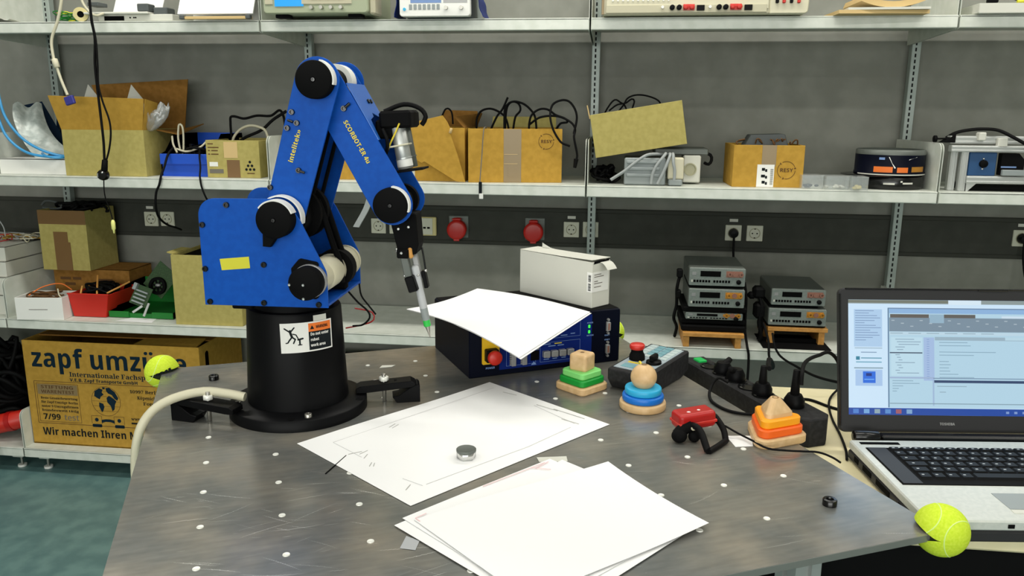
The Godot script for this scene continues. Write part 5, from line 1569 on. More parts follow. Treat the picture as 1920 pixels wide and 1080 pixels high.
# ------------------------------------------------------------------ wall sockets
func build_sockets() -> void:
	var z := -0.476
	var where := ["left of the blue arm, first of the pair", "left of the blue arm, second of the pair", "directly left of the robot wrist", "partly hidden behind the robot gripper", "left of the slotted centre upright", "half hidden behind the slotted centre upright", "with a plug in it above the multimeters", "right of the plugged one above the multimeters", "plugged, at the far right end of the duct"]
	var xs := [-2.100, -2.021, -1.0285, -0.946, -0.177, -0.095, 0.500, 0.587, 1.627]
	var ys := [1.058, 1.060, 1.052, 1.052, 1.0565, 1.0585, 1.0595, 1.0595, 1.066]
	for k in xs.size():
		var t := thing("wall_socket", "white wall socket on the grey duct, %s" % where[k], "socket", Vector3(xs[k], ys[k], z), 0.0, "")
		bits("frame", M.socket_white, t, func(g): g.box(Vector3(0, 0, 0.004), Vector3(0.066, 0.066, 0.009), 0.002))
		bits("recess", M.socket_inner, t, func(g): g.lathe([Vector2(0.0225, 0.0085), Vector2(0.0225, 0.0100), Vector2(0.0200, 0.0100), Vector2(0.0188, 0.0072), Vector2(0, 0.0072)], 28, Transform3D(Basis(Vector3(1, 0, 0), Vector3(0, 0, 1), Vector3(0, -1, 0)), Vector3.ZERO)))
		bits_stuff("contacts", M.dark, t, func(g):
			for e in [-0.0095, 0.0095]: g.cyl(Vector3(e, 0, 0.007), Vector3(e, 0, 0.0092), 0.0030, -1, 10)
			for e in [-0.0185, 0.0185]: g.box(Vector3(0, e, 0.0095), Vector3(0.006, 0.004, 0.002)))
		if k in [0, 4, 6, 8]:
			bits("number_tag", M.offwhite, t, func(g): g.box(Vector3(0.0 if k else -0.006, 0.052, 0.0012), Vector3(0.034, 0.012, 0.002)))
		if k in [6, 8]:
			var p := thing("mains_plug", "black plug in the wall socket %s" % ("above the left multimeter stack" if k == 6 else "at the far right edge"), "plug", Vector3(xs[k], ys[k], z + 0.010), 0.0, "")
			bits("plug_body", M.black, p, func(g): g.lathe([Vector2(0, 0), Vector2(0.0195, 0), Vector2(0.0195, 0.012), Vector2(0.016, 0.030), Vector2(0, 0.032)], 24, Transform3D(Basis(Vector3(1, 0, 0), Vector3(0, 0, 1), Vector3(0, -1, 0)), Vector3.ZERO)))
			wire("cord", [Vector3(0, 0.0, 0.022), Vector3(0, -0.030, 0.026), Vector3(0.0, -0.075, 0.034), Vector3(0.004, -0.13, 0.05), Vector3(0.01, -0.20, 0.09)], 0.0048, M.rubber, p)
	var t := thing("data_outlet", "cream two port telephone outlet on the grey duct beside the gripper", "socket", Vector3(-0.803, 1.056, z))
	bits("frame", M.socket_cream, t, func(g): g.box(Vector3(0, 0, 0.006), Vector3(0.072, 0.082, 0.012), 0.003))
	bits("cover", M.socket_white, t, func(g): g.box(Vector3(-0.006, 0.0, 0.0125), Vector3(0.052, 0.072, 0.004), 0.001))
	bits_each("port", M.dark, t, func(g):
		for e in [-0.016, 0.002]: g.box(Vector3(e, -0.006, 0.0146), Vector3(0.012, 0.008, 0.0012)))
	for k in 2:
		var cx: float = [-0.672, -0.338][k]
		t = thing("power_outlet", "round red three phase power socket on the duct, %s" % ["nearest the robot gripper", "above the white carton"][k], "socket", Vector3(cx, [1.053, 1.051][k], z), 0.0, "")
		bits("mount_plate", M.gunmetal, t, func(g): g.box(Vector3(0.004, 0.004, 0.003), Vector3(0.088, 0.098, 0.007), 0.003))
		bits("red_housing", M.cee_red, t, func(g):
			g.lathe([Vector2(0.040, 0.004), Vector2(0.040, 0.030), Vector2(0.036, 0.034)], 32, Transform3D(Basis(Vector3(1, 0, 0), Vector3(0, 0, 1), Vector3(0, -1, 0)), Vector3(0, -0.004, 0)))
			g.box(Vector3(0, 0.034, 0.014), Vector3(0.034, 0.022, 0.022), 0.004))
		bits("flap_cover", M.cee_red, t, func(g):
			g.lathe([Vector2(0.042, 0.034), Vector2(0.043, 0.038), Vector2(0.040, 0.043), Vector2(0.030, 0.045), Vector2(0, 0.0455)], 32, Transform3D(Basis(Vector3(1, 0, 0), Vector3(0, 0, 1), Vector3(0, -1, 0)), Vector3(0, -0.006, 0)))
			g.box(Vector3(0, -0.048, 0.040), Vector3(0.026, 0.012, 0.006), 0.002))
		bits_each("hinge", M.cee_red, t, func(g): g.cyl(Vector3(-0.018, 0.040, 0.036), Vector3(0.018, 0.040, 0.036), 0.005, -1, 12))

# ------------------------------------------------------------------ cartons and bins
# an open carton: x right, y up, z towards the room with the front at z = 0
func carton_body(called: String, label: String, at: Vector3, turn: float, s: Vector3, m: Material, open := true, category := "box", group := "") -> Node3D:
	var t := thing(called, label, category, at, turn, group)
	var th := 0.004
	bits("body", m, t, func(g):
		g.box(Vector3(s.x / 2, s.y / 2, -th / 2), Vector3(s.x, s.y, th), 0.0008)
		g.box(Vector3(s.x / 2, s.y / 2, -s.z + th / 2), Vector3(s.x, s.y, th), 0.0008)
		g.box(Vector3(th / 2, s.y / 2, -s.z / 2), Vector3(th, s.y, s.z - th), 0.0008)
		g.box(Vector3(s.x - th / 2, s.y / 2, -s.z / 2), Vector3(th, s.y, s.z - th), 0.0008)
		g.box(Vector3(s.x / 2, th / 2, -s.z / 2), Vector3(s.x - th, th, s.z - th))
		if not open: g.box(Vector3(s.x / 2, s.y - th / 2, -s.z / 2), Vector3(s.x, th, s.z), 0.0008))
	return t

# a flap: a panel through four corners, th thick
func flap(called: String, p: Array, m: Material, parent: Node, th := 0.004) -> void:
	bits(called, m, parent, func(g): g.sheet(func(u, v): return p[0].lerp(p[1], u).lerp(p[3].lerp(p[2], u), v), 4, 3, th))

func bin_body(t: Node, s: Vector3, front: float, m: Material, lip := 0.0) -> void:
	# storage bin: full height at the back, low open front
	var th := 0.003
	var side := PackedVector2Array([Vector2(0, 0), Vector2(0, front), Vector2(-s.z * 0.12, front * 1.1), Vector2(-s.z * 0.38, s.y), Vector2(-s.z, s.y), Vector2(-s.z, 0)])
	bits("bin_shell", m, t, func(g):
		for e in [0.0, s.x - th]:
			g.prism(side, 0, th, 0.0, false, Transform3D(Basis(Vector3(0, 0, 1), Vector3(0, 1, 0), Vector3(1, 0, 0)), Vector3(e, 0, 0)))
		g.box(Vector3(s.x / 2, th / 2, -s.z / 2), Vector3(s.x, th, s.z))
		g.box(Vector3(s.x / 2, s.y / 2, -s.z + th / 2), Vector3(s.x, s.y, th))
		g.box(Vector3(s.x / 2, front * 0.28, -0.006), Vector3(s.x - th, front * 0.56, th))
		g.box(Vector3(s.x / 2, front * 0.78, 0.004), Vector3(s.x, front * 0.46, th + 0.004), 0.0015)
		g.box(Vector3(s.x / 2, front * 0.56, -0.002), Vector3(s.x, 0.003, 0.014)))

func scribble(r: RandomNumberGenerator, c: Vector3, s: Vector3, n: int) -> Array:
	var p := []
	for i in n: p.append(c + Vector3(r.randf_range(-1, 1) * s.x, r.randf_range(-1, 1) * s.y, r.randf_range(-1, 1) * s.z))
	return p

func bars(called: String, m: Material, parent: Node, list: Array, z := 0.0006, h := 0.004) -> void:
	# printed lines too blurred to read: [x, y, width]
	bits_stuff(called, m, parent, func(g):
		for q in list: g.box(Vector3(q[0] + q[2] / 2, q[1], z), Vector3(q[2], h, 0.0005)))

func ring_print(c: Vector2, r: float, parent: Node, m: Material) -> void:
	# recycling circle of three arrows round its letters
	bits_stuff("circle_print", m, parent, func(g):
		for k in 3:
			var a := TAU * k / 3 + 0.5
			for i in 9:
				var b0 := a + 1.65 * i / 9.0
				var p := Vector3(c.x + cos(b0) * r, c.y + sin(b0) * r, 0.0006)
				g.box(Vector3.ZERO, Vector3(0.0018, r * 0.19, 0.0005), 0.0, frame(p, Vector3(cos(b0), sin(b0), 0), Vector3(-sin(b0), cos(b0), 0)))
			var e := a + 1.75
			var q := Vector2(c.x + cos(e) * r, c.y + sin(e) * r)
			var tn := Vector2(-sin(e), cos(e))
			var nn := Vector2(cos(e), sin(e))
			g.prism(PackedVector2Array([q + tn * r * 0.2, q + nn * r * 0.15, q - nn * r * 0.15]), 0.0003, 0.0008))
	text("RESY", r * 0.42, Transform3D(Basis.IDENTITY, Vector3(c.x, c.y, 0.0006)), m, parent, 700, "Droid Sans", HORIZONTAL_ALIGNMENT_CENTER, r * 1.45)

# ------------------------------------------------------------------ top shelf
func build_top_shelf() -> void:
	var Y: float = SHELF[0] + 0.0005
	var t := thing("plastic_sleeve", "crumpled white plastic sleeve at the left end of the top shelf", "packaging", Vector3(-2.49, Y, 0.0))
	bits("sleeve", M.offwhite, t, func(g): g.sheet(func(u, v): return Vector3(0.01 + u * 0.16, 0.004 + 0.012 * absf(sin(u * 7.0)) * (0.5 + 0.5 * cos(v * 5.0)), -0.14 * v - 0.005), 14, 8, 0.001))
	t = thing("wire_bundle", "small bundle of green and yellow wires on the top shelf behind the hanging cable", "cable", Vector3(-2.13, Y, -0.05))
	var r := RandomNumberGenerator.new()
	r.seed = 4
	for k in 5:
		wire("wire", scribble(r, Vector3(0.02, 0.02, 0), Vector3(0.05, 0.018, 0.03), 6), 0.0022, M.bin_green if k < 3 else M.yellow, t)
	t = thing("tape_roll", "small roll of yellowish tape standing on the top shelf", "tape", Vector3(-2.035, Y + 0.0265, -0.02), 0.5)
	bits("roll", M.socket_cream, t, func(g): g.lathe([Vector2(0.012, -0.012), Vector2(0.026, -0.012), Vector2(0.026, 0.012), Vector2(0.012, 0.012), Vector2(0.012, -0.012)], 28, Transform3D(Basis(Vector3(1, 0, 0), Vector3(0, 0, 1), Vector3(0, -1, 0)), Vector3.ZERO)))
	bits("core", M.dark, t, func(g): g.cyl(Vector3(0, 0, -0.010), Vector3(0, 0, 0.009), 0.012, -1, 20))
	# grey electronics chassis
	t = thing("electronics_chassis", "light grey open electronics chassis on the left of the top shelf", "device", Vector3(-1.985, Y, -0.01))
	bits_each("base_tray", M.offwhite, t, func(g):
		g.box(Vector3(0.17, 0.014, -0.16), Vector3(0.30, 0.024, 0.30), 0.002)
		g.box(Vector3(0.10, 0.030, -0.12), Vector3(0.26, 0.008, 0.25), 0.002))
	bits("card_slot", M.dark, t, func(g): g.box(Vector3(0.085, 0.012, -0.0095), Vector3(0.080, 0.016, 0.002)))
	bits("cover_plate", M.white_metal, t, func(g): g.box(Vector3.ZERO, Vector3(0.20, 0.10, 0.004), 0.001, frame(Vector3(0.14, 0.084, -0.10), Vector3(1, -0.02, 0), Vector3(0, 1, -0.5))))
	bits_each("control", M.dark, t, func(g):
		for q in [0.150, 0.165, 0.172]: g.cyl(Vector3(q, 0.014, -0.011), Vector3(q, 0.014, -0.008), 0.0028, -1, 10))
	bits_each("dark_module", M.grey_dark, t, func(g):
		g.box(Vector3(-0.005, 0.066, -0.05), Vector3(0.045, 0.014, 0.06), 0.002)
		g.box(Vector3(0.205, 0.050, -0.03), Vector3(0.045, 0.028, 0.05), 0.003, Transform3D(Basis(Vector3(0, 0, 1), 0.0), Vector3.ZERO))
		g.box(Vector3(0.260, 0.028, -0.06), Vector3(0.055, 0.05, 0.06), 0.003))
	t = thing("slide_box", "white flat case, front tilted back to catch more light, near the left seam of the top shelf", "box", Vector3(-1.628, Y, 0.028))
	bits("front_board", M.paper, t, func(g): g.box(Vector3.ZERO, Vector3(0.292, 0.20, 0.006), 0.001, frame(Vector3(0.156, 0.108, -0.045), Vector3(1, 0, 0), Vector3(0.03, 1, -0.50))))  # slope added so the board catches more of the ceiling light
	bits("case_back", M.white, t, func(g): g.box(Vector3(0.156, 0.07, -0.16), Vector3(0.28, 0.13, 0.12), 0.003))
	bits("base_strip", M.card_edge, t, func(g): g.box(Vector3(0.165, 0.006, -0.005), Vector3(0.255, 0.010, 0.02), 0.001))
	bits_each("foot", M.grey_dark, t, func(g):
		for x in [0.03, 0.285]: g.box(Vector3(x, 0.008, 0.002), Vector3(0.018, 0.014, 0.02), 0.002))
	# oscilloscope
	t = thing("oscilloscope", "beige oscilloscope with glowing blue screen on the top shelf", "oscilloscope", Vector3(-1.265, Y, 0.075))
	bits("case", M.scope_body, t, func(g):
		g.prism(rounded([Vector3(0, 0.012, 0.012), Vector3(0.385, 0.012, 0.012), Vector3(0.385, 0.20, 0.012), Vector3(0, 0.20, 0.012)], 0.01), -0.30, 0.0, 0.004))
	bits_each("foot", M.black_matte, t, func(g):
		for x in [0.06, 0.33]:
			for z in [-0.04, -0.26]: g.box(Vector3(x, 0.006, z), Vector3(0.05, 0.012, 0.04), 0.002))
	bits_each("front_panel", M.beige_plastic, t, func(g):
		g.box(Vector3(0.235, 0.118, 0.001), Vector3(0.185, 0.150, 0.004), 0.002)
		g.box(Vector3(0.022, 0.118, 0.001), Vector3(0.030, 0.150, 0.004), 0.002))
	bits("screen", M.screen_blue, t, func(g): g.box(Vector3(0.097, 0.112, 0.001), Vector3(0.106, 0.150, 0.003)))
	bits_each("button", M.grey_plastic, t, func(g):
		for r2 in 4:
			for c in 5: g.box(Vector3(0.185 + c * 0.025, 0.070 + r2 * 0.028, 0.005), Vector3(0.014, 0.010, 0.006), 0.001))
	bits_each("input_jack", M.steel, t, func(g):
		for c in 4: g.cyl(Vector3(0.182 + c * 0.036, 0.032, 0.0), Vector3(0.182 + c * 0.036, 0.032, 0.016), 0.0065, -1, 14))
	bits("side_handle", M.beige_plastic, t, func(g): g.box(Vector3(0.395, 0.075, -0.06), Vector3(0.022, 0.13, 0.09), 0.006))
	# function generator under a blue cover
	t = thing("function_generator", "white bench instrument with a blue dust cover over its back on the top shelf", "device", Vector3(-0.772, Y, 0.045))
	bits("case", M.white, t, func(g): g.prism(rounded([Vector3(0, 0.002, 0.010), Vector3(0.252, 0.002, 0.010), Vector3(0.252, 0.13, 0.010), Vector3(0, 0.13, 0.010)], 0.01), -0.02, 0.008, 0.002))
	bits("chassis", M.grey_plastic, t, func(g): g.box(Vector3(0.126, 0.066, -0.15), Vector3(0.24, 0.125, 0.26), 0.003))
	bits_each("button", M.grey_plastic, t, func(g):
		for c in 7: g.box(Vector3(0.040 + c * 0.0165, 0.034, 0.0085), Vector3(0.011, 0.018, 0.003), 0.001))
	bits("grey_field", M.connector, t, func(g): g.box(Vector3(0.20, 0.062, 0.0082), Vector3(0.085, 0.03, 0.001)))
	bits("blue_field", M.panel_print, t, func(g): g.box(Vector3(0.095, 0.062, 0.0082), Vector3(0.11, 0.03, 0.001)))
	bits("power_button", M.cyan, t, func(g): g.cyl(Vector3(0.018, 0.026, 0.006), Vector3(0.018, 0.026, 0.011), 0.0055, -1, 14))
	bits_each("output_jack", M.steel, t, func(g):
		for x in [0.168, 0.222]: g.cyl(Vector3(x, 0.030, 0.008), Vector3(x, 0.030, 0.020), 0.0065, -1, 14))
	bits_each("dust_cover", M.navy, t, func(g):
		g.sheet(func(u, v): return Vector3(-0.006 - 0.018 * v + 0.002 * sin(v * 12.0), 0.13 - v * 0.128, -0.012 - 0.16 * u), 4, 10, 0.002)
		g.sheet(func(u, v): return Vector3(0.258 + 0.034 * v + 0.003 * sin(v * 14.0), 0.13 - v * 0.128, -0.012 - 0.16 * u - 0.008 * sin(v * 9.0)), 6, 12, 0.002)
		g.sheet(func(u, v): return Vector3(-0.006 + 0.264 * u, 0.1335, -0.012 - 0.16 * v), 4, 4, 0.002))
	# laboratory power supply
	t = thing("power_supply", "long beige power supply with red and black terminals on the top shelf", "power supply", Vector3(-0.066, Y, 0.035))
	bits("case", M.beige_plastic, t, func(g): g.box(Vector3(0.285, 0.068, -0.15), Vector3(0.560, 0.130, 0.30), 0.004))
	bits("front_plate", M.ivory, t, func(g): g.box(Vector3(0.288, 0.075, 0.001), Vector3(0.540, 0.110, 0.004), 0.001))
	bits("lower_plate", M.beige_plastic, t, func(g): g.box(Vector3(0.285, 0.022, 0.003), Vector3(0.536, 0.026, 0.004), 0.001))
	bits("side_strip", M.tape_clear, t, func(g): g.box(Vector3(0.006, 0.068, 0.002), Vector3(0.008, 0.128, 0.006), 0.001))
	bits_each("black_terminal", M.black, t, func(g):
		for x in [0.240, 0.263, 0.395, 0.417]: g.cyl(Vector3(x, 0.025, 0.004), Vector3(x, 0.025, 0.022), 0.0085, -1, 16, 0.001)
		for x in [0.335, 0.492]: g.box(Vector3(x, 0.024, 0.006), Vector3(0.026, 0.018, 0.006), 0.001))
	bits_each("red_terminal", M.red, t, func(g):
		for x in [0.285, 0.306, 0.440, 0.462]: g.cyl(Vector3(x, 0.026, 0.004), Vector3(x, 0.026, 0.022), 0.0085, -1, 16, 0.001)
		for x in [0.296, 0.451]: g.box(Vector3(x, 0.026, 0.006), Vector3(0.038, 0.020, 0.003)))
	bits_stuff("small_knobs", M.white, t, func(g):
		for x in [0.208, 0.366]: g.cyl(Vector3(x, 0.027, 0.004), Vector3(x, 0.027, 0.012), 0.005, -1, 12)
		for c in 12: g.cyl(Vector3(0.04 + c * 0.017, 0.050, 0.002), Vector3(0.04 + c * 0.017, 0.050, 0.007), 0.0035, -1, 8))
	t = thing("terminal_unit", "narrow ivory terminal unit standing against the long power supply", "device", Vector3(0.496, Y, 0.040))
	bits("case", M.ivory, t, func(g): g.prism(rounded([Vector3(0, 0.003, 0.004), Vector3(0.124, 0.003, 0.012), Vector3(0.130, 0.12, 0.012), Vector3(0, 0.12, 0.004)], 0.01), -0.20, 0.0, 0.003))
	bits_each("clamp", M.black, t, func(g):
		for x in [0.022, 0.068]: g.box(Vector3(x, 0.046, 0.004), Vector3(0.010, 0.020, 0.012), 0.002))
	bits_each("red_clamp", M.red, t, func(g):
		for x in [0.044, 0.092]: g.box(Vector3(x, 0.046, 0.004), Vector3(0.010, 0.020, 0.012), 0.002))
	# papers
	var names := ["bottom yellowed paper sheaf overhanging the top shelf", "thick paper sheaf in the middle of the top shelf pile", "curled yellow topmost paper sheaf of the top shelf pile"]
	var dims := [[0.715, 1.005, 0.0, 0.012, 0.060], [0.745, 1.000, 0.012, 0.020, 0.055], [0.790, 0.985, 0.020, 0.040, 0.045]]
	for k in 3:
		var q: Array = dims[k]
		t = thing("paper_sheaf", names[k], "paper", Vector3(q[0], Y, q[4]), [0.06, -0.03, 0.02][k], "paper sheaves on the top shelf")
		var w: float = q[1] - q[0]
		var th: float = q[3] - q[2] - 0.0006
		bits("sheets", M.card_edge if k != 1 else M.offwhite, t, func(g): g.sheet(func(u, v):
			var lift := 0.020 * pow(2.0 * u - 1.0, 2.0) if k == 2 else 0.0
			return Vector3(w * u, q[2] + th / 2 + lift + (0.010 * (1.0 - u) * pow(1.0 - v, 2.0) * 0.0), -0.21 * v), 10, 4, th))
	t = thing("parts_tray", "clear tray of small electronic parts at the right end of the top shelf", "tray", Vector3(1.165, Y, 0.02))
	bits_each("tray", M.offwhite, t, func(g):
		g.box(Vector3(0.17, 0.004, -0.10), Vector3(0.34, 0.006, 0.20), 0.001)
		g.box(Vector3(0.17, 0.018, 0.0), Vector3(0.34, 0.030, 0.003))
		g.box(Vector3(0.0, 0.018, -0.10), Vector3(0.003, 0.030, 0.20)))
	bits("dark_part", M.black, t, func(g):
		g.box(Vector3(0.045, 0.042, -0.02), Vector3(0.034, 0.012, 0.014), 0.002, Transform3D(Basis(Vector3(0, 0, 1), 0.0), Vector3.ZERO))
		g.tube([Vector3(0.05, 0.045, -0.02), Vector3(0.09, 0.052, -0.03), Vector3(0.13, 0.044, -0.03), Vector3(0.15, 0.030, -0.02)], 0.003))
	bits("yellow_part", M.yellow, t, func(g): g.cyl(Vector3(0.115, 0.036, -0.005), Vector3(0.140, 0.038, -0.005), 0.007, -1, 14, 0.001))

# ------------------------------------------------------------------ middle shelf
func build_mid_shelf() -> void:
	var Y: float = SHELF[1] + 0.0005
	var r := RandomNumberGenerator.new()
	r.seed = 9
	var t := carton_body("flat_carton", "low white carton lying at the left end of the middle shelf", Vector3(-2.488, Y, -0.060), 0.0, Vector3(0.300, 0.062, 0.30), M.white, false)
	# coil of foil strip in blue tubing, standing on the white carton
	t = thing("foil_roll", "roll of crinkled silver foil standing among blue hoses on the flat white carton", "roll", Vector3(-2.39, Y + 0.0625, -0.2))
	bits("foil", M.foil, t, func(g): g.sheet(func(u, v):
		var a: float = -0.5 + v * 1.15
		return Vector3(-0.085 + 0.06 * u + 0.135 * v * (0.6 + 0.4 * u), 0.005 + 0.215 * (1.0 - v) * cos(a * 0.5) + 0.012 * sin(u * 9.0 + v * 4.0), 0.04 - 0.09 * u + 0.05 * sin(v * 3.0)), 12, 16, 0.002))
	bits("inner_lining", M.tube_dark, t, func(g): g.sheet(func(u, v):
		return Vector3(-0.105 + 0.05 * u + 0.12 * v, 0.003 + 0.225 * (1.0 - v) * (0.92 + 0.08 * u), -0.035 - 0.06 * u), 6, 12, 0.003))
	t = thing("tube_coil", "light blue plastic hoses bending round the silver foil roll", "tubing", Vector3(-2.49, Y + 0.0625, -0.05))
	var ho := t.position
	for q in [[Vector3(-2.470, 1.630, -0.08), Vector3(-2.442, 1.576, -0.05), Vector3(-2.431, 1.524, -0.05), Vector3(-2.405, 1.476, -0.05), Vector3(-2.358, 1.426, -0.05), Vector3(-2.293, 1.389, -0.05), Vector3(-2.238, 1.369, -0.06), Vector3(-2.200, 1.360, -0.08)], [Vector3(-2.470, 1.540, -0.06), Vector3(-2.454, 1.493, -0.05), Vector3(-2.433, 1.447, -0.045), Vector3(-2.396, 1.405, -0.045), Vector3(-2.342, 1.374, -0.045), Vector3(-2.274, 1.361, -0.05), Vector3(-2.200, 1.358, -0.07)], [Vector3(-2.300, 1.372, -0.07), Vector3(-2.260, 1.362, -0.04), Vector3(-2.215, 1.357, -0.05), Vector3(-2.192, 1.362, -0.09)]]:
		var p := []
		for e in q: p.append(e - ho)
		wire("hose", p, 0.0055, M.tube_blue, t)
	t = thing("tube_coil", "dark blue cable coil leaning in the gap left of the big open carton", "cable", Vector3(-2.30, Y + 0.0625, -0.31))
	bits_stuff("coil", M.tube_dark, t, func(g):
		for k in 4:
			var pts := []
			for i in 25:
				var a := TAU * i / 24.0
				pts.append(Vector3(-0.04 + cos(a) * (0.055 + 0.005 * k), 0.11 + sin(a) * (0.085 + 0.007 * k), 0.01 * k - 0.02 + 0.03 * cos(a)))
			g.tube(pts, 0.0055, 6))
	# big open carton
	var w := 0.340; var h := 0.181; var d := 0.335
	t = carton_body("open_carton", "largest open cardboard carton with raised flaps on the left of the middle shelf", Vector3(-2.180, Y, -0.035), deg_to_rad(1.5), Vector3(w, h, d), M.card_beige)
	flap("front_flap", [Vector3(0, h, -0.002), Vector3(w - 0.002, h, -0.002), Vector3(w + 0.026, h + 0.119, 0.020), Vector3(-0.026, h + 0.130, 0.020)], M.card, t)
	flap("side_flap", [Vector3(w - 0.002, h, -0.004), Vector3(w - 0.002, h, -0.09), Vector3(w + 0.030, h + 0.105, -0.07), Vector3(w + 0.026, h + 0.119, 0.010)], M.card, t)
	flap("back_flap", [Vector3(0, h, -d + 0.002), Vector3(w, h, -d + 0.002), Vector3(w + 0.045, h + 0.205, -d + 0.03), Vector3(-0.05, h + 0.180, -d + 0.03)], M.card_brown_shade, t)  # dark brown paints the shadow at the back of the carton
	flap("right_flap", [Vector3(w, h - 0.002, -d), Vector3(w, h - 0.002, -0.10), Vector3(w + 0.085, h - 0.02, -0.12), Vector3(w + 0.085, h + 0.02, -d)], M.card_brown_shade, t)
	for q in [0.018, 0.205]:
		flap("inner_flap", [Vector3(q, h + 0.06, -0.10), Vector3(q + 0.085, h + 0.06, -0.12), Vector3(q + 0.055, h + 0.12, -0.16), Vector3(q + 0.004, h + 0.178, -0.17)], M.offwhite, t)
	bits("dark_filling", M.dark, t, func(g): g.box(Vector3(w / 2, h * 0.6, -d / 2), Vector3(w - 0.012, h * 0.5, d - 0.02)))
	# crumpled clear bag on the carton's edge
	t = thing("plastic_bag", "crumpled clear plastic bag between the open carton and the blue bin", "bag", Vector3(-1.805, Y + 0.186, -0.09))
	var fn := FastNoiseLite.new()
	fn.frequency = 9.0
	fn.seed = 3
	bits("film", M.film, t, func(g): g.sheet(func(u, v):
		var a: float = TAU * u
		var e: float = PI * (v - 0.5)
		var q := Vector3(cos(e) * cos(a) * 0.062, sin(e) * 0.075 + 0.060, cos(e) * sin(a) * 0.05)
		return 0.62 * q * (1.0 + 0.6 * fn.get_noise_3d(q.x * 3, q.y * 3, q.z * 3)) + Vector3(0.035 * sin(e), 0, 0), 20, 12, 0.0008))
	bits("film_twist", M.film, t, func(g): g.sheet(func(u, v): return Vector3(-0.130 + 0.115 * u, 0.004 + 0.045 * u * u + 0.016 * sin(v * 9.0) * u, 0.02 + 0.03 * (v - 0.5)), 8, 8, 0.0008))
	bits("knot", M.white, t, func(g): g.ball(Vector3(-0.125, 0.008, 0.025), 0.012, 8, Vector3(1.4, 0.8, 0.8)))
	# blue bin
	t = thing("storage_bin", "blue open fronted storage bin holding cables on the middle shelf", "bin", Vector3(-1.800, Y, -0.085))
	bin_body(t, Vector3(0.205, 0.165, 0.30), 0.088, M.bin_blue)
	t = thing("cable_heap", "tangle of black leads and ivory cable loops in the blue bin", "cable", Vector3(-1.70, Y + 0.006, -0.22))
	bits_stuff("black_leads", M.rubber, t, func(g):
		for k in 9: g.tube(scribble(r, Vector3(0, 0.070, 0), Vector3(0.075, 0.045, 0.10), 7), 0.0055, 6))
	for q in [[Vector3(-0.045, 0.06, 0.07), Vector3(-0.055, 0.13, 0.07), Vector3(-0.052, 0.175, 0.07), Vector3(-0.042, 0.197, 0.07), Vector3(-0.032, 0.17, 0.07), Vector3(-0.040, 0.06, 0.07)], [Vector3(-0.056, 0.10, 0.09), Vector3(-0.012, 0.090, 0.09), Vector3(0.042, 0.108, 0.08), Vector3(0.06, 0.13, 0.06)], [Vector3(-0.075, 0.15, 0.08), Vector3(-0.068, 0.12, 0.09), Vector3(-0.048, 0.085, 0.10)]]:
		wire("ivory_loop", q, 0.0042, M.ivory, t)
	# toner carton
	w = 0.215; h = 0.145; d = 0.30
	t = carton_body("toner_carton", "closed tan carton printed with a triangle of six dots, next to the blue bin", Vector3(-1.592, Y, -0.058), deg_to_rad(2), Vector3(w, h, d), M.card_beige, true)
	bits_each("dot_print", M.print_dark, t, func(g):
		var k := 0
		for row in 3:
			for c in row + 1:
				g.prism(circle(0.0052, 16, Vector2(0.175 + (c - row * 0.5) * 0.0155, 0.062 - row * 0.0145)), 0.0002, 0.0006))
	bars("text_print", M.print_brown, t, [[0.008, 0.131, 0.022], [0.008, 0.117, 0.044], [0.008, 0.105, 0.008], [0.022, 0.105, 0.026], [0.008, 0.091, 0.008], [0.020, 0.091, 0.030], [0.162, 0.018, 0.030]], 0.0004, 0.004)
	bits("tape", M.tape_brown, t, func(g): g.box(Vector3(0.108, 0.035, 0.0005), Vector3(0.052, 0.068, 0.0008)))
	bits("tape", M.card_edge, t, func(g): g.box(Vector3(0.100, 0.108, 0.0005), Vector3(0.055, 0.062, 0.0008)))
	bits("label", M.white, t, func(g): g.box(Vector3(0.028, 0.052, 0.0005), Vector3(0.034, 0.017, 0.0008)))
	bits("label", M.print_grey, t, func(g): g.box(Vector3(0.038, 0.025, 0.0005), Vector3(0.056, 0.016, 0.0008)))
	cable("black_cable", "black lead bent over the back of the toner carton", [Vector3(-1.592, 1.42, -0.28), Vector3(-1.592, 1.500, -0.28), Vector3(-1.586, 1.522, -0.28), Vector3(-1.536, 1.514, -0.29), Vector3(-1.480, 1.526, -0.29), Vector3(-1.420, 1.526, -0.29), Vector3(-1.370, 1.545, -0.28), Vector3(-1.345, 1.44, -0.26)], 0.0052, M.rubber)
	cable("black_cable", "thick black lead running down from the left of the blue arm to the toner carton", [Vector3(-1.33, 1.545, -0.24), Vector3(-1.385, 1.510, -0.23), Vector3(-1.43, 1.470, -0.22), Vector3(-1.50, 1.436, -0.20), Vector3(-1.55, 1.40, -0.20)], 0.0062, M.rubber)
	cable("ivory_cable", "ivory cable arch rising out of the toner carton", [Vector3(-1.555, 1.36, -0.2), Vector3(-1.547, 1.43, -0.2), Vector3(-1.519, 1.467, -0.2), Vector3(-1.479, 1.486, -0.2), Vector3(-1.439, 1.484, -0.2), Vector3(-1.405, 1.465, -0.2), Vector3(-1.39, 1.38, -0.2)], 0.0055, M.ivory)
	# carton behind the robot's forearm, one flap hanging loose
	w = 0.53; h = 0.200; d = 0.30
	t = carton_body("open_carton", "cardboard carton behind the forearm with one big flap hanging across its front", Vector3(-1.095, Y, -0.075), 0.0, Vector3(w, h, d), M.card)
	var p0 := t.position
	var z := -0.030 - p0.z
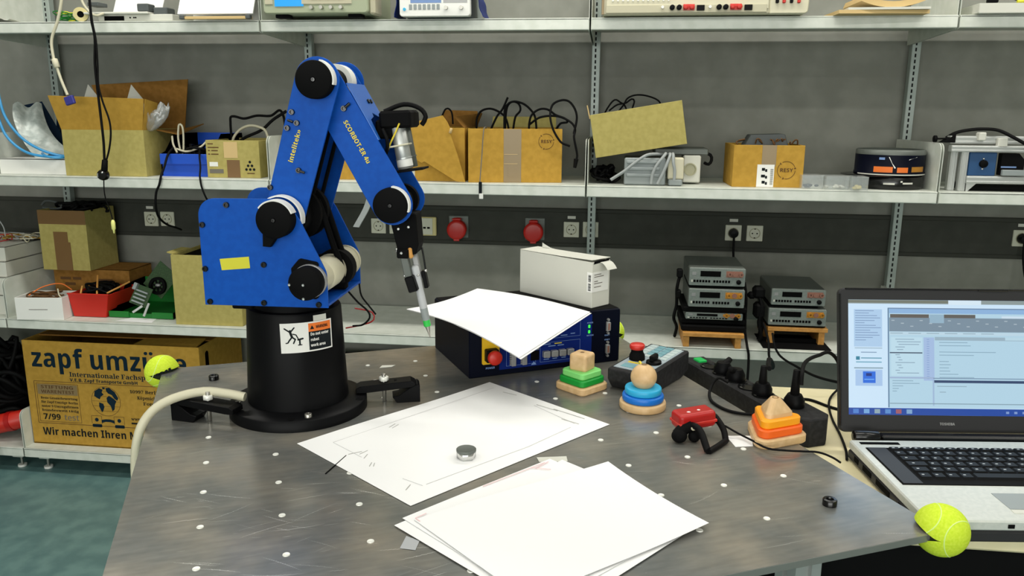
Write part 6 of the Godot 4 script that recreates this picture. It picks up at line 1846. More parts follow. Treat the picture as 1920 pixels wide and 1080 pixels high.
	bits("hanging_flap", M.card, t, func(g):
		var o := PackedVector2Array()
		for q in [[-0.781, 1.502], [-0.700, 1.520], [-0.640, 1.534], [-0.622, 1.510], [-0.607, 1.478], [-0.612, 1.470], [-0.580, 1.375], [-0.556, 1.290], [-0.590, 1.291], [-0.712, 1.364], [-0.722, 1.358], [-0.772, 1.388]]:
			o.append(Vector2(q[0] - p0.x, q[1] - p0.y))
		g.prism(o, z - 0.004, z, 0.0006))
	bits("flap_fold", M.card_edge, t, func(g): g.cyl(Vector3(-0.612 - p0.x, 1.470 - p0.y, z), Vector3(-0.606 - p0.x, 1.488 - p0.y, z + 0.003), 0.006, 0.005, 12, 0.001))
	flap("back_flap", [Vector3(w - 0.16, h, -d + 0.003), Vector3(w, h, -d + 0.003), Vector3(w - 0.004, h + 0.062, -d - 0.01), Vector3(w - 0.14, h + 0.066, -d - 0.01)], M.card_brown_shade, t)  # darker card colour stands in for shade on this flap
	flap("side_flap", [Vector3(w - 0.004, h, -0.02), Vector3(w - 0.004, h, -d + 0.01), Vector3(w + 0.020, h + 0.055, -d + 0.02), Vector3(w - 0.05, h + 0.040, -0.06)], M.card_brown_shade, t)  # same painted shade as on the back flap
	bits("white_sticker", M.offwhite, t, func(g): g.box(Vector3(-0.775 - p0.x, 0.030, 0.0006), Vector3(0.030, 0.034, 0.0008)))
	cable("black_cable", "short black lead end sticking up behind the hanging flap", [Vector3(-0.69, 1.50, -0.2), Vector3(-0.668, 1.552, -0.2), Vector3(-0.655, 1.560, -0.2), Vector3(-0.640, 1.545, -0.2), Vector3(-0.635, 1.50, -0.2)], 0.0035, M.rubber)
	# taped carton
	w = 0.352; h = 0.199; d = 0.29
	t = carton_body("open_carton", "cardboard carton with clear tape down its front and a circle stamp, full of black leads", Vector3(-0.547, Y, -0.044), deg_to_rad(9), Vector3(w, h, d), M.card)
	flap("back_flap", [Vector3(0.09, h, -d + 0.003), Vector3(w, h, -d + 0.003), Vector3(w, h + 0.042, -d - 0.01), Vector3(0.095, h + 0.042, -d - 0.01)], M.card_beige, t)
	bits_each("clear_tape", M.tape_clear, t, func(g):
		g.box(Vector3(0.166, h / 2, 0.0005), Vector3(0.066, h - 0.002, 0.0008))
		g.box(Vector3(0.164, h * 0.55, 0.0010), Vector3(0.030, h * 0.86, 0.0008)))
	bits_stuff("tape_crease", M.card_edge, t, func(g):
		for q in [0.070, 0.105]: g.box(Vector3(0.160, q, 0.0016), Vector3(0.05, 0.0016, 0.0006)))
	ring_print(Vector2(0.292, 0.153), 0.028, t, M.print_brown)
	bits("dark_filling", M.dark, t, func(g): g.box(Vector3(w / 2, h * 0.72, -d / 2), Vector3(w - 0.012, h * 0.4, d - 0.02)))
	var leads := [
		[Vector3(-0.540, 1.46, -0.2), Vector3(-0.542, 1.508, -0.2), Vector3(-0.538, 1.529, -0.2), Vector3(-0.521, 1.552, -0.2), Vector3(-0.487, 1.56, -0.2), Vector3(-0.453, 1.548, -0.2), Vector3(-0.427, 1.525, -0.2), Vector3(-0.41, 1.46, -0.2)],
		[Vector3(-0.49, 1.47, -0.2), Vector3(-0.461, 1.531, -0.2), Vector3(-0.440, 1.558, -0.2), Vector3(-0.419, 1.603, -0.2)],
		[Vector3(-0.425, 1.45, -0.15), Vector3(-0.425, 1.534, -0.15), Vector3(-0.421, 1.566, -0.15), Vector3(-0.396, 1.586, -0.15), Vector3(-0.358, 1.581, -0.15), Vector3(-0.329, 1.561, -0.15), Vector3(-0.308, 1.531, -0.15), Vector3(-0.30, 1.46, -0.15)],
		[Vector3(-0.40, 1.46, -0.2), Vector3(-0.389, 1.530, -0.2), Vector3(-0.370, 1.555, -0.2), Vector3(-0.379, 1.581, -0.2), Vector3(-0.406, 1.585, -0.2), Vector3(-0.423, 1.56, -0.2), Vector3(-0.43, 1.46, -0.2)],
		[Vector3(-0.33, 1.46, -0.13), Vector3(-0.321, 1.531, -0.12), Vector3(-0.293, 1.557, -0.12), Vector3(-0.260, 1.559, -0.12), Vector3(-0.228, 1.539, -0.12), Vector3(-0.182, 1.516, -0.12), Vector3(-0.210, 1.506, -0.13), Vector3(-0.24, 1.46, -0.15)],
		[Vector3(-0.33, 1.50, -0.13), Vector3(-0.285, 1.529, -0.12), Vector3(-0.219, 1.533, -0.12), Vector3(-0.170, 1.512, -0.115), Vector3(-0.153, 1.488, -0.11), Vector3(-0.155, 1.457, -0.09), Vector3(-0.142, 1.393, -0.09), Vector3(-0.145, 1.372, -0.09)],
		[Vector3(-0.157, 1.470, -0.10), Vector3(-0.148, 1.536, -0.11), Vector3(-0.172, 1.583, -0.11), Vector3(-0.204, 1.592, -0.11), Vector3(-0.240, 1.571, -0.10), Vector3(-0.240, 1.508, -0.075), Vector3(-0.205, 1.442, -0.075), Vector3(-0.170, 1.425, -0.085)]]
	var lo := Vector3(-0.36, Y + h, -0.16)
	t = thing("lead_bundle", "looping black leads spilling out of the taped cardboard carton", "cable", lo)
	for q in leads:
		var pp := []
		for e in q: pp.append(e - lo)
		wire("lead", pp, 0.0042, M.rubber, t)
	bits("lead_plug", M.rubber, t, func(g): g.cyl(Vector3(-0.145, 1.378, -0.09) - lo, Vector3(-0.150, 1.345, -0.09) - lo, 0.009, 0.006, 12))
	t = thing("hanging_strap", "narrow dark strap hanging over the taped carton and the shelf lip", "strap", Vector3(-0.487, Y + 0.20, -0.04))
	bits("strap", M.print_grey, t, func(g): g.tube([Vector3(0.012, -0.01, -0.045), Vector3(0.002, 0.004, -0.010), Vector3(0.0, -0.02, 0.010), Vector3(-0.004, -0.10, 0.020), Vector3(-0.006, -0.19, 0.052), Vector3(-0.006, -0.205, 0.054)], 0.0022, 6))
	bits("strap_end", M.print_dark, t, func(g): g.box(Vector3(-0.004, -0.215, 0.0555), Vector3(0.012, 0.046, 0.003), 0.001))
	bits("connector", M.white, t, func(g): g.box(Vector3(-0.001, -0.245, 0.0555), Vector3(0.015, 0.020, 0.006), 0.001))
	# tilted beige box on the grey power supplies
	var tilt := deg_to_rad(9.6)
	w = 0.332; h = 0.156; d = 0.24
	t = carton_body("open_box", "tilted open beige box of leads resting on the grey power units", Vector3(-0.072, 1.3845, -0.055), 0.0, Vector3(w, h, d), M.card_beige)
	t.rotation = Vector3(0, 0, tilt)
	t.position.x = -0.0715
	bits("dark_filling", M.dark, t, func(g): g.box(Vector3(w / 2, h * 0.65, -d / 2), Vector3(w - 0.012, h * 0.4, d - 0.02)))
	bits("edge_strip", M.card_edge, t, func(g): g.box(Vector3(-0.002, h + 0.012, -0.03), Vector3(0.004, 0.05, 0.010), 0.0005, Transform3D(Basis(Vector3(0, 0, 1), 0.06), Vector3(0.008, 0, 0))))
	t = thing("lead_bundle", "thin black leads curling over the rim of the tilted beige box", "cable", Vector3(0.0, 1.555, -0.17))
	for q in [[Vector3(-0.05, -0.02, 0), Vector3(-0.034, 0.012, 0.01), Vector3(-0.009, 0.040, 0.01), Vector3(0.013, 0.030, 0.01), Vector3(0.028, 0.020, 0), Vector3(0.04, -0.01, 0)], [Vector3(0.0, -0.01, 0), Vector3(0.024, 0.022, 0.01), Vector3(0.038, 0.046, 0.01), Vector3(0.070, 0.058, 0.01), Vector3(0.114, 0.054, 0), Vector3(0.155, 0.036, -0.01), Vector3(0.165, 0.010, -0.01)], [Vector3(-0.03, 0.0, 0.02), Vector3(0.0, 0.022, 0.02), Vector3(0.03, 0.028, 0.02), Vector3(0.06, 0.042, 0.01), Vector3(0.056, 0.006, 0.01)]]:
		wire("lead", q, 0.0032, M.rubber, t)
	# grey power units beneath
	t = thing("power_unit", "ribbed grey power unit with thick grey leads under the tilted box", "power supply", Vector3(0.034, Y, -0.050))
	bits("case", M.grey_plastic, t, func(g): g.box(Vector3(0.075, 0.050, -0.08), Vector3(0.150, 0.098, 0.16), 0.004))
	bits_each("rib", M.grey_plastic, t, func(g):
		for y in [0.036, 0.060, 0.084]: g.box(Vector3(0.068, y, 0.002), Vector3(0.122, 0.012, 0.008), 0.003))
	var uo := t.position
	for q in [[Vector3(-0.014, 1.308, -0.03), Vector3(0.032, 1.339, -0.025), Vector3(0.077, 1.376, -0.025), Vector3(0.111, 1.398, -0.03), Vector3(0.139, 1.402, -0.05), Vector3(0.170, 1.400, -0.08)], [Vector3(0.176, 1.399, -0.075), Vector3(0.181, 1.404, -0.045), Vector3(0.168, 1.388, -0.030), Vector3(0.148, 1.360, -0.026), Vector3(0.136, 1.330, -0.026), Vector3(0.132, 1.296, -0.026)], [Vector3(0.192, 1.399, -0.070), Vector3(0.197, 1.402, -0.040), Vector3(0.190, 1.381, -0.026), Vector3(0.174, 1.338, -0.022), Vector3(0.155, 1.296, -0.022)], [Vector3(0.204, 1.398, -0.070), Vector3(0.207, 1.402, -0.036), Vector3(0.208, 1.374, -0.022), Vector3(0.214, 1.346, -0.022), Vector3(0.214, 1.310, -0.022)]]:
		var pp := []
		for e in q: pp.append(e - uo)
		wire("lead", pp, 0.0058, M.grey_cable, t)
	t = thing("plug_adapter", "rounded white plug adapter beside the ribbed grey power unit", "adapter", Vector3(0.190, Y, -0.045))
	bits("case", M.ivory, t, func(g): g.rbox(Vector3(0.030, 0.062, -0.03), Vector3(0.058, 0.080, 0.05), 0.008, 3))
	bits("lower_case", M.grey_plastic, t, func(g): g.box(Vector3(0.030, 0.012, -0.02), Vector3(0.050, 0.022, 0.05), 0.004))
	t = thing("socket_box", "white box with a round mains socket behind the white plug adapter", "socket", Vector3(0.252, Y, -0.130))
	bits("case", M.offwhite, t, func(g): g.box(Vector3(0.032, 0.056, -0.05), Vector3(0.064, 0.100, 0.10), 0.004))
	bits("socket_face", M.socket_inner, t, func(g): g.lathe([Vector2(0.024, 0.0), Vector2(0.024, 0.004), Vector2(0.020, 0.004), Vector2(0.018, 0.001), Vector2(0, 0.001)], 26, Transform3D(Basis(Vector3(1, 0, 0), Vector3(0, 0, 1), Vector3(0, -1, 0)), Vector3(0.026, 0.055, 0.0))))
	t = thing("flat_case", "flat dark grey instrument case on the white socket box", "device", Vector3(0.160, Y + 0.1066, -0.28))
	bits("case", M.gunmetal, t, func(g):
		g.box(Vector3(0.085, 0.012, 0.04), Vector3(0.200, 0.024, 0.17), 0.004)
		g.box(Vector3(0.085, 0.015, 0.126), Vector3(0.19, 0.004, 0.002)))
	wire("lead", [Vector3(0.16, 0.008, 0.10), Vector3(0.195, 0.0, 0.10), Vector3(0.200, -0.02, 0.10), Vector3(0.190, -0.035, 0.10), Vector3(0.175, -0.03, 0.09)], 0.006, M.rubber, t)
	t = thing("cable_heap", "dark tangled leads in the shade left of the grey power unit", "cable", Vector3(-0.03, Y, -0.16))
	bits_stuff("leads", M.rubber, t, func(g):
		for k in 8: g.tube(scribble(r, Vector3(-0.005, 0.035, 0), Vector3(0.05, 0.028, 0.06), 7), 0.006, 6))
	# plain carton with stamp and label
	w = 0.248; h = 0.150; d = 0.22
	t = carton_body("open_carton", "small cardboard carton with circle stamp and a black and white label", Vector3(0.423, Y, -0.057), deg_to_rad(1), Vector3(w, h, d), M.card)
	ring_print(Vector2(0.188, 0.062), 0.031, t, M.print_brown)
	bits("label", M.white, t, func(g): g.box(Vector3(0.116, 0.041, 0.0006), Vector3(0.060, 0.080, 0.0008)))
	bits_stuff("label_print", M.print_dark, t, func(g):
		for q in [[0.108, 0.064, 0.016], [0.118, 0.060, 0.010], [0.108, 0.040, 0.020], [0.119, 0.036, 0.010], [0.110, 0.018, 0.016], [0.120, 0.014, 0.010]]: g.box(Vector3(q[0], q[1], 0.0011), Vector3(q[2] * 0.7, 0.010, 0.0005))
		for k in 14: g.box(Vector3(0.138, 0.010 + k * 0.0042, 0.0011), Vector3(0.010, 0.0016, 0.0005)))
	bits_each("clear_tape", M.tape_clear, t, func(g): g.box(Vector3(0.125, 0.112, 0.0004), Vector3(0.050, 0.076, 0.0006)))
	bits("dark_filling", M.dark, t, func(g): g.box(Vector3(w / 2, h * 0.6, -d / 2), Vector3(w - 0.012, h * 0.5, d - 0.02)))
	t = thing("plastic_tub", "grey green translucent tub poking out of the stamped small carton", "container", Vector3(0.545, Y + 0.128, -0.17))
	bits("tub", M.grey_dark, t, func(g): g.prism(rounded([Vector2(-0.085, 0), Vector2(0.085, 0), Vector2(0.065, 0.060), Vector2(-0.055, 0.056)], 0.006), -0.05, 0.05, 0.003))
	bits_stuff("debris", M.print_brown, t, func(g):
		for k in 6: g.tube(scribble(r, Vector3(r.randf_range(-0.1, 0.1), 0.034, 0.07), Vector3(0.02, 0.012, 0.01), 4), 0.003, 5))
	# three clear boxes
	var cb := [[0.660, 0.076, -0.030, "clear plastic box of blue and white bits against the stamped carton"], [0.738, 0.078, -0.002, "middle clear plastic box with pale crumbs in it"], [0.817, 0.058, 0.018, "rightmost clear plastic box with yellowish bits below the film spool"]]
	for k in 3:
		t = thing("clear_box", cb[k][3], "box", Vector3(cb[k][0], Y, cb[k][2]), 0.0, "clear boxes on the middle shelf")
		var bw: float = cb[k][1]
		bits("shell", M.clear_box, t, func(g):
			g.box(Vector3(bw / 2, 0.0235, 0), Vector3(bw - 0.002, 0.045, 0.001))
			g.box(Vector3(bw / 2, 0.0235, -0.07), Vector3(bw - 0.002, 0.045, 0.001))
			for e in [0.001, bw - 0.001]: g.box(Vector3(e, 0.0235, -0.035), Vector3(0.001, 0.045, 0.069)))
		bits("lid", M.film, t, func(g): g.box(Vector3(bw / 2, 0.0465, -0.035), Vector3(bw, 0.003, 0.072), 0.001))
		bits_stuff("contents", [M.tube_dark, M.offwhite, M.socket_cream][k], t, func(g):
			for q in 10: g.ball(Vector3(r.randf_range(0.012, bw - 0.012), 0.006 + r.randf() * 0.006, -0.012 - r.randf() * 0.045), 0.006, 5, Vector3(1.3, 0.8, 1.0)))
	# disc spindle cases
	t = thing("disc_case", "wide black disc spindle case standing under the blue one", "spindle case", Vector3(0.990, Y, -0.150))
	bits("drum", M.black_gloss, t, func(g): g.lathe([Vector2(0, 0), Vector2(0.114, 0), Vector2(0.116, 0.003), Vector2(0.116, 0.038), Vector2(0.112, 0.044), Vector2(0, 0.044)], 56))
	bits_stuff("white_print", M.offwhite, t, func(g):
		for q in [[-0.42, -0.10, 0.018], [0.06, 0.12, 0.026], [0.13, 0.46, 0.020]]: g.lathe([Vector2(0.1163, q[2]), Vector2(0.1166, q[2]), Vector2(0.1166, q[2] + 0.006), Vector2(0.1163, q[2] + 0.006)], 10, Transform3D.IDENTITY, PI / 2 - q[1], PI / 2 - q[0]))
	t = thing("disc_case", "dark blue disc spindle case with white triangle label on the black one", "spindle case", Vector3(0.990, Y + 0.0485, -0.150))
	bits("drum", M.navy_dark, t, func(g): g.lathe([Vector2(0, 0), Vector2(0.117, 0), Vector2(0.119, 0.002), Vector2(0.119, 0.010), Vector2(0.117, 0.012), Vector2(0.117, 0.072), Vector2(0, 0.072)], 56))
	bits("clear_rim", M.gunmetal, t, func(g): g.lathe([Vector2(0.113, 0.0722), Vector2(0.117, 0.0722), Vector2(0.1165, 0.086), Vector2(0.112, 0.090), Vector2(0.108, 0.088), Vector2(0.104, 0.076), Vector2(0.0, 0.074)], 56))
	bits("white_band", M.offwhite, t, func(g): g.lathe([Vector2(0.1192, 0.002), Vector2(0.1195, 0.002), Vector2(0.1195, 0.006), Vector2(0.1192, 0.006)], 40, Transform3D.IDENTITY, 0.35, 2.9))
	for q in [[-0.64, -0.10, 0.012, 0.020, M.orange_print], [0.02, 0.34, 0.012, 0.018, M.orange_print], [0.46, 1.0, 0.014, 0.018, M.gold]]:
		bits("orange_badge", q[4], t, func(g): g.lathe([Vector2(0.1172, q[2]), Vector2(0.1176, q[2]), Vector2(0.1176, q[2] + q[3]), Vector2(0.1172, q[2] + q[3])], 10, Transform3D.IDENTITY, PI / 2 - q[1] + 0.1, PI / 2 - q[0] + 0.1))
	var tri := Geo.new()
	tri.prism(PackedVector2Array([Vector2(-0.028, 0.066), Vector2(0.074, 0.066), Vector2(0.045, 0.058), Vector2(-0.006, 0.026)]), 0.0, 0.0004)
	mesh_part("triangle_label", bent(tri.mesh(), 0.1174), M.white, t, Transform3D(Basis(Vector3.UP, -0.1), Vector3.ZERO))
	bits("blue_badge", M.panel_print, t, func(g): g.lathe([Vector2(0.1172, 0.056), Vector2(0.1176, 0.056), Vector2(0.1176, 0.064), Vector2(0.1172, 0.064)], 6, Transform3D.IDENTITY, PI / 2 + 0.44, PI / 2 + 0.60))
	t = thing("spool_disc", "flat black disc jutting out to the left beneath the blue disc case", "disc", Vector3(0.945, Y + 0.0445, -0.150))
	bits("disc", M.black_gloss, t, func(g): g.lathe([Vector2(0, 0), Vector2(0.118, 0), Vector2(0.120, 0.0015), Vector2(0.118, 0.0036), Vector2(0, 0.0036)], 48))
	# aluminium profile machine
	t = thing("profile_machine", "aluminium profile machine frame with blue motor plate at the right end of the middle shelf", "machine", Vector3(1.165, Y, -0.045))
	var prof := func(g: Geo, c: Vector3, s: Vector3, ax: int):
		g.box(c, s, 0.0015)
		var e := Vector3(s.x * 0.25, s.y * 0.25, s.z * 0.25)
		e[ax] = s[ax]
		for sg in [-1.0, 1.0]:
			var q := Vector3.ZERO
			var o := e
			var k := 1 if ax != 1 else 0
			q[k] = sg * s[k] * 0.26
			o[k] = s[k] * 0.22
			o[2] = 0.004
			g.box(c + q + Vector3(0, 0, s.z * 0.5), o, 0.001)
	for x in [0.012, 0.040]:
		bits("post", M.alu, t, func(g): prof.call(g, Vector3(x, 0.078, -0.012 - (0.0 if x > 0.02 else 0.02)), Vector3(0.024, 0.156, 0.024), 1))
	bits("rear_post", M.alu, t, func(g): prof.call(g, Vector3(0.012, 0.078, -0.24), Vector3(0.024, 0.156, 0.024), 1))
	bits("end_post", M.alu, t, func(g): prof.call(g, Vector3(0.40, 0.078, -0.012), Vector3(0.024, 0.156, 0.024), 1))
	bits("top_rail", M.alu, t, func(g): prof.call(g, Vector3(0.20, 0.146, -0.010), Vector3(0.42, 0.022, 0.030), 0))
	bits("upper_rail", M.alu, t, func(g): prof.call(g, Vector3(0.20, 0.176, -0.030), Vector3(0.42, 0.026, 0.030), 0))
	bits("middle_rail", M.alu, t, func(g): prof.call(g, Vector3(0.23, 0.040, -0.008), Vector3(0.36, 0.026, 0.030), 0))
	bits("gusset", M.alu, t, func(g): g.prism(PackedVector2Array([Vector2(0.054, 0.0), Vector2(0.060, 0.0), Vector2(0.086, 0.027), Vector2(0.054, 0.027)]), -0.02, 0.002))
	bits("base_plate", M.black_matte, t, func(g): g.box(Vector3(0.23, 0.010, -0.10), Vector3(0.33, 0.018, 0.16), 0.002))
	var mp := bits("motor_plate", M.tube_dark, t, func(g): g.box(Vector3(0.1015, 0.094, -0.016), Vector3(0.090, 0.080, 0.02), 0.002))
	mp.material_override = M.motor_blue
	bits("shaft_boss", M.black_matte, mp, func(g): g.cyl(Vector3(0.103, 0.095, -0.008), Vector3(0.103, 0.095, 0.006), 0.013, -1, 24, 0.001))
	bits_each("shaft_screw", M.chrome, mp, func(g):
		for y in [0.078, 0.112]: g.ball(Vector3(0.103, y, -0.005), 0.004, 8))
	bits("connector_block", M.black_matte, t, func(g):
		g.prism(rounded([Vector2(0.160, 0.056), Vector2(0.235, 0.056), Vector2(0.235, 0.110), Vector2(0.215, 0.132), Vector2(0.160, 0.132)], 0.004), -0.03, 0.0, 0.001))
	bits("grey_bracket", M.grey_plastic, t, func(g): g.box(Vector3(0.200, 0.066, 0.004), Vector3(0.075, 0.020, 0.02), 0.002))
	bits("connector_print", M.panel_print, t, func(g): g.box(Vector3(0.185, 0.085, 0.0006), Vector3(0.05, 0.005, 0.0008)))
	bits_each("carriage", M.offwhite, t, func(g):
		g.box(Vector3(0.088, 0.188, -0.012), Vector3(0.024, 0.028, 0.03), 0.003)
		g.box(Vector3(0.155, 0.166, -0.005), Vector3(0.032, 0.036, 0.02), 0.003))
	bits("clamp_screw", M.black_matte, t, func(g):
		g.cyl(Vector3(-0.055, 0.178, -0.03), Vector3(0.0, 0.180, -0.03), 0.003, -1, 10)
		g.cyl(Vector3(-0.060, 0.178, -0.03), Vector3(-0.050, 0.178, -0.03), 0.012, -1, 14, 0.001)
		g.prism(PackedVector2Array([Vector2(-0.035, 0.166), Vector2(0.006, 0.166), Vector2(0.006, 0.196)]), -0.05, -0.01, 0.001))
	cable("black_cable", "thick black lead arching over the top of the aluminium profile machine", [Vector3(1.155, 1.468, -0.10), Vector3(1.182, 1.487, -0.09), Vector3(1.220, 1.497, -0.08), Vector3(1.262, 1.501, -0.07), Vector3(1.304, 1.497, -0.05), Vector3(1.345, 1.474, -0.025), Vector3(1.400, 1.442, -0.015), Vector3(1.47, 1.40, -0.015)], 0.0058, M.rubber)

# ------------------------------------------------------------------ lower shelf
func meter(label: String, at: Vector3, w: float, h: float, posts: Material) -> void:
	var t := thing("multimeter", label, "multimeter", at, 0.0, "bench multimeters on the wooden stands")
	bits("case", M.gunmetal, t, func(g): g.box(Vector3(w / 2, h / 2, -0.125), Vector3(w, h, 0.25), 0.004))
	bits("front_frame", M.meter_face, t, func(g):
		g.prism(rounded([Vector2(0.001, 0.001), Vector2(w - 0.001, 0.001), Vector2(w - 0.001, h - 0.001), Vector2(0.001, h - 0.001)], 0.004), -0.002, 0.006, 0.0015))
	bits("display", M.dark, t, func(g): g.box(Vector3(w * 0.38, h * 0.68, 0.0062), Vector3(w * 0.36, h * 0.30, 0.002)))
	bits("badge", M.connector, t, func(g): g.box(Vector3(w * 0.09, h * 0.68, 0.0062), Vector3(w * 0.07, h * 0.18, 0.001)))
	bits_stuff("buttons", M.dark, t, func(g):
		for k in 12: g.box(Vector3(w * (0.10 + 0.052 * k + (0.04 if k > 5 else 0.0)), h * 0.27, 0.0066), Vector3(w * 0.036, h * 0.13, 0.003), 0.0008))
	bits("power_key", M.offwhite, t, func(g): g.box(Vector3(w * 0.055, h * 0.27, 0.0066), Vector3(w * 0.03, h * 0.12, 0.003)))
	bits("jack", posts, t, func(g):
		for k in 2: g.lathe([Vector2(0.0035, 0.006), Vector2(0.0085, 0.006), Vector2(0.008, 0.012), Vector2(0.0038, 0.012)], 18, Transform3D(Basis(Vector3(1, 0, 0), Vector3(0, 0, 1), Vector3(0, -1, 0)), Vector3(w * (0.715 + 0.205 * k), h * 0.68, 0)))
		g.box(Vector3(w * 0.80, h * 0.68, 0.0062), Vector3(w * 0.29, h * 0.34, 0.0008)))
	bits("red_jack", M.pin, t, func(g): g.cyl(Vector3(w * 0.815, h * 0.68, 0.006), Vector3(w * 0.815, h * 0.68, 0.010), 0.009, -1, 16))
	bits("range_knob", M.black, t, func(g): g.cyl(Vector3(w * 0.88, h * 0.27, 0.006), Vector3(w * 0.88, h * 0.27, 0.014), 0.0085, -1, 16, 0.001))

func stand(label: String, x0: float, x1: float, z: float, h: float) -> void:
	var Y: float = SHELF[2] + 0.0005
	var t := thing("wooden_stand", label, "stand", Vector3(x0, Y, z), 0.0, "")
	var w := x1 - x0
	bx("top_board", Vector3(w / 2, h - 0.008, -0.12), Vector3(w, 0.015, 0.24), M.pine, t, 0.001)
	for e in [0.014, w - 0.020]:
		bx("leg", Vector3(e, (h - 0.0155) / 2, -0.12), Vector3(0.022, h - 0.0155, 0.23), M.pine, t, 0.001)
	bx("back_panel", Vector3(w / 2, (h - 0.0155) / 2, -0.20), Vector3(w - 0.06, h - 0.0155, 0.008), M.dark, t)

func build_lower_shelf() -> void:
	var Y: float = SHELF[2] + 0.0005
	var r := RandomNumberGenerator.new()
	r.seed = 21
	# the far left pile of flat cartons, seen past the side plate
	var hs := [0.085, 0.075, 0.065, 0.060]
	var y := Y
	for k in 4:
		carton_body("flat_carton", ["lowest flat white carton of the pile behind the left side plate", "second flat white carton from the bottom of the far left pile", "third flat white carton up in the far left pile", "topmost flat white carton of the far left pile, under loose wires"][k], Vector3(-2.86 + 0.008 * k, y, -0.055 - 0.01 * k), 0.0, Vector3(0.335 - 0.012 * k, hs[k], 0.33), M.offwhite, false, "box", "flat cartons in the far left pile")
		y += hs[k] + 0.0006
	var t := thing("wire_bundle", "loose beige and red wires lying on the far left pile of flat cartons", "cable", Vector3(-2.60, y + 0.004, -0.25))
	for k in 6: wire("wire", scribble(r, Vector3(-0.02, 0.010, 0.0), Vector3(0.12, 0.012, 0.10), 6), 0.0025, [M.ivory, M.card, M.grey_cable, M.red_dark, M.ivory, M.rubber][k], t)
	wire("wire", [Vector3(-0.02, 0.01, 0.05), Vector3(-0.05, 0.06, 0.02), Vector3(-0.11, 0.12, 0.0), Vector3(-0.14, 0.17, -0.02)], 0.0025, M.grey_cable, t)
	# two cartons, one on the other
	t = carton_body("closed_carton", "low brown carton beneath the taped upper carton", Vector3(-2.465, Y, -0.270), 0.0, Vector3(0.360, 0.165, 0.175), M.card_brown_shade, false)
	bars("dark_print", M.print_brown, t, [[0.03, 0.12, 0.05], [0.09, 0.12, 0.04], [0.21, 0.115, 0.07], [0.05, 0.095, 0.05]], 0.0006, 0.012)
	var w := 0.222; var h := 0.262; var d := 0.205
	t = carton_body("open_carton", "upright carton with brown tape strips, standing on the low brown carton", Vector3(-2.476, Y + 0.1656, -0.225), 0.0, Vector3(w, h, d), M.card_beige)
	bits_each("brown_tape", M.tape_brown, t, func(g):
		g.box(Vector3(w / 2, h - 0.030, 0.0006), Vector3(w, 0.060, 0.0009))
		g.box(Vector3(0.098, 0.085, 0.0006), Vector3(0.066, 0.168, 0.0009))
		g.box(Vector3(0.108, 0.062, 0.0012), Vector3(0.066, 0.124, 0.0009)))
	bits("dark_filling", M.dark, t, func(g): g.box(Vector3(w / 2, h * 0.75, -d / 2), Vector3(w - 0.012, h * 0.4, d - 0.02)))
	t = thing("cable_heap", "coiled black leads and a grey tube end in the taped upright carton", "cable", Vector3(-2.37, Y + 0.1656 + h, -0.33))
	bits_stuff("black_leads", M.rubber, t, func(g):
		for k in 8: g.tube(scribble(r, Vector3(0.03, 0.004, 0), Vector3(0.10, 0.022, 0.06), 7), 0.006, 6))
	wire("grey_tube", [Vector3(-0.16, 0.010, 0.0), Vector3(-0.12, 0.030, 0.02), Vector3(-0.06, 0.024, 0.03), Vector3(-0.04, 0.008, 0.03), Vector3(-0.08, -0.002, 0.03), Vector3(-0.14, 0.0, 0.02)], 0.005, M.grey_dark, t)
	# white box of bits
	t = carton_body("open_box", "small white open box of wires at the left of the lower shelf", Vector3(-2.441, Y, 0.012), deg_to_rad(7), Vector3(0.196, 0.094, 0.14), M.white)
	bars("small_print", M.print_grey, t, [[0.055, 0.044, 0.078]], 0.0006, 0.0022)
	bits_stuff("wires", M.print_brown, t, func(g):
		for k in 6: g.tube(scribble(r, Vector3(0.095, 0.090, -0.07), Vector3(0.07, 0.012, 0.045), 5), 0.0035, 5))
	wire("orange_wire", [Vector3(0.03, 0.092, -0.05), Vector3(0.07, 0.120, -0.09), Vector3(0.13, 0.128, -0.12), Vector3(0.17, 0.10, -0.13)], 0.0025, M.orange_print, t)
	wire("pale_wire", [Vector3(0.15, 0.118, -0.06), Vector3(0.17, 0.100, -0.03), Vector3(0.185, 0.088, -0.02)], 0.0028, M.ivory, t)
	# red bin
	t = thing("storage_bin", "red tapered plastic bin with probe leads on the lower shelf", "bin", Vector3(-2.170, Y, -0.075))
	bits("bin_shell", M.red, t, func(g):
		var lo := [Vector3(-0.074, 0.002, 0), Vector3(0.070, 0.002, 0), Vector3(0.070, 0.002, -0.17), Vector3(-0.074, 0.002, -0.17)]
		var hi := [Vector3(-0.084, 0.100, 0.012), Vector3(0.096, 0.100, 0.012), Vector3(0.096, 0.100, -0.185), Vector3(-0.084, 0.100, -0.185)]
		for k in 4:
			var k2 := (k + 1) % 4
			g.sheet(func(u, v): return lo[k].lerp(lo[k2], u).lerp(hi[k].lerp(hi[k2], u), v), 2, 2, 0.003)
		g.box(Vector3(-0.002, 0.003, -0.085), Vector3(0.14, 0.004, 0.165))
		for e in [[Vector3(0.006, 0.101, 0.012), Vector3(0.186, 0.005, 0.008)], [Vector3(0.006, 0.101, -0.185), Vector3(0.186, 0.005, 0.008)]]: g.box(e[0], e[1], 0.001))
	bits("dark_filling", M.dark, t, func(g): g.box(Vector3(0.0, 0.045, -0.085), Vector3(0.13, 0.07, 0.16)))
	bits_stuff("probe_leads", M.rubber, t, func(g):
		for k in 8: g.tube(scribble(r, Vector3(0.01, 0.105, -0.09), Vector3(0.075, 0.022, 0.06), 6), 0.0042, 6))
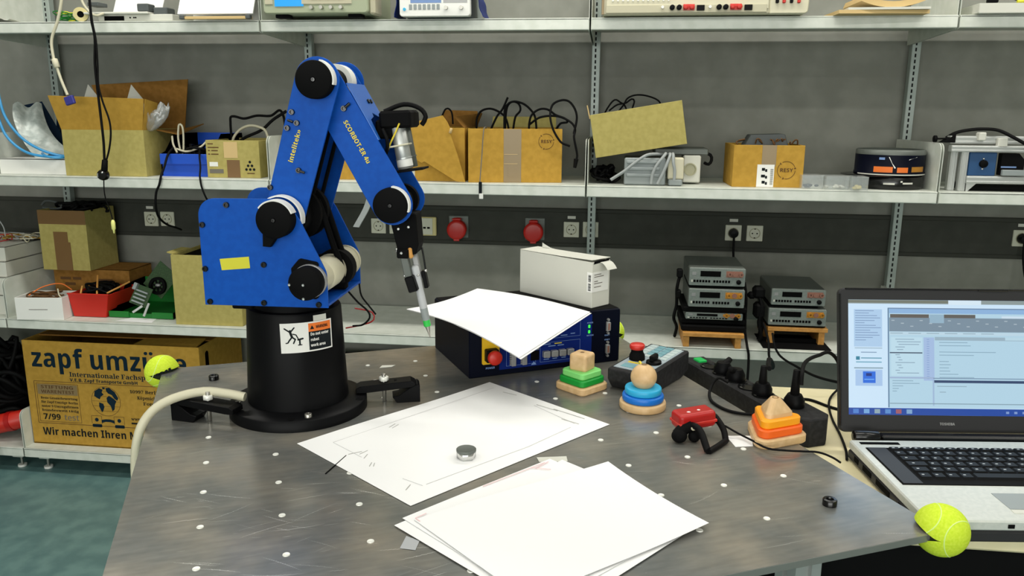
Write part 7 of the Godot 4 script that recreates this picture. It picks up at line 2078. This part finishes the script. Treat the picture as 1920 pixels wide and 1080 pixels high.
	bits_each("wooden_stick", M.pine, t, func(g):
		g.cyl(Vector3(-0.018, 0.158, -0.10), Vector3(0.024, 0.090, -0.02), 0.0042, -1, 8)
		g.cyl(Vector3(-0.060, 0.120, -0.05), Vector3(-0.050, 0.092, -0.02), 0.004, -1, 8)
		g.cyl(Vector3(0.126, 0.135, -0.10), Vector3(0.07, 0.100, -0.02), 0.004, -1, 8))
	# green tray with circuit boards
	t = thing("storage_bin", "dark green low fronted bin beside the red bin on the lower shelf", "bin", Vector3(-2.092, Y, -0.086))
	bits("bin_shell", M.bin_green, t, func(g):
		var sd := PackedVector2Array([Vector2(0, 0.002), Vector2(0, 0.026), Vector2(-0.05, 0.030), Vector2(-0.13, 0.115), Vector2(-0.28, 0.12), Vector2(-0.28, 0.002)])
		for e in [0.0, 0.284]: g.prism(sd, 0, 0.003, 0.0, false, Transform3D(Basis(Vector3(0, 0, 1), Vector3(0, 1, 0), Vector3(1, 0, 0)), Vector3(e, 0, 0)))
		g.box(Vector3(0.1435, 0.003, -0.14), Vector3(0.287, 0.004, 0.28))
		g.box(Vector3(0.1435, 0.06, -0.278), Vector3(0.287, 0.118, 0.003))
		g.box(Vector3(0.045, 0.015, 0.002), Vector3(0.090, 0.026, 0.005), 0.0015)
		g.box(Vector3(0.240, 0.015, 0.002), Vector3(0.094, 0.026, 0.005), 0.0015)
		g.box(Vector3(0.140, 0.011, -0.004), Vector3(0.12, 0.018, 0.004), 0.0015))
	t = thing("circuit_board", "green circuit board with a round black fan standing tilted in the green bin", "circuit board", Vector3(-1.925, Y + 0.012, -0.17))
	var tb := frame(Vector3(0.010, 0.130, -0.03), Vector3(0.80, -0.60, 0.1), Vector3(0.55, 0.80, -0.15))
	bits("board", M.pcb, t, func(g): g.box(Vector3.ZERO, Vector3(0.105, 0.125, 0.003), 0.0, tb))
	bits("fan_ring", M.black_matte, t, func(g): g.lathe([Vector2(0.026, 0.002), Vector2(0.038, 0.002), Vector2(0.038, 0.016), Vector2(0.026, 0.016), Vector2(0.026, 0.002)], 28, tb * Transform3D(Basis(Vector3(1, 0, 0), Vector3(0, 0, 1), Vector3(0, -1, 0)), Vector3(0.008, -0.026, 0))))
	bits("fan_hub", M.connector, t, func(g): g.ball(tb * Vector3(0.008, -0.022, 0.010), 0.012, 10, Vector3(1, 0.6, 0.8)))
	bits_each("fan_blade", M.black_matte, t, func(g):
		for k in 7: g.box(Vector3(0.018, 0, 0), Vector3(0.024, 0.007, 0.002), 0.0, tb * Transform3D(Basis(Vector3(0, 0, 1), TAU * k / 7), Vector3(0.008, -0.026, 0.008))))
	t = thing("circuit_board", "small pale green terminal board leaning at the left of the tilted fan board", "circuit board", Vector3(-1.965, Y + 0.012, -0.125))
	tb = frame(Vector3(0.0, 0.075, 0.0), Vector3(0.95, -0.30, 0.05), Vector3(0.20, 1, -0.4))
	bits("board", M.pcb, t, func(g): g.box(Vector3.ZERO, Vector3(0.075, 0.085, 0.003), 0.0, tb))
	bits_each("terminal_row", M.grey_plastic, t, func(g):
		for k in 4: g.box(Vector3(0.0, -0.030 + k * 0.016, 0.006), Vector3(0.055, 0.007, 0.010), 0.001, tb)
		g.box(Vector3(-0.034, 0.030, 0.010), Vector3(0.016, 0.03, 0.02), 0.002, tb))
	bits_each("metal_strut", M.alu, t, func(g):
		g.box(Vector3.ZERO, Vector3(0.010, 0.058, 0.004), 0.001, frame(Vector3(0.052, 0.030, 0.055), Vector3(1, -0.35, 0), Vector3(0.35, 1, -0.3)))
		g.box(Vector3.ZERO, Vector3(0.010, 0.050, 0.004), 0.001, frame(Vector3(0.0, 0.026, 0.035), Vector3(0.6, -0.9, 0), Vector3(0.9, 0.6, -0.2))))
	solo_sheet("paper_scrap", "white paper scrap sticking out under the green bin", "paper", [Vector3(-2.030, Y + 0.0006, -0.03), Vector3(-1.995, Y + 0.0006, -0.086), Vector3(-1.880, Y + 0.0006, -0.085), Vector3(-1.865, Y + 0.0006, -0.022)], M.paper)
	# tall beige box behind the robot
	w = 0.283; h = 0.288; d = 0.30
	t = carton_body("open_box", "tall beige open box half hidden by the blue robot body", Vector3(-1.755, Y, -0.018), deg_to_rad(1.5), Vector3(w, h, d), M.card_beige)
	flap("rim_flap", [Vector3(0, h, -0.02), Vector3(0, h, -0.16), Vector3(-0.026, h + 0.006, -0.14), Vector3(-0.020, h + 0.008, -0.01)], M.card_beige, t)
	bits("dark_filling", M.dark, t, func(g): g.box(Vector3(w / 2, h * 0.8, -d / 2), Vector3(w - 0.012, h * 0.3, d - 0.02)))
	t = thing("white_card", "white card standing up inside the tall beige box", "card", Vector3(-1.615, Y + h * 0.95, -0.15))
	bits("card", M.offwhite, t, func(g): g.box(Vector3(0, 0.045, 0), Vector3(0.11, 0.11, 0.004), 0.001))
	# multimeters
	stand("pine stand carrying three multimeters on the lower shelf", 0.272, 0.495, 0.004, 0.0565)
	stand("pine stand carrying two multimeters beside the laptop screen", 0.596, 0.815, -0.090, 0.066)
	solo("rubber_mat", _mat_geo(), M.black_matte, "black rubber mat under the pine stand beside the laptop screen", "mat", Vector3(0.572, Y, -0.024))
	t = thing("instrument_tray", "black tray at the foot of the left multimeter stack", "tray", Vector3(0.268, Y + 0.0572, -0.012))
	bits_each("tray", M.black_matte, t, func(g):
		g.box(Vector3(0.116, 0.011, -0.12), Vector3(0.234, 0.022, 0.23), 0.004)
		g.box(Vector3(0.116, 0.034, -0.13), Vector3(0.236, 0.018, 0.22), 0.003))
	meter("lowest multimeter of the left stack, dark and half sunk in its black tray", Vector3(0.280, Y + 0.1008, -0.030), 0.210, 0.028, M.gold)
	t = thing("instrument_tray", "black shelf plate between the lower two multimeters of the left stack", "tray", Vector3(0.268, Y + 0.1296, -0.018))
	bits_each("tray", M.black_matte, t, func(g): g.box(Vector3(0.118, 0.010, -0.12), Vector3(0.236, 0.019, 0.23), 0.004))
	meter("middle multimeter of the left stack with bright gold jacks", Vector3(0.287, Y + 0.1500, -0.024), 0.204, 0.070, M.gold)
	t = thing("instrument_tray", "thin black spacer under the topmost multimeter", "tray", Vector3(0.285, Y + 0.2206, -0.035))
	bits_each("tray", M.black_matte, t, func(g): g.box(Vector3(0.104, 0.005, -0.11), Vector3(0.204, 0.009, 0.21), 0.002))
	meter("topmost multimeter of the left stack under the wall plug lead", Vector3(0.286, Y + 0.2302, -0.030), 0.204, 0.068, M.pin)
	t = thing("lead_bundle", "black handle and leads down the left side of the tall multimeter stack", "cable", Vector3(0.262, Y + 0.0005, -0.10))
	bits_stuff("leads", M.rubber, t, func(g):
		g.box(Vector3(-0.006, 0.265, 0.02), Vector3(0.022, 0.032, 0.03), 0.004)
		g.box(Vector3(-0.008, 0.185, 0.02), Vector3(0.020, 0.030, 0.03), 0.004)
		g.tube([Vector3(-0.004, 0.26, 0.02), Vector3(-0.014, 0.21, 0.03), Vector3(-0.012, 0.14, 0.02), Vector3(-0.020, 0.09, 0.02), Vector3(-0.006, 0.05, 0.0), Vector3(-0.01, 0.005, -0.02)], 0.006, 6)
		g.tube([Vector3(0.236, 0.235, 0.01), Vector3(0.244, 0.18, 0.02), Vector3(0.246, 0.10, 0.02), Vector3(0.25, 0.05, 0.01)], 0.005, 6))
	meter("lower multimeter of the pair beside the laptop screen", Vector3(0.594, Y + 0.0730, -0.097), 0.212, 0.066, M.gold)
	t = thing("instrument_tray", "thin black foot plate under the pair of multimeters", "tray", Vector3(0.594, Y + 0.0664, -0.100))
	bits_each("tray", M.black_matte, t, func(g): g.box(Vector3(0.106, 0.003, -0.11), Vector3(0.215, 0.006, 0.21), 0.001))
	t = thing("instrument_tray", "thin black spacer between the pair of multimeters", "tray", Vector3(0.596, Y + 0.1396, -0.105))
	bits_each("tray", M.black_matte, t, func(g): g.box(Vector3(0.090, 0.0055, -0.11), Vector3(0.180, 0.010, 0.21), 0.001))
	meter("upper multimeter of the pair beside the laptop screen", Vector3(0.600, Y + 0.1506, -0.100), 0.198, 0.063, M.pin)
	t = thing("plug_heap", "black plugs and leads heaped left of the pair of multimeters", "plug", Vector3(0.565, Y + 0.0005, -0.12))
	bits_stuff("plugs", M.rubber, t, func(g):
		g.box(Vector3(-0.010, 0.195, 0.01), Vector3(0.044, 0.045, 0.05), 0.010)
		g.box(Vector3(-0.034, 0.182, 0.01), Vector3(0.030, 0.026, 0.03), 0.008)
		g.box(Vector3(-0.004, 0.125, 0.01), Vector3(0.040, 0.060, 0.05), 0.010)
		g.tube([Vector3(-0.01, 0.19, 0.02), Vector3(0.002, 0.14, 0.03), Vector3(-0.004, 0.08, 0.03), Vector3(0.008, 0.03, 0.03), Vector3(0.004, 0.006, 0.02)], 0.007, 6)
		g.tube([Vector3(0.0, 0.12, 0.0), Vector3(0.012, 0.06, 0.0), Vector3(0.006, 0.005, 0.0)], 0.009, 6))

func _mat_geo() -> Geo:
	var g := Geo.new()
	g.box(Vector3(0.122, 0.0012, -0.10), Vector3(0.246, 0.0022, 0.20), 0.0005)
	g.box(Vector3(0.122, 0.009, -0.10), Vector3(0.236, 0.0135, 0.008))
	return g

# ------------------------------------------------------------------ bottom shelf
func build_bottom_shelf() -> void:
	var Y: float = SHELF[3] + 0.0005
	var w := 0.802; var h := 0.470; var d := 0.38
	var t := thing("moving_box", "big brown printed moving box with a globe on the bottom shelf", "box", Vector3(-2.492, Y, -0.058))
	bits("body", M.card, t, func(g):
		g.box(Vector3(w / 2, h / 2, -0.003), Vector3(w, h, 0.006), 0.001)
		g.box(Vector3(w / 2, h / 2, -d + 0.003), Vector3(w, h, 0.006), 0.001)
		for e in [0.003, w - 0.003]: g.box(Vector3(e, h / 2, -d / 2), Vector3(0.006, h, d - 0.012), 0.001)
		g.box(Vector3(w / 2, 0.003, -d / 2), Vector3(w, 0.006, d)))
	flap("top_flap", [Vector3(0.006, h - 0.004, -0.10), Vector3(w - 0.006, h - 0.004, -0.12), Vector3(w - 0.006, h - 0.010, -d + 0.01), Vector3(0.006, h - 0.006, -d + 0.01)], M.card_brown_shade, t, 0.005)
	flap("front_flap", [Vector3(0.48, h - 0.016, -0.006), Vector3(w - 0.02, h - 0.008, -0.006), Vector3(w - 0.03, h + 0.004, -0.12), Vector3(0.50, h - 0.006, -0.12)], M.card, t, 0.005)
	bits("hand_hole", M.print_brown, t, func(g):
		g.prism(capsule(Vector2(-0.062, 0.375), Vector2(-0.062, 0.425), 0.014, 0.014, 8), 0.0001, 0.0006, 0.0, false, Transform3D(Basis(Vector3(0, 0, 1), Vector3(0, 1, 0), Vector3(1, 0, 0)), Vector3(w, 0, 0))))
	var P := func(x: float, y: float): return Transform3D(Basis.IDENTITY, Vector3(x, y, 0.0006))
	text("zapf umz\u00fcge", 0.084, P.call(0.034, 0.395), M.print_blue, t, 700, "Droid Sans", HORIZONTAL_ALIGNMENT_LEFT, 0.705)
	text("Internationale Fachspedition", 0.020, P.call(0.205, 0.326), M.print_blue, t, 700, "Droid Serif", HORIZONTAL_ALIGNMENT_LEFT, 0.46)
	text("V.E.B. Zapf Transporte GmbH", 0.014, P.call(0.205, 0.301), M.print_blue, t, 700, "Droid Sans", HORIZONTAL_ALIGNMENT_LEFT, 0.31)
	bits_stuff("ruled_lines", M.print_brown, t, func(g):
		g.box(Vector3(w / 2 + 0.0, 0.289, 0.0005), Vector3(w - 0.07, 0.0022, 0.0006))
		g.box(Vector3(w / 2 + 0.0, 0.098, 0.0005), Vector3(w - 0.07, 0.0022, 0.0006))
		g.box(Vector3(0.035, 0.193, 0.0005), Vector3(0.0022, 0.19, 0.0006))
		for x in [0.044, 0.238]: g.box(Vector3(x, 0.193, 0.0005), Vector3(0.0016, 0.174, 0.0006))
		for y in [0.280, 0.106]: g.box(Vector3(0.141, y, 0.0005), Vector3(0.194, 0.0016, 0.0006)))
	bits("grey_panel", M.tape_clear, t, func(g): g.box(Vector3(0.141, 0.253, 0.0004), Vector3(0.186, 0.046, 0.0005)))
	text("STIFTUNG", 0.014, P.call(0.064, 0.264), M.print_brown, t, 700, "Droid Sans", HORIZONTAL_ALIGNMENT_LEFT, 0.150)
	text("WARENTEST", 0.014, P.call(0.064, 0.243), M.print_brown, t, 700, "Droid Sans", HORIZONTAL_ALIGNMENT_LEFT, 0.155)
	var note := ["Beste Gesamtbewertung", "f\u00fcr Zapf Umz\u00fcge Berlin", "unter 9 Umzugsfirmen", "bundesweit t\u00e4tig"]
	for k in 4: text(note[k], 0.0098, P.call(0.058, 0.214 - 0.0187 * k), M.print_dark, t, 700, "Droid Serif", HORIZONTAL_ALIGNMENT_LEFT, 0.172)
	text("7/99", 0.026, P.call(0.060, 0.128), M.print_dark, t, 700, "Droid Sans", HORIZONTAL_ALIGNMENT_LEFT, 0.080)
	text("test", 0.026, P.call(0.158, 0.128), M.print_grey, t, 400, "Droid Sans", HORIZONTAL_ALIGNMENT_LEFT, 0.068)
	text("10997 Berlin", 0.014, P.call(0.475, 0.262), M.print_dark, t, 700, "Droid Serif", HORIZONTAL_ALIGNMENT_LEFT, 0.14)
	text("K\u00f6penicker Stra\u00dfe", 0.014, P.call(0.507, 0.235), M.print_dark, t, 700, "Droid Serif", HORIZONTAL_ALIGNMENT_LEFT, 0.17)
	text("Fon 030", 0.014, P.call(0.532, 0.210), M.print_dark, t, 700, "Droid Serif", HORIZONTAL_ALIGNMENT_LEFT, 0.09)
	text("www.zapf.de", 0.013, P.call(0.470, 0.138), M.print_dark, t, 700, "Droid Serif", HORIZONTAL_ALIGNMENT_LEFT, 0.12)
	bars("small_print", M.print_dark, t, [[0.470, 0.118, 0.12]], 0.0006, 0.007)
	text("Wir machen Ihren M\u00f6beln Beine", 0.034, P.call(0.050, 0.060), M.print_dark, t, 700, "Droid Sans", HORIZONTAL_ALIGNMENT_LEFT, 0.70)
	# the globe on its cart of two wheels
	var gl := bits_stuff("globe_print", M.print_blue, t, func(g):
		var c := Vector2(0.362, 0.212)
		var blobs := [[[-0.052, 0.022], [-0.048, 0.044], [-0.026, 0.058], [-0.010, 0.052], [-0.016, 0.040], [-0.008, 0.030], [-0.022, 0.020], [-0.028, 0.008], [-0.040, 0.014]], [[-0.032, -0.006], [-0.014, -0.012], [-0.010, -0.026], [-0.018, -0.046], [-0.024, -0.050], [-0.034, -0.024]], [[0.004, 0.060], [0.020, 0.062], [0.044, 0.044], [0.058, 0.016], [0.052, 0.006], [0.040, 0.014], [0.030, 0.030], [0.014, 0.036], [0.006, 0.046]], [[0.004, 0.016], [0.016, 0.026], [0.036, 0.014], [0.048, 0.002], [0.040, -0.012], [0.036, -0.034], [0.026, -0.044], [0.020, -0.020], [0.006, -0.004]], [[-0.010, 0.064], [0.002, 0.062], [-0.002, 0.054], [-0.012, 0.056]]]
		for b in blobs:
			var o := PackedVector2Array()
			for q in b: o.append(c + Vector2(q[0], q[1]))
			g.prism(o, 0.0002, 0.0008)
		for e in [-0.052, 0.052]:
			g.prism(rounded([Vector2(c.x + e - 0.022, 0.092), Vector2(c.x + e + 0.022, 0.092), Vector2(c.x + e + 0.022, 0.106), Vector2(c.x + e - 0.022, 0.106)], 0.004), 0.0002, 0.0008)
			g.prism(circle(0.0085, 16, Vector2(c.x + e, 0.126)), 0.0002, 0.0009)
		g.prism(PackedVector2Array([Vector2(c.x - 0.030, 0.112), Vector2(c.x - 0.012, 0.118), Vector2(c.x + 0.012, 0.118), Vector2(c.x + 0.030, 0.112), Vector2(c.x + 0.030, 0.126), Vector2(c.x + 0.010, 0.130), Vector2(c.x - 0.010, 0.130), Vector2(c.x - 0.030, 0.126)]), 0.0002, 0.0008))
	bits_stuff("globe_lines", M.print_brown, t, func(g):
		var c := Vector2(0.362, 0.212)
		for k in 40:
			var a := TAU * k / 40.0
			g.box(Vector3.ZERO, Vector3(0.0016, 0.0108, 0.0005), 0.0, frame(Vector3(c.x + cos(a) * 0.066, c.y + sin(a) * 0.066, 0.0005), Vector3(cos(a), sin(a), 0), Vector3(-sin(a), cos(a), 0)))
		for y in [-0.044, -0.022, 0.0, 0.022, 0.044]:
			g.box(Vector3(c.x, c.y + y, 0.0004), Vector3(2.0 * sqrt(0.066 * 0.066 - y * y), 0.0009, 0.0005))
		for e in [-0.052, 0.052]:
			for q in [[c.x + e - 0.023, 0.126, 0.0014, 0.036], [c.x + e + 0.023, 0.126, 0.0014, 0.036], [c.x + e, 0.144, 0.046, 0.0014]]: g.box(Vector3(q[0], q[1], 0.0004), Vector3(q[2], q[3], 0.0005)))
	# what lies in the bay left of it
	var r := RandomNumberGenerator.new()
	r.seed = 33
	t = thing("cable_heap", "heap of coiled black cables at the left end of the bottom shelf", "cable", Vector3(-2.70, Y, -0.18))
	bits_stuff("coils", M.rubber, t, func(g):
		for k in 12:
			var pts := []
			var c := Vector3(r.randf_range(-0.10, 0.02), 0.08 + 0.032 * k, r.randf_range(-0.03, 0.05))
			var rx := r.randf_range(0.085, 0.150)
			var rz := r.randf_range(0.06, 0.10)
			for i in 21:
				var a := TAU * i / 20.0
				pts.append(c + Vector3(cos(a) * rx, sin(a) * 0.055 + 0.02 * sin(3 * a + k), sin(a) * rz))
			g.tube(pts, 0.011, 7)
		for k in 6: g.tube(scribble(r, Vector3(-0.03, 0.30, 0.05), Vector3(0.13, 0.15, 0.05), 6), 0.010, 7))
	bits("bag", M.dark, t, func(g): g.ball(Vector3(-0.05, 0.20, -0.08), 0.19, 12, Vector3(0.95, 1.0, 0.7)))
	t = thing("red_cylinder", "glossy red tube lying at the left end of the bottom shelf", "tube", Vector3(-2.62, Y + 0.045, -0.035))
	bits("body", M.red, t, func(g): g.cyl(Vector3(-0.16, 0.0, -0.02), Vector3(0.075, 0.055, -0.06), 0.044, 0.040, 28, 0.004))
	bits("band", M.red_dark, t, func(g): g.cyl(Vector3(0.000, 0.0375, -0.047), Vector3(0.020, 0.0420, -0.0505), 0.0445, -1, 28))
	cable("grey_cable", "grey cable loop hanging in front of the bottom shelf's left end", [Vector3(-2.80, 0.30, 0.06), Vector3(-2.70, 0.235, 0.06), Vector3(-2.625, 0.165, 0.05), Vector3(-2.605, 0.08, 0.05), Vector3(-2.64, 0.025, 0.06), Vector3(-2.72, 0.008, 0.08), Vector3(-2.82, 0.008, 0.10)], 0.0085, M.grey_cable)
	t = thing("black_case", "black case in the dark behind the robot base on the bottom shelf", "case", Vector3(-1.25, Y, -0.10))
	bits("body", M.black_matte, t, func(g): g.box(Vector3(0.30, 0.17, -0.16), Vector3(0.60, 0.34, 0.30), 0.012))
	bits("lid", M.black_matte, t, func(g): g.box(Vector3(0.30, 0.36, -0.16), Vector3(0.58, 0.03, 0.29), 0.01))
	bits("handle", M.rubber, t, func(g): g.tube([Vector3(0.22, 0.376, -0.16), Vector3(0.24, 0.40, -0.16), Vector3(0.36, 0.40, -0.16), Vector3(0.38, 0.376, -0.16)], 0.008, 8))

# ------------------------------------------------------------------ hanging cords
func rel(o: Vector3, a: Array) -> Array:
	var out := []
	for q in a: out.append(q - o)
	return out

func build_cords() -> void:
	var t := thing("hanging_cable", "ivory cable with inline adapter hanging from the top shelf, violet plug at its end", "cable", Vector3(-2.052, 1.95, 0.06))
	var o := t.position
	wire("cord", rel(o, [Vector3(-2.045, 2.02, 0.06), Vector3(-2.052, 1.942, 0.06), Vector3(-2.077, 1.867, 0.06), Vector3(-2.109, 1.800, 0.06), Vector3(-2.109, 1.733, 0.06), Vector3(-2.101, 1.704, 0.06), Vector3(-2.088, 1.655, 0.06), Vector3(-2.069, 1.600, 0.06)]), 0.0055, M.ivory, t)
	bits("inline_adapter", M.ivory, t, func(g): g.cyl(Vector3(-2.107, 1.732, 0.06) - o, Vector3(-2.099, 1.700, 0.06) - o, 0.011, -1, 14, 0.002))
	bits("plug", M.connector_violet, t, func(g): g.box(Vector3.ZERO, Vector3(0.038, 0.032, 0.014), 0.003, frame(Vector3(-2.062, 1.580, 0.06) - o, Vector3(0.9, 0.25, 0), Vector3(-0.25, 0.9, 0))))
	t = thing("hanging_cable", "second ivory cord dropping behind the black cords at the top shelf", "cable", Vector3(-1.988, 1.95, 0.035))
	o = t.position
	wire("cord", rel(o, [Vector3(-1.998, 2.02, 0.035), Vector3(-1.988, 1.945, 0.035), Vector3(-1.970, 1.911, 0.035), Vector3(-1.945, 1.890, 0.03), Vector3(-1.93, 1.90, 0.0)]), 0.005, M.ivory, t)
	t = thing("hanging_cable", "pair of long black cords hanging from the top shelf to a black plug", "cable", Vector3(-1.940, 1.95, 0.06))
	o = t.position
	wire("cord", rel(o, [Vector3(-1.945, 2.02, 0.06), Vector3(-1.940, 1.941, 0.06), Vector3(-1.940, 1.866, 0.06), Vector3(-1.934, 1.809, 0.06), Vector3(-1.944, 1.713, 0.06), Vector3(-1.944, 1.616, 0.06), Vector3(-1.942, 1.518, 0.06), Vector3(-1.941, 1.428, 0.06), Vector3(-1.945, 1.358, 0.06)]), 0.0048, M.rubber, t)
	wire("cord", rel(o, [Vector3(-1.936, 2.02, 0.064), Vector3(-1.936, 1.941, 0.064), Vector3(-1.935, 1.866, 0.064), Vector3(-1.928, 1.799, 0.064), Vector3(-1.931, 1.713, 0.064), Vector3(-1.936, 1.636, 0.064), Vector3(-1.927, 1.577, 0.062), Vector3(-1.909, 1.508, 0.06), Vector3(-1.908, 1.459, 0.06), Vector3(-1.921, 1.399, 0.06), Vector3(-1.940, 1.350, 0.06)]), 0.0036, M.rubber, t)
	bits("cord_grip", M.rubber, t, func(g): g.cyl(Vector3(-1.943, 1.358, 0.06) - o, Vector3(-1.950, 1.318, 0.06) - o, 0.0105, 0.012, 12, 0.001))
	bits("plug_body", M.black_gloss, t, func(g): g.lathe([Vector2(0, -0.010), Vector2(0.021, -0.010), Vector2(0.0215, 0.004), Vector2(0.018, 0.012), Vector2(0, 0.013)], 24, Transform3D(Basis(Vector3(1, 0, 0), Vector3(0, 0, 1), Vector3(0, -1, 0)), Vector3(-1.957, 1.301, 0.06) - o)))
	bits_each("plug_pin", M.chrome, t, func(g):
		g.ball(Vector3(-1.950, 1.311, 0.074) - o, 0.0045, 8)
		g.box(Vector3(-1.972, 1.300, 0.071) - o, Vector3(0.006, 0.014, 0.004), 0.001))
	t = thing("pull_switch", "small pale yellow pendant tag hanging from a thin black cord before the upright carton", "tag", Vector3(-1.964, 1.285, 0.045))
	o = t.position
	wire("thin_cord", rel(o, [Vector3(-1.962, 1.290, 0.05), Vector3(-1.966, 1.240, 0.05), Vector3(-1.966, 1.205, 0.045), Vector3(-1.956, 1.160, 0.04), Vector3(-1.950, 1.125, 0.04)]), 0.0022, M.rubber, t)
	bits("tag_body", M.tag_yellow, t, func(g): g.lathe([Vector2(0, -0.048), Vector2(0.003, -0.044), Vector2(0.004, -0.034), Vector2(0.0078, -0.028), Vector2(0.0082, -0.004), Vector2(0.005, 0.006), Vector2(0.0, 0.008)], 16, Transform3D(Basis.IDENTITY, Vector3(-1.949, 1.117, 0.04) - o)))
	cable("black_cable", "black lead running out of the blue bin over the shelf lip down to the sockets", [Vector3(-1.752, 1.40, -0.10), Vector3(-1.757, 1.378, -0.070), Vector3(-1.755, 1.330, -0.030), Vector3(-1.752, 1.296, 0.004), Vector3(-1.758, 1.262, 0.012), Vector3(-1.773, 1.234, 0.012), Vector3(-1.783, 1.182, 0.008), Vector3(-1.800, 1.135, -0.03), Vector3(-1.840, 1.085, -0.15), Vector3(-1.900, 1.045, -0.32), Vector3(-1.930, 1.02, -0.42)], 0.0046, M.rubber)
	cable("black_cable", "thin dark lead hanging over the shelf lip at the toner carton's left edge", [Vector3(-1.640, 1.392, -0.10), Vector3(-1.622, 1.37, -0.06), Vector3(-1.600, 1.330, -0.020), Vector3(-1.592, 1.296, 0.004), Vector3(-1.584, 1.258, 0.012), Vector3(-1.572, 1.217, 0.008), Vector3(-1.572, 1.175, -0.03), Vector3(-1.585, 1.10, -0.10)], 0.0036, M.rubber)
	t = thing("hanging_strap", "pale grey strap hanging below the middle shelf beside the robot forearm", "strap", Vector3(-0.912, 1.245, 0.006))
	bits("strap", M.grey_cable, t, func(g): g.sheet(func(u, v): return Vector3(0.002 - 0.058 * v + 0.006 * sin(v * 4.0) + (u - 0.5) * 0.026, -0.13 * v, 0.004 + (u - 0.5) * 0.01), 3, 10, 0.003))
	cable("beige_cable", "thick ivory robot cable curving off the plate behind the left clamp to the floor", [Vector3(-0.607, 1.076, 1.734), Vector3(-0.640, 1.081, 1.735), Vector3(-0.679, 1.083, 1.737), Vector3(-0.722, 1.076, 1.760), Vector3(-0.748, 1.060, 1.782), Vector3(-0.762, 1.030, 1.800), Vector3(-0.771, 0.970, 1.806), Vector3(-0.773, 0.88, 1.800), Vector3(-0.770, 0.70, 1.78), Vector3(-0.75, 0.40, 1.74), Vector3(-0.74, 0.10, 1.70), Vector3(-0.70, 0.012, 1.62)], 0.0078, M.ivory)
	cable("black_cable", "black lead dropping from the multimeters over the shelf lip behind the keypad unit", [Vector3(0.512, 0.80, -0.16), Vector3(0.508, 0.735, -0.05), Vector3(0.508, 0.704, 0.006), Vector3(0.514, 0.675, 0.012), Vector3(0.515, 0.60, 0.02), Vector3(0.51, 0.45, 0.03)], 0.0048, M.rubber)
	cable("black_cable", "black lead falling from the second stand to the power strip", [Vector3(0.572, 0.78, -0.06), Vector3(0.583, 0.727, 0.005), Vector3(0.580, 0.690, 0.045), Vector3(0.568, 0.690, 0.15), Vector3(0.530, 0.735, 0.35), Vector3(0.480, 0.82, 0.62), Vector3(0.40, 0.95, 1.00), Vector3(0.325, 1.06, 1.33), Vector3(0.300, 1.085, 1.45), Vector3(0.292, 1.094, 1.502)], 0.0046, M.rubber)
	cable("black_cable", "black lead sagging from the second stand across to the laptop screen", [Vector3(0.602, 0.75, -0.03), Vector3(0.604, 0.714, 0.018), Vector3(0.614, 0.695, 0.08), Vector3(0.632, 0.712, 0.25), Vector3(0.646, 0.745, 0.45), Vector3(0.652, 0.815, 0.72), Vector3(0.640, 0.90, 1.00), Vector3(0.62, 1.0, 1.30), Vector3(0.62, 1.012, 1.36)], 0.0042, M.rubber)
	cable("black_cable", "black lead looping under the front edge of the plate, left one", [Vector3(0.02, 1.018, 2.08), Vector3(0.04, 0.97, 2.03), Vector3(0.07, 0.86, 2.0), Vector3(0.10, 0.70, 2.02), Vector3(0.12, 0.4, 2.05), Vector3(0.10, 0.012, 2.10)], 0.004, M.rubber)
	cable("black_cable", "black lead under the front edge of the plate beside the aluminium leg", [Vector3(0.178, 1.018, 1.98), Vector3(0.180, 0.95, 1.96), Vector3(0.180, 0.80, 1.95), Vector3(0.185, 0.45, 1.95), Vector3(0.19, 0.012, 1.95)], 0.004, M.rubber)
	cable("black_cable", "slanting black lead under the plate next to the desk leg", [Vector3(0.300, 1.018, 1.90), Vector3(0.297, 0.96, 1.90), Vector3(0.285, 0.88, 1.90), Vector3(0.26, 0.75, 1.90), Vector3(0.20, 0.4, 1.88), Vector3(0.16, 0.012, 1.86)], 0.0045, M.rubber)
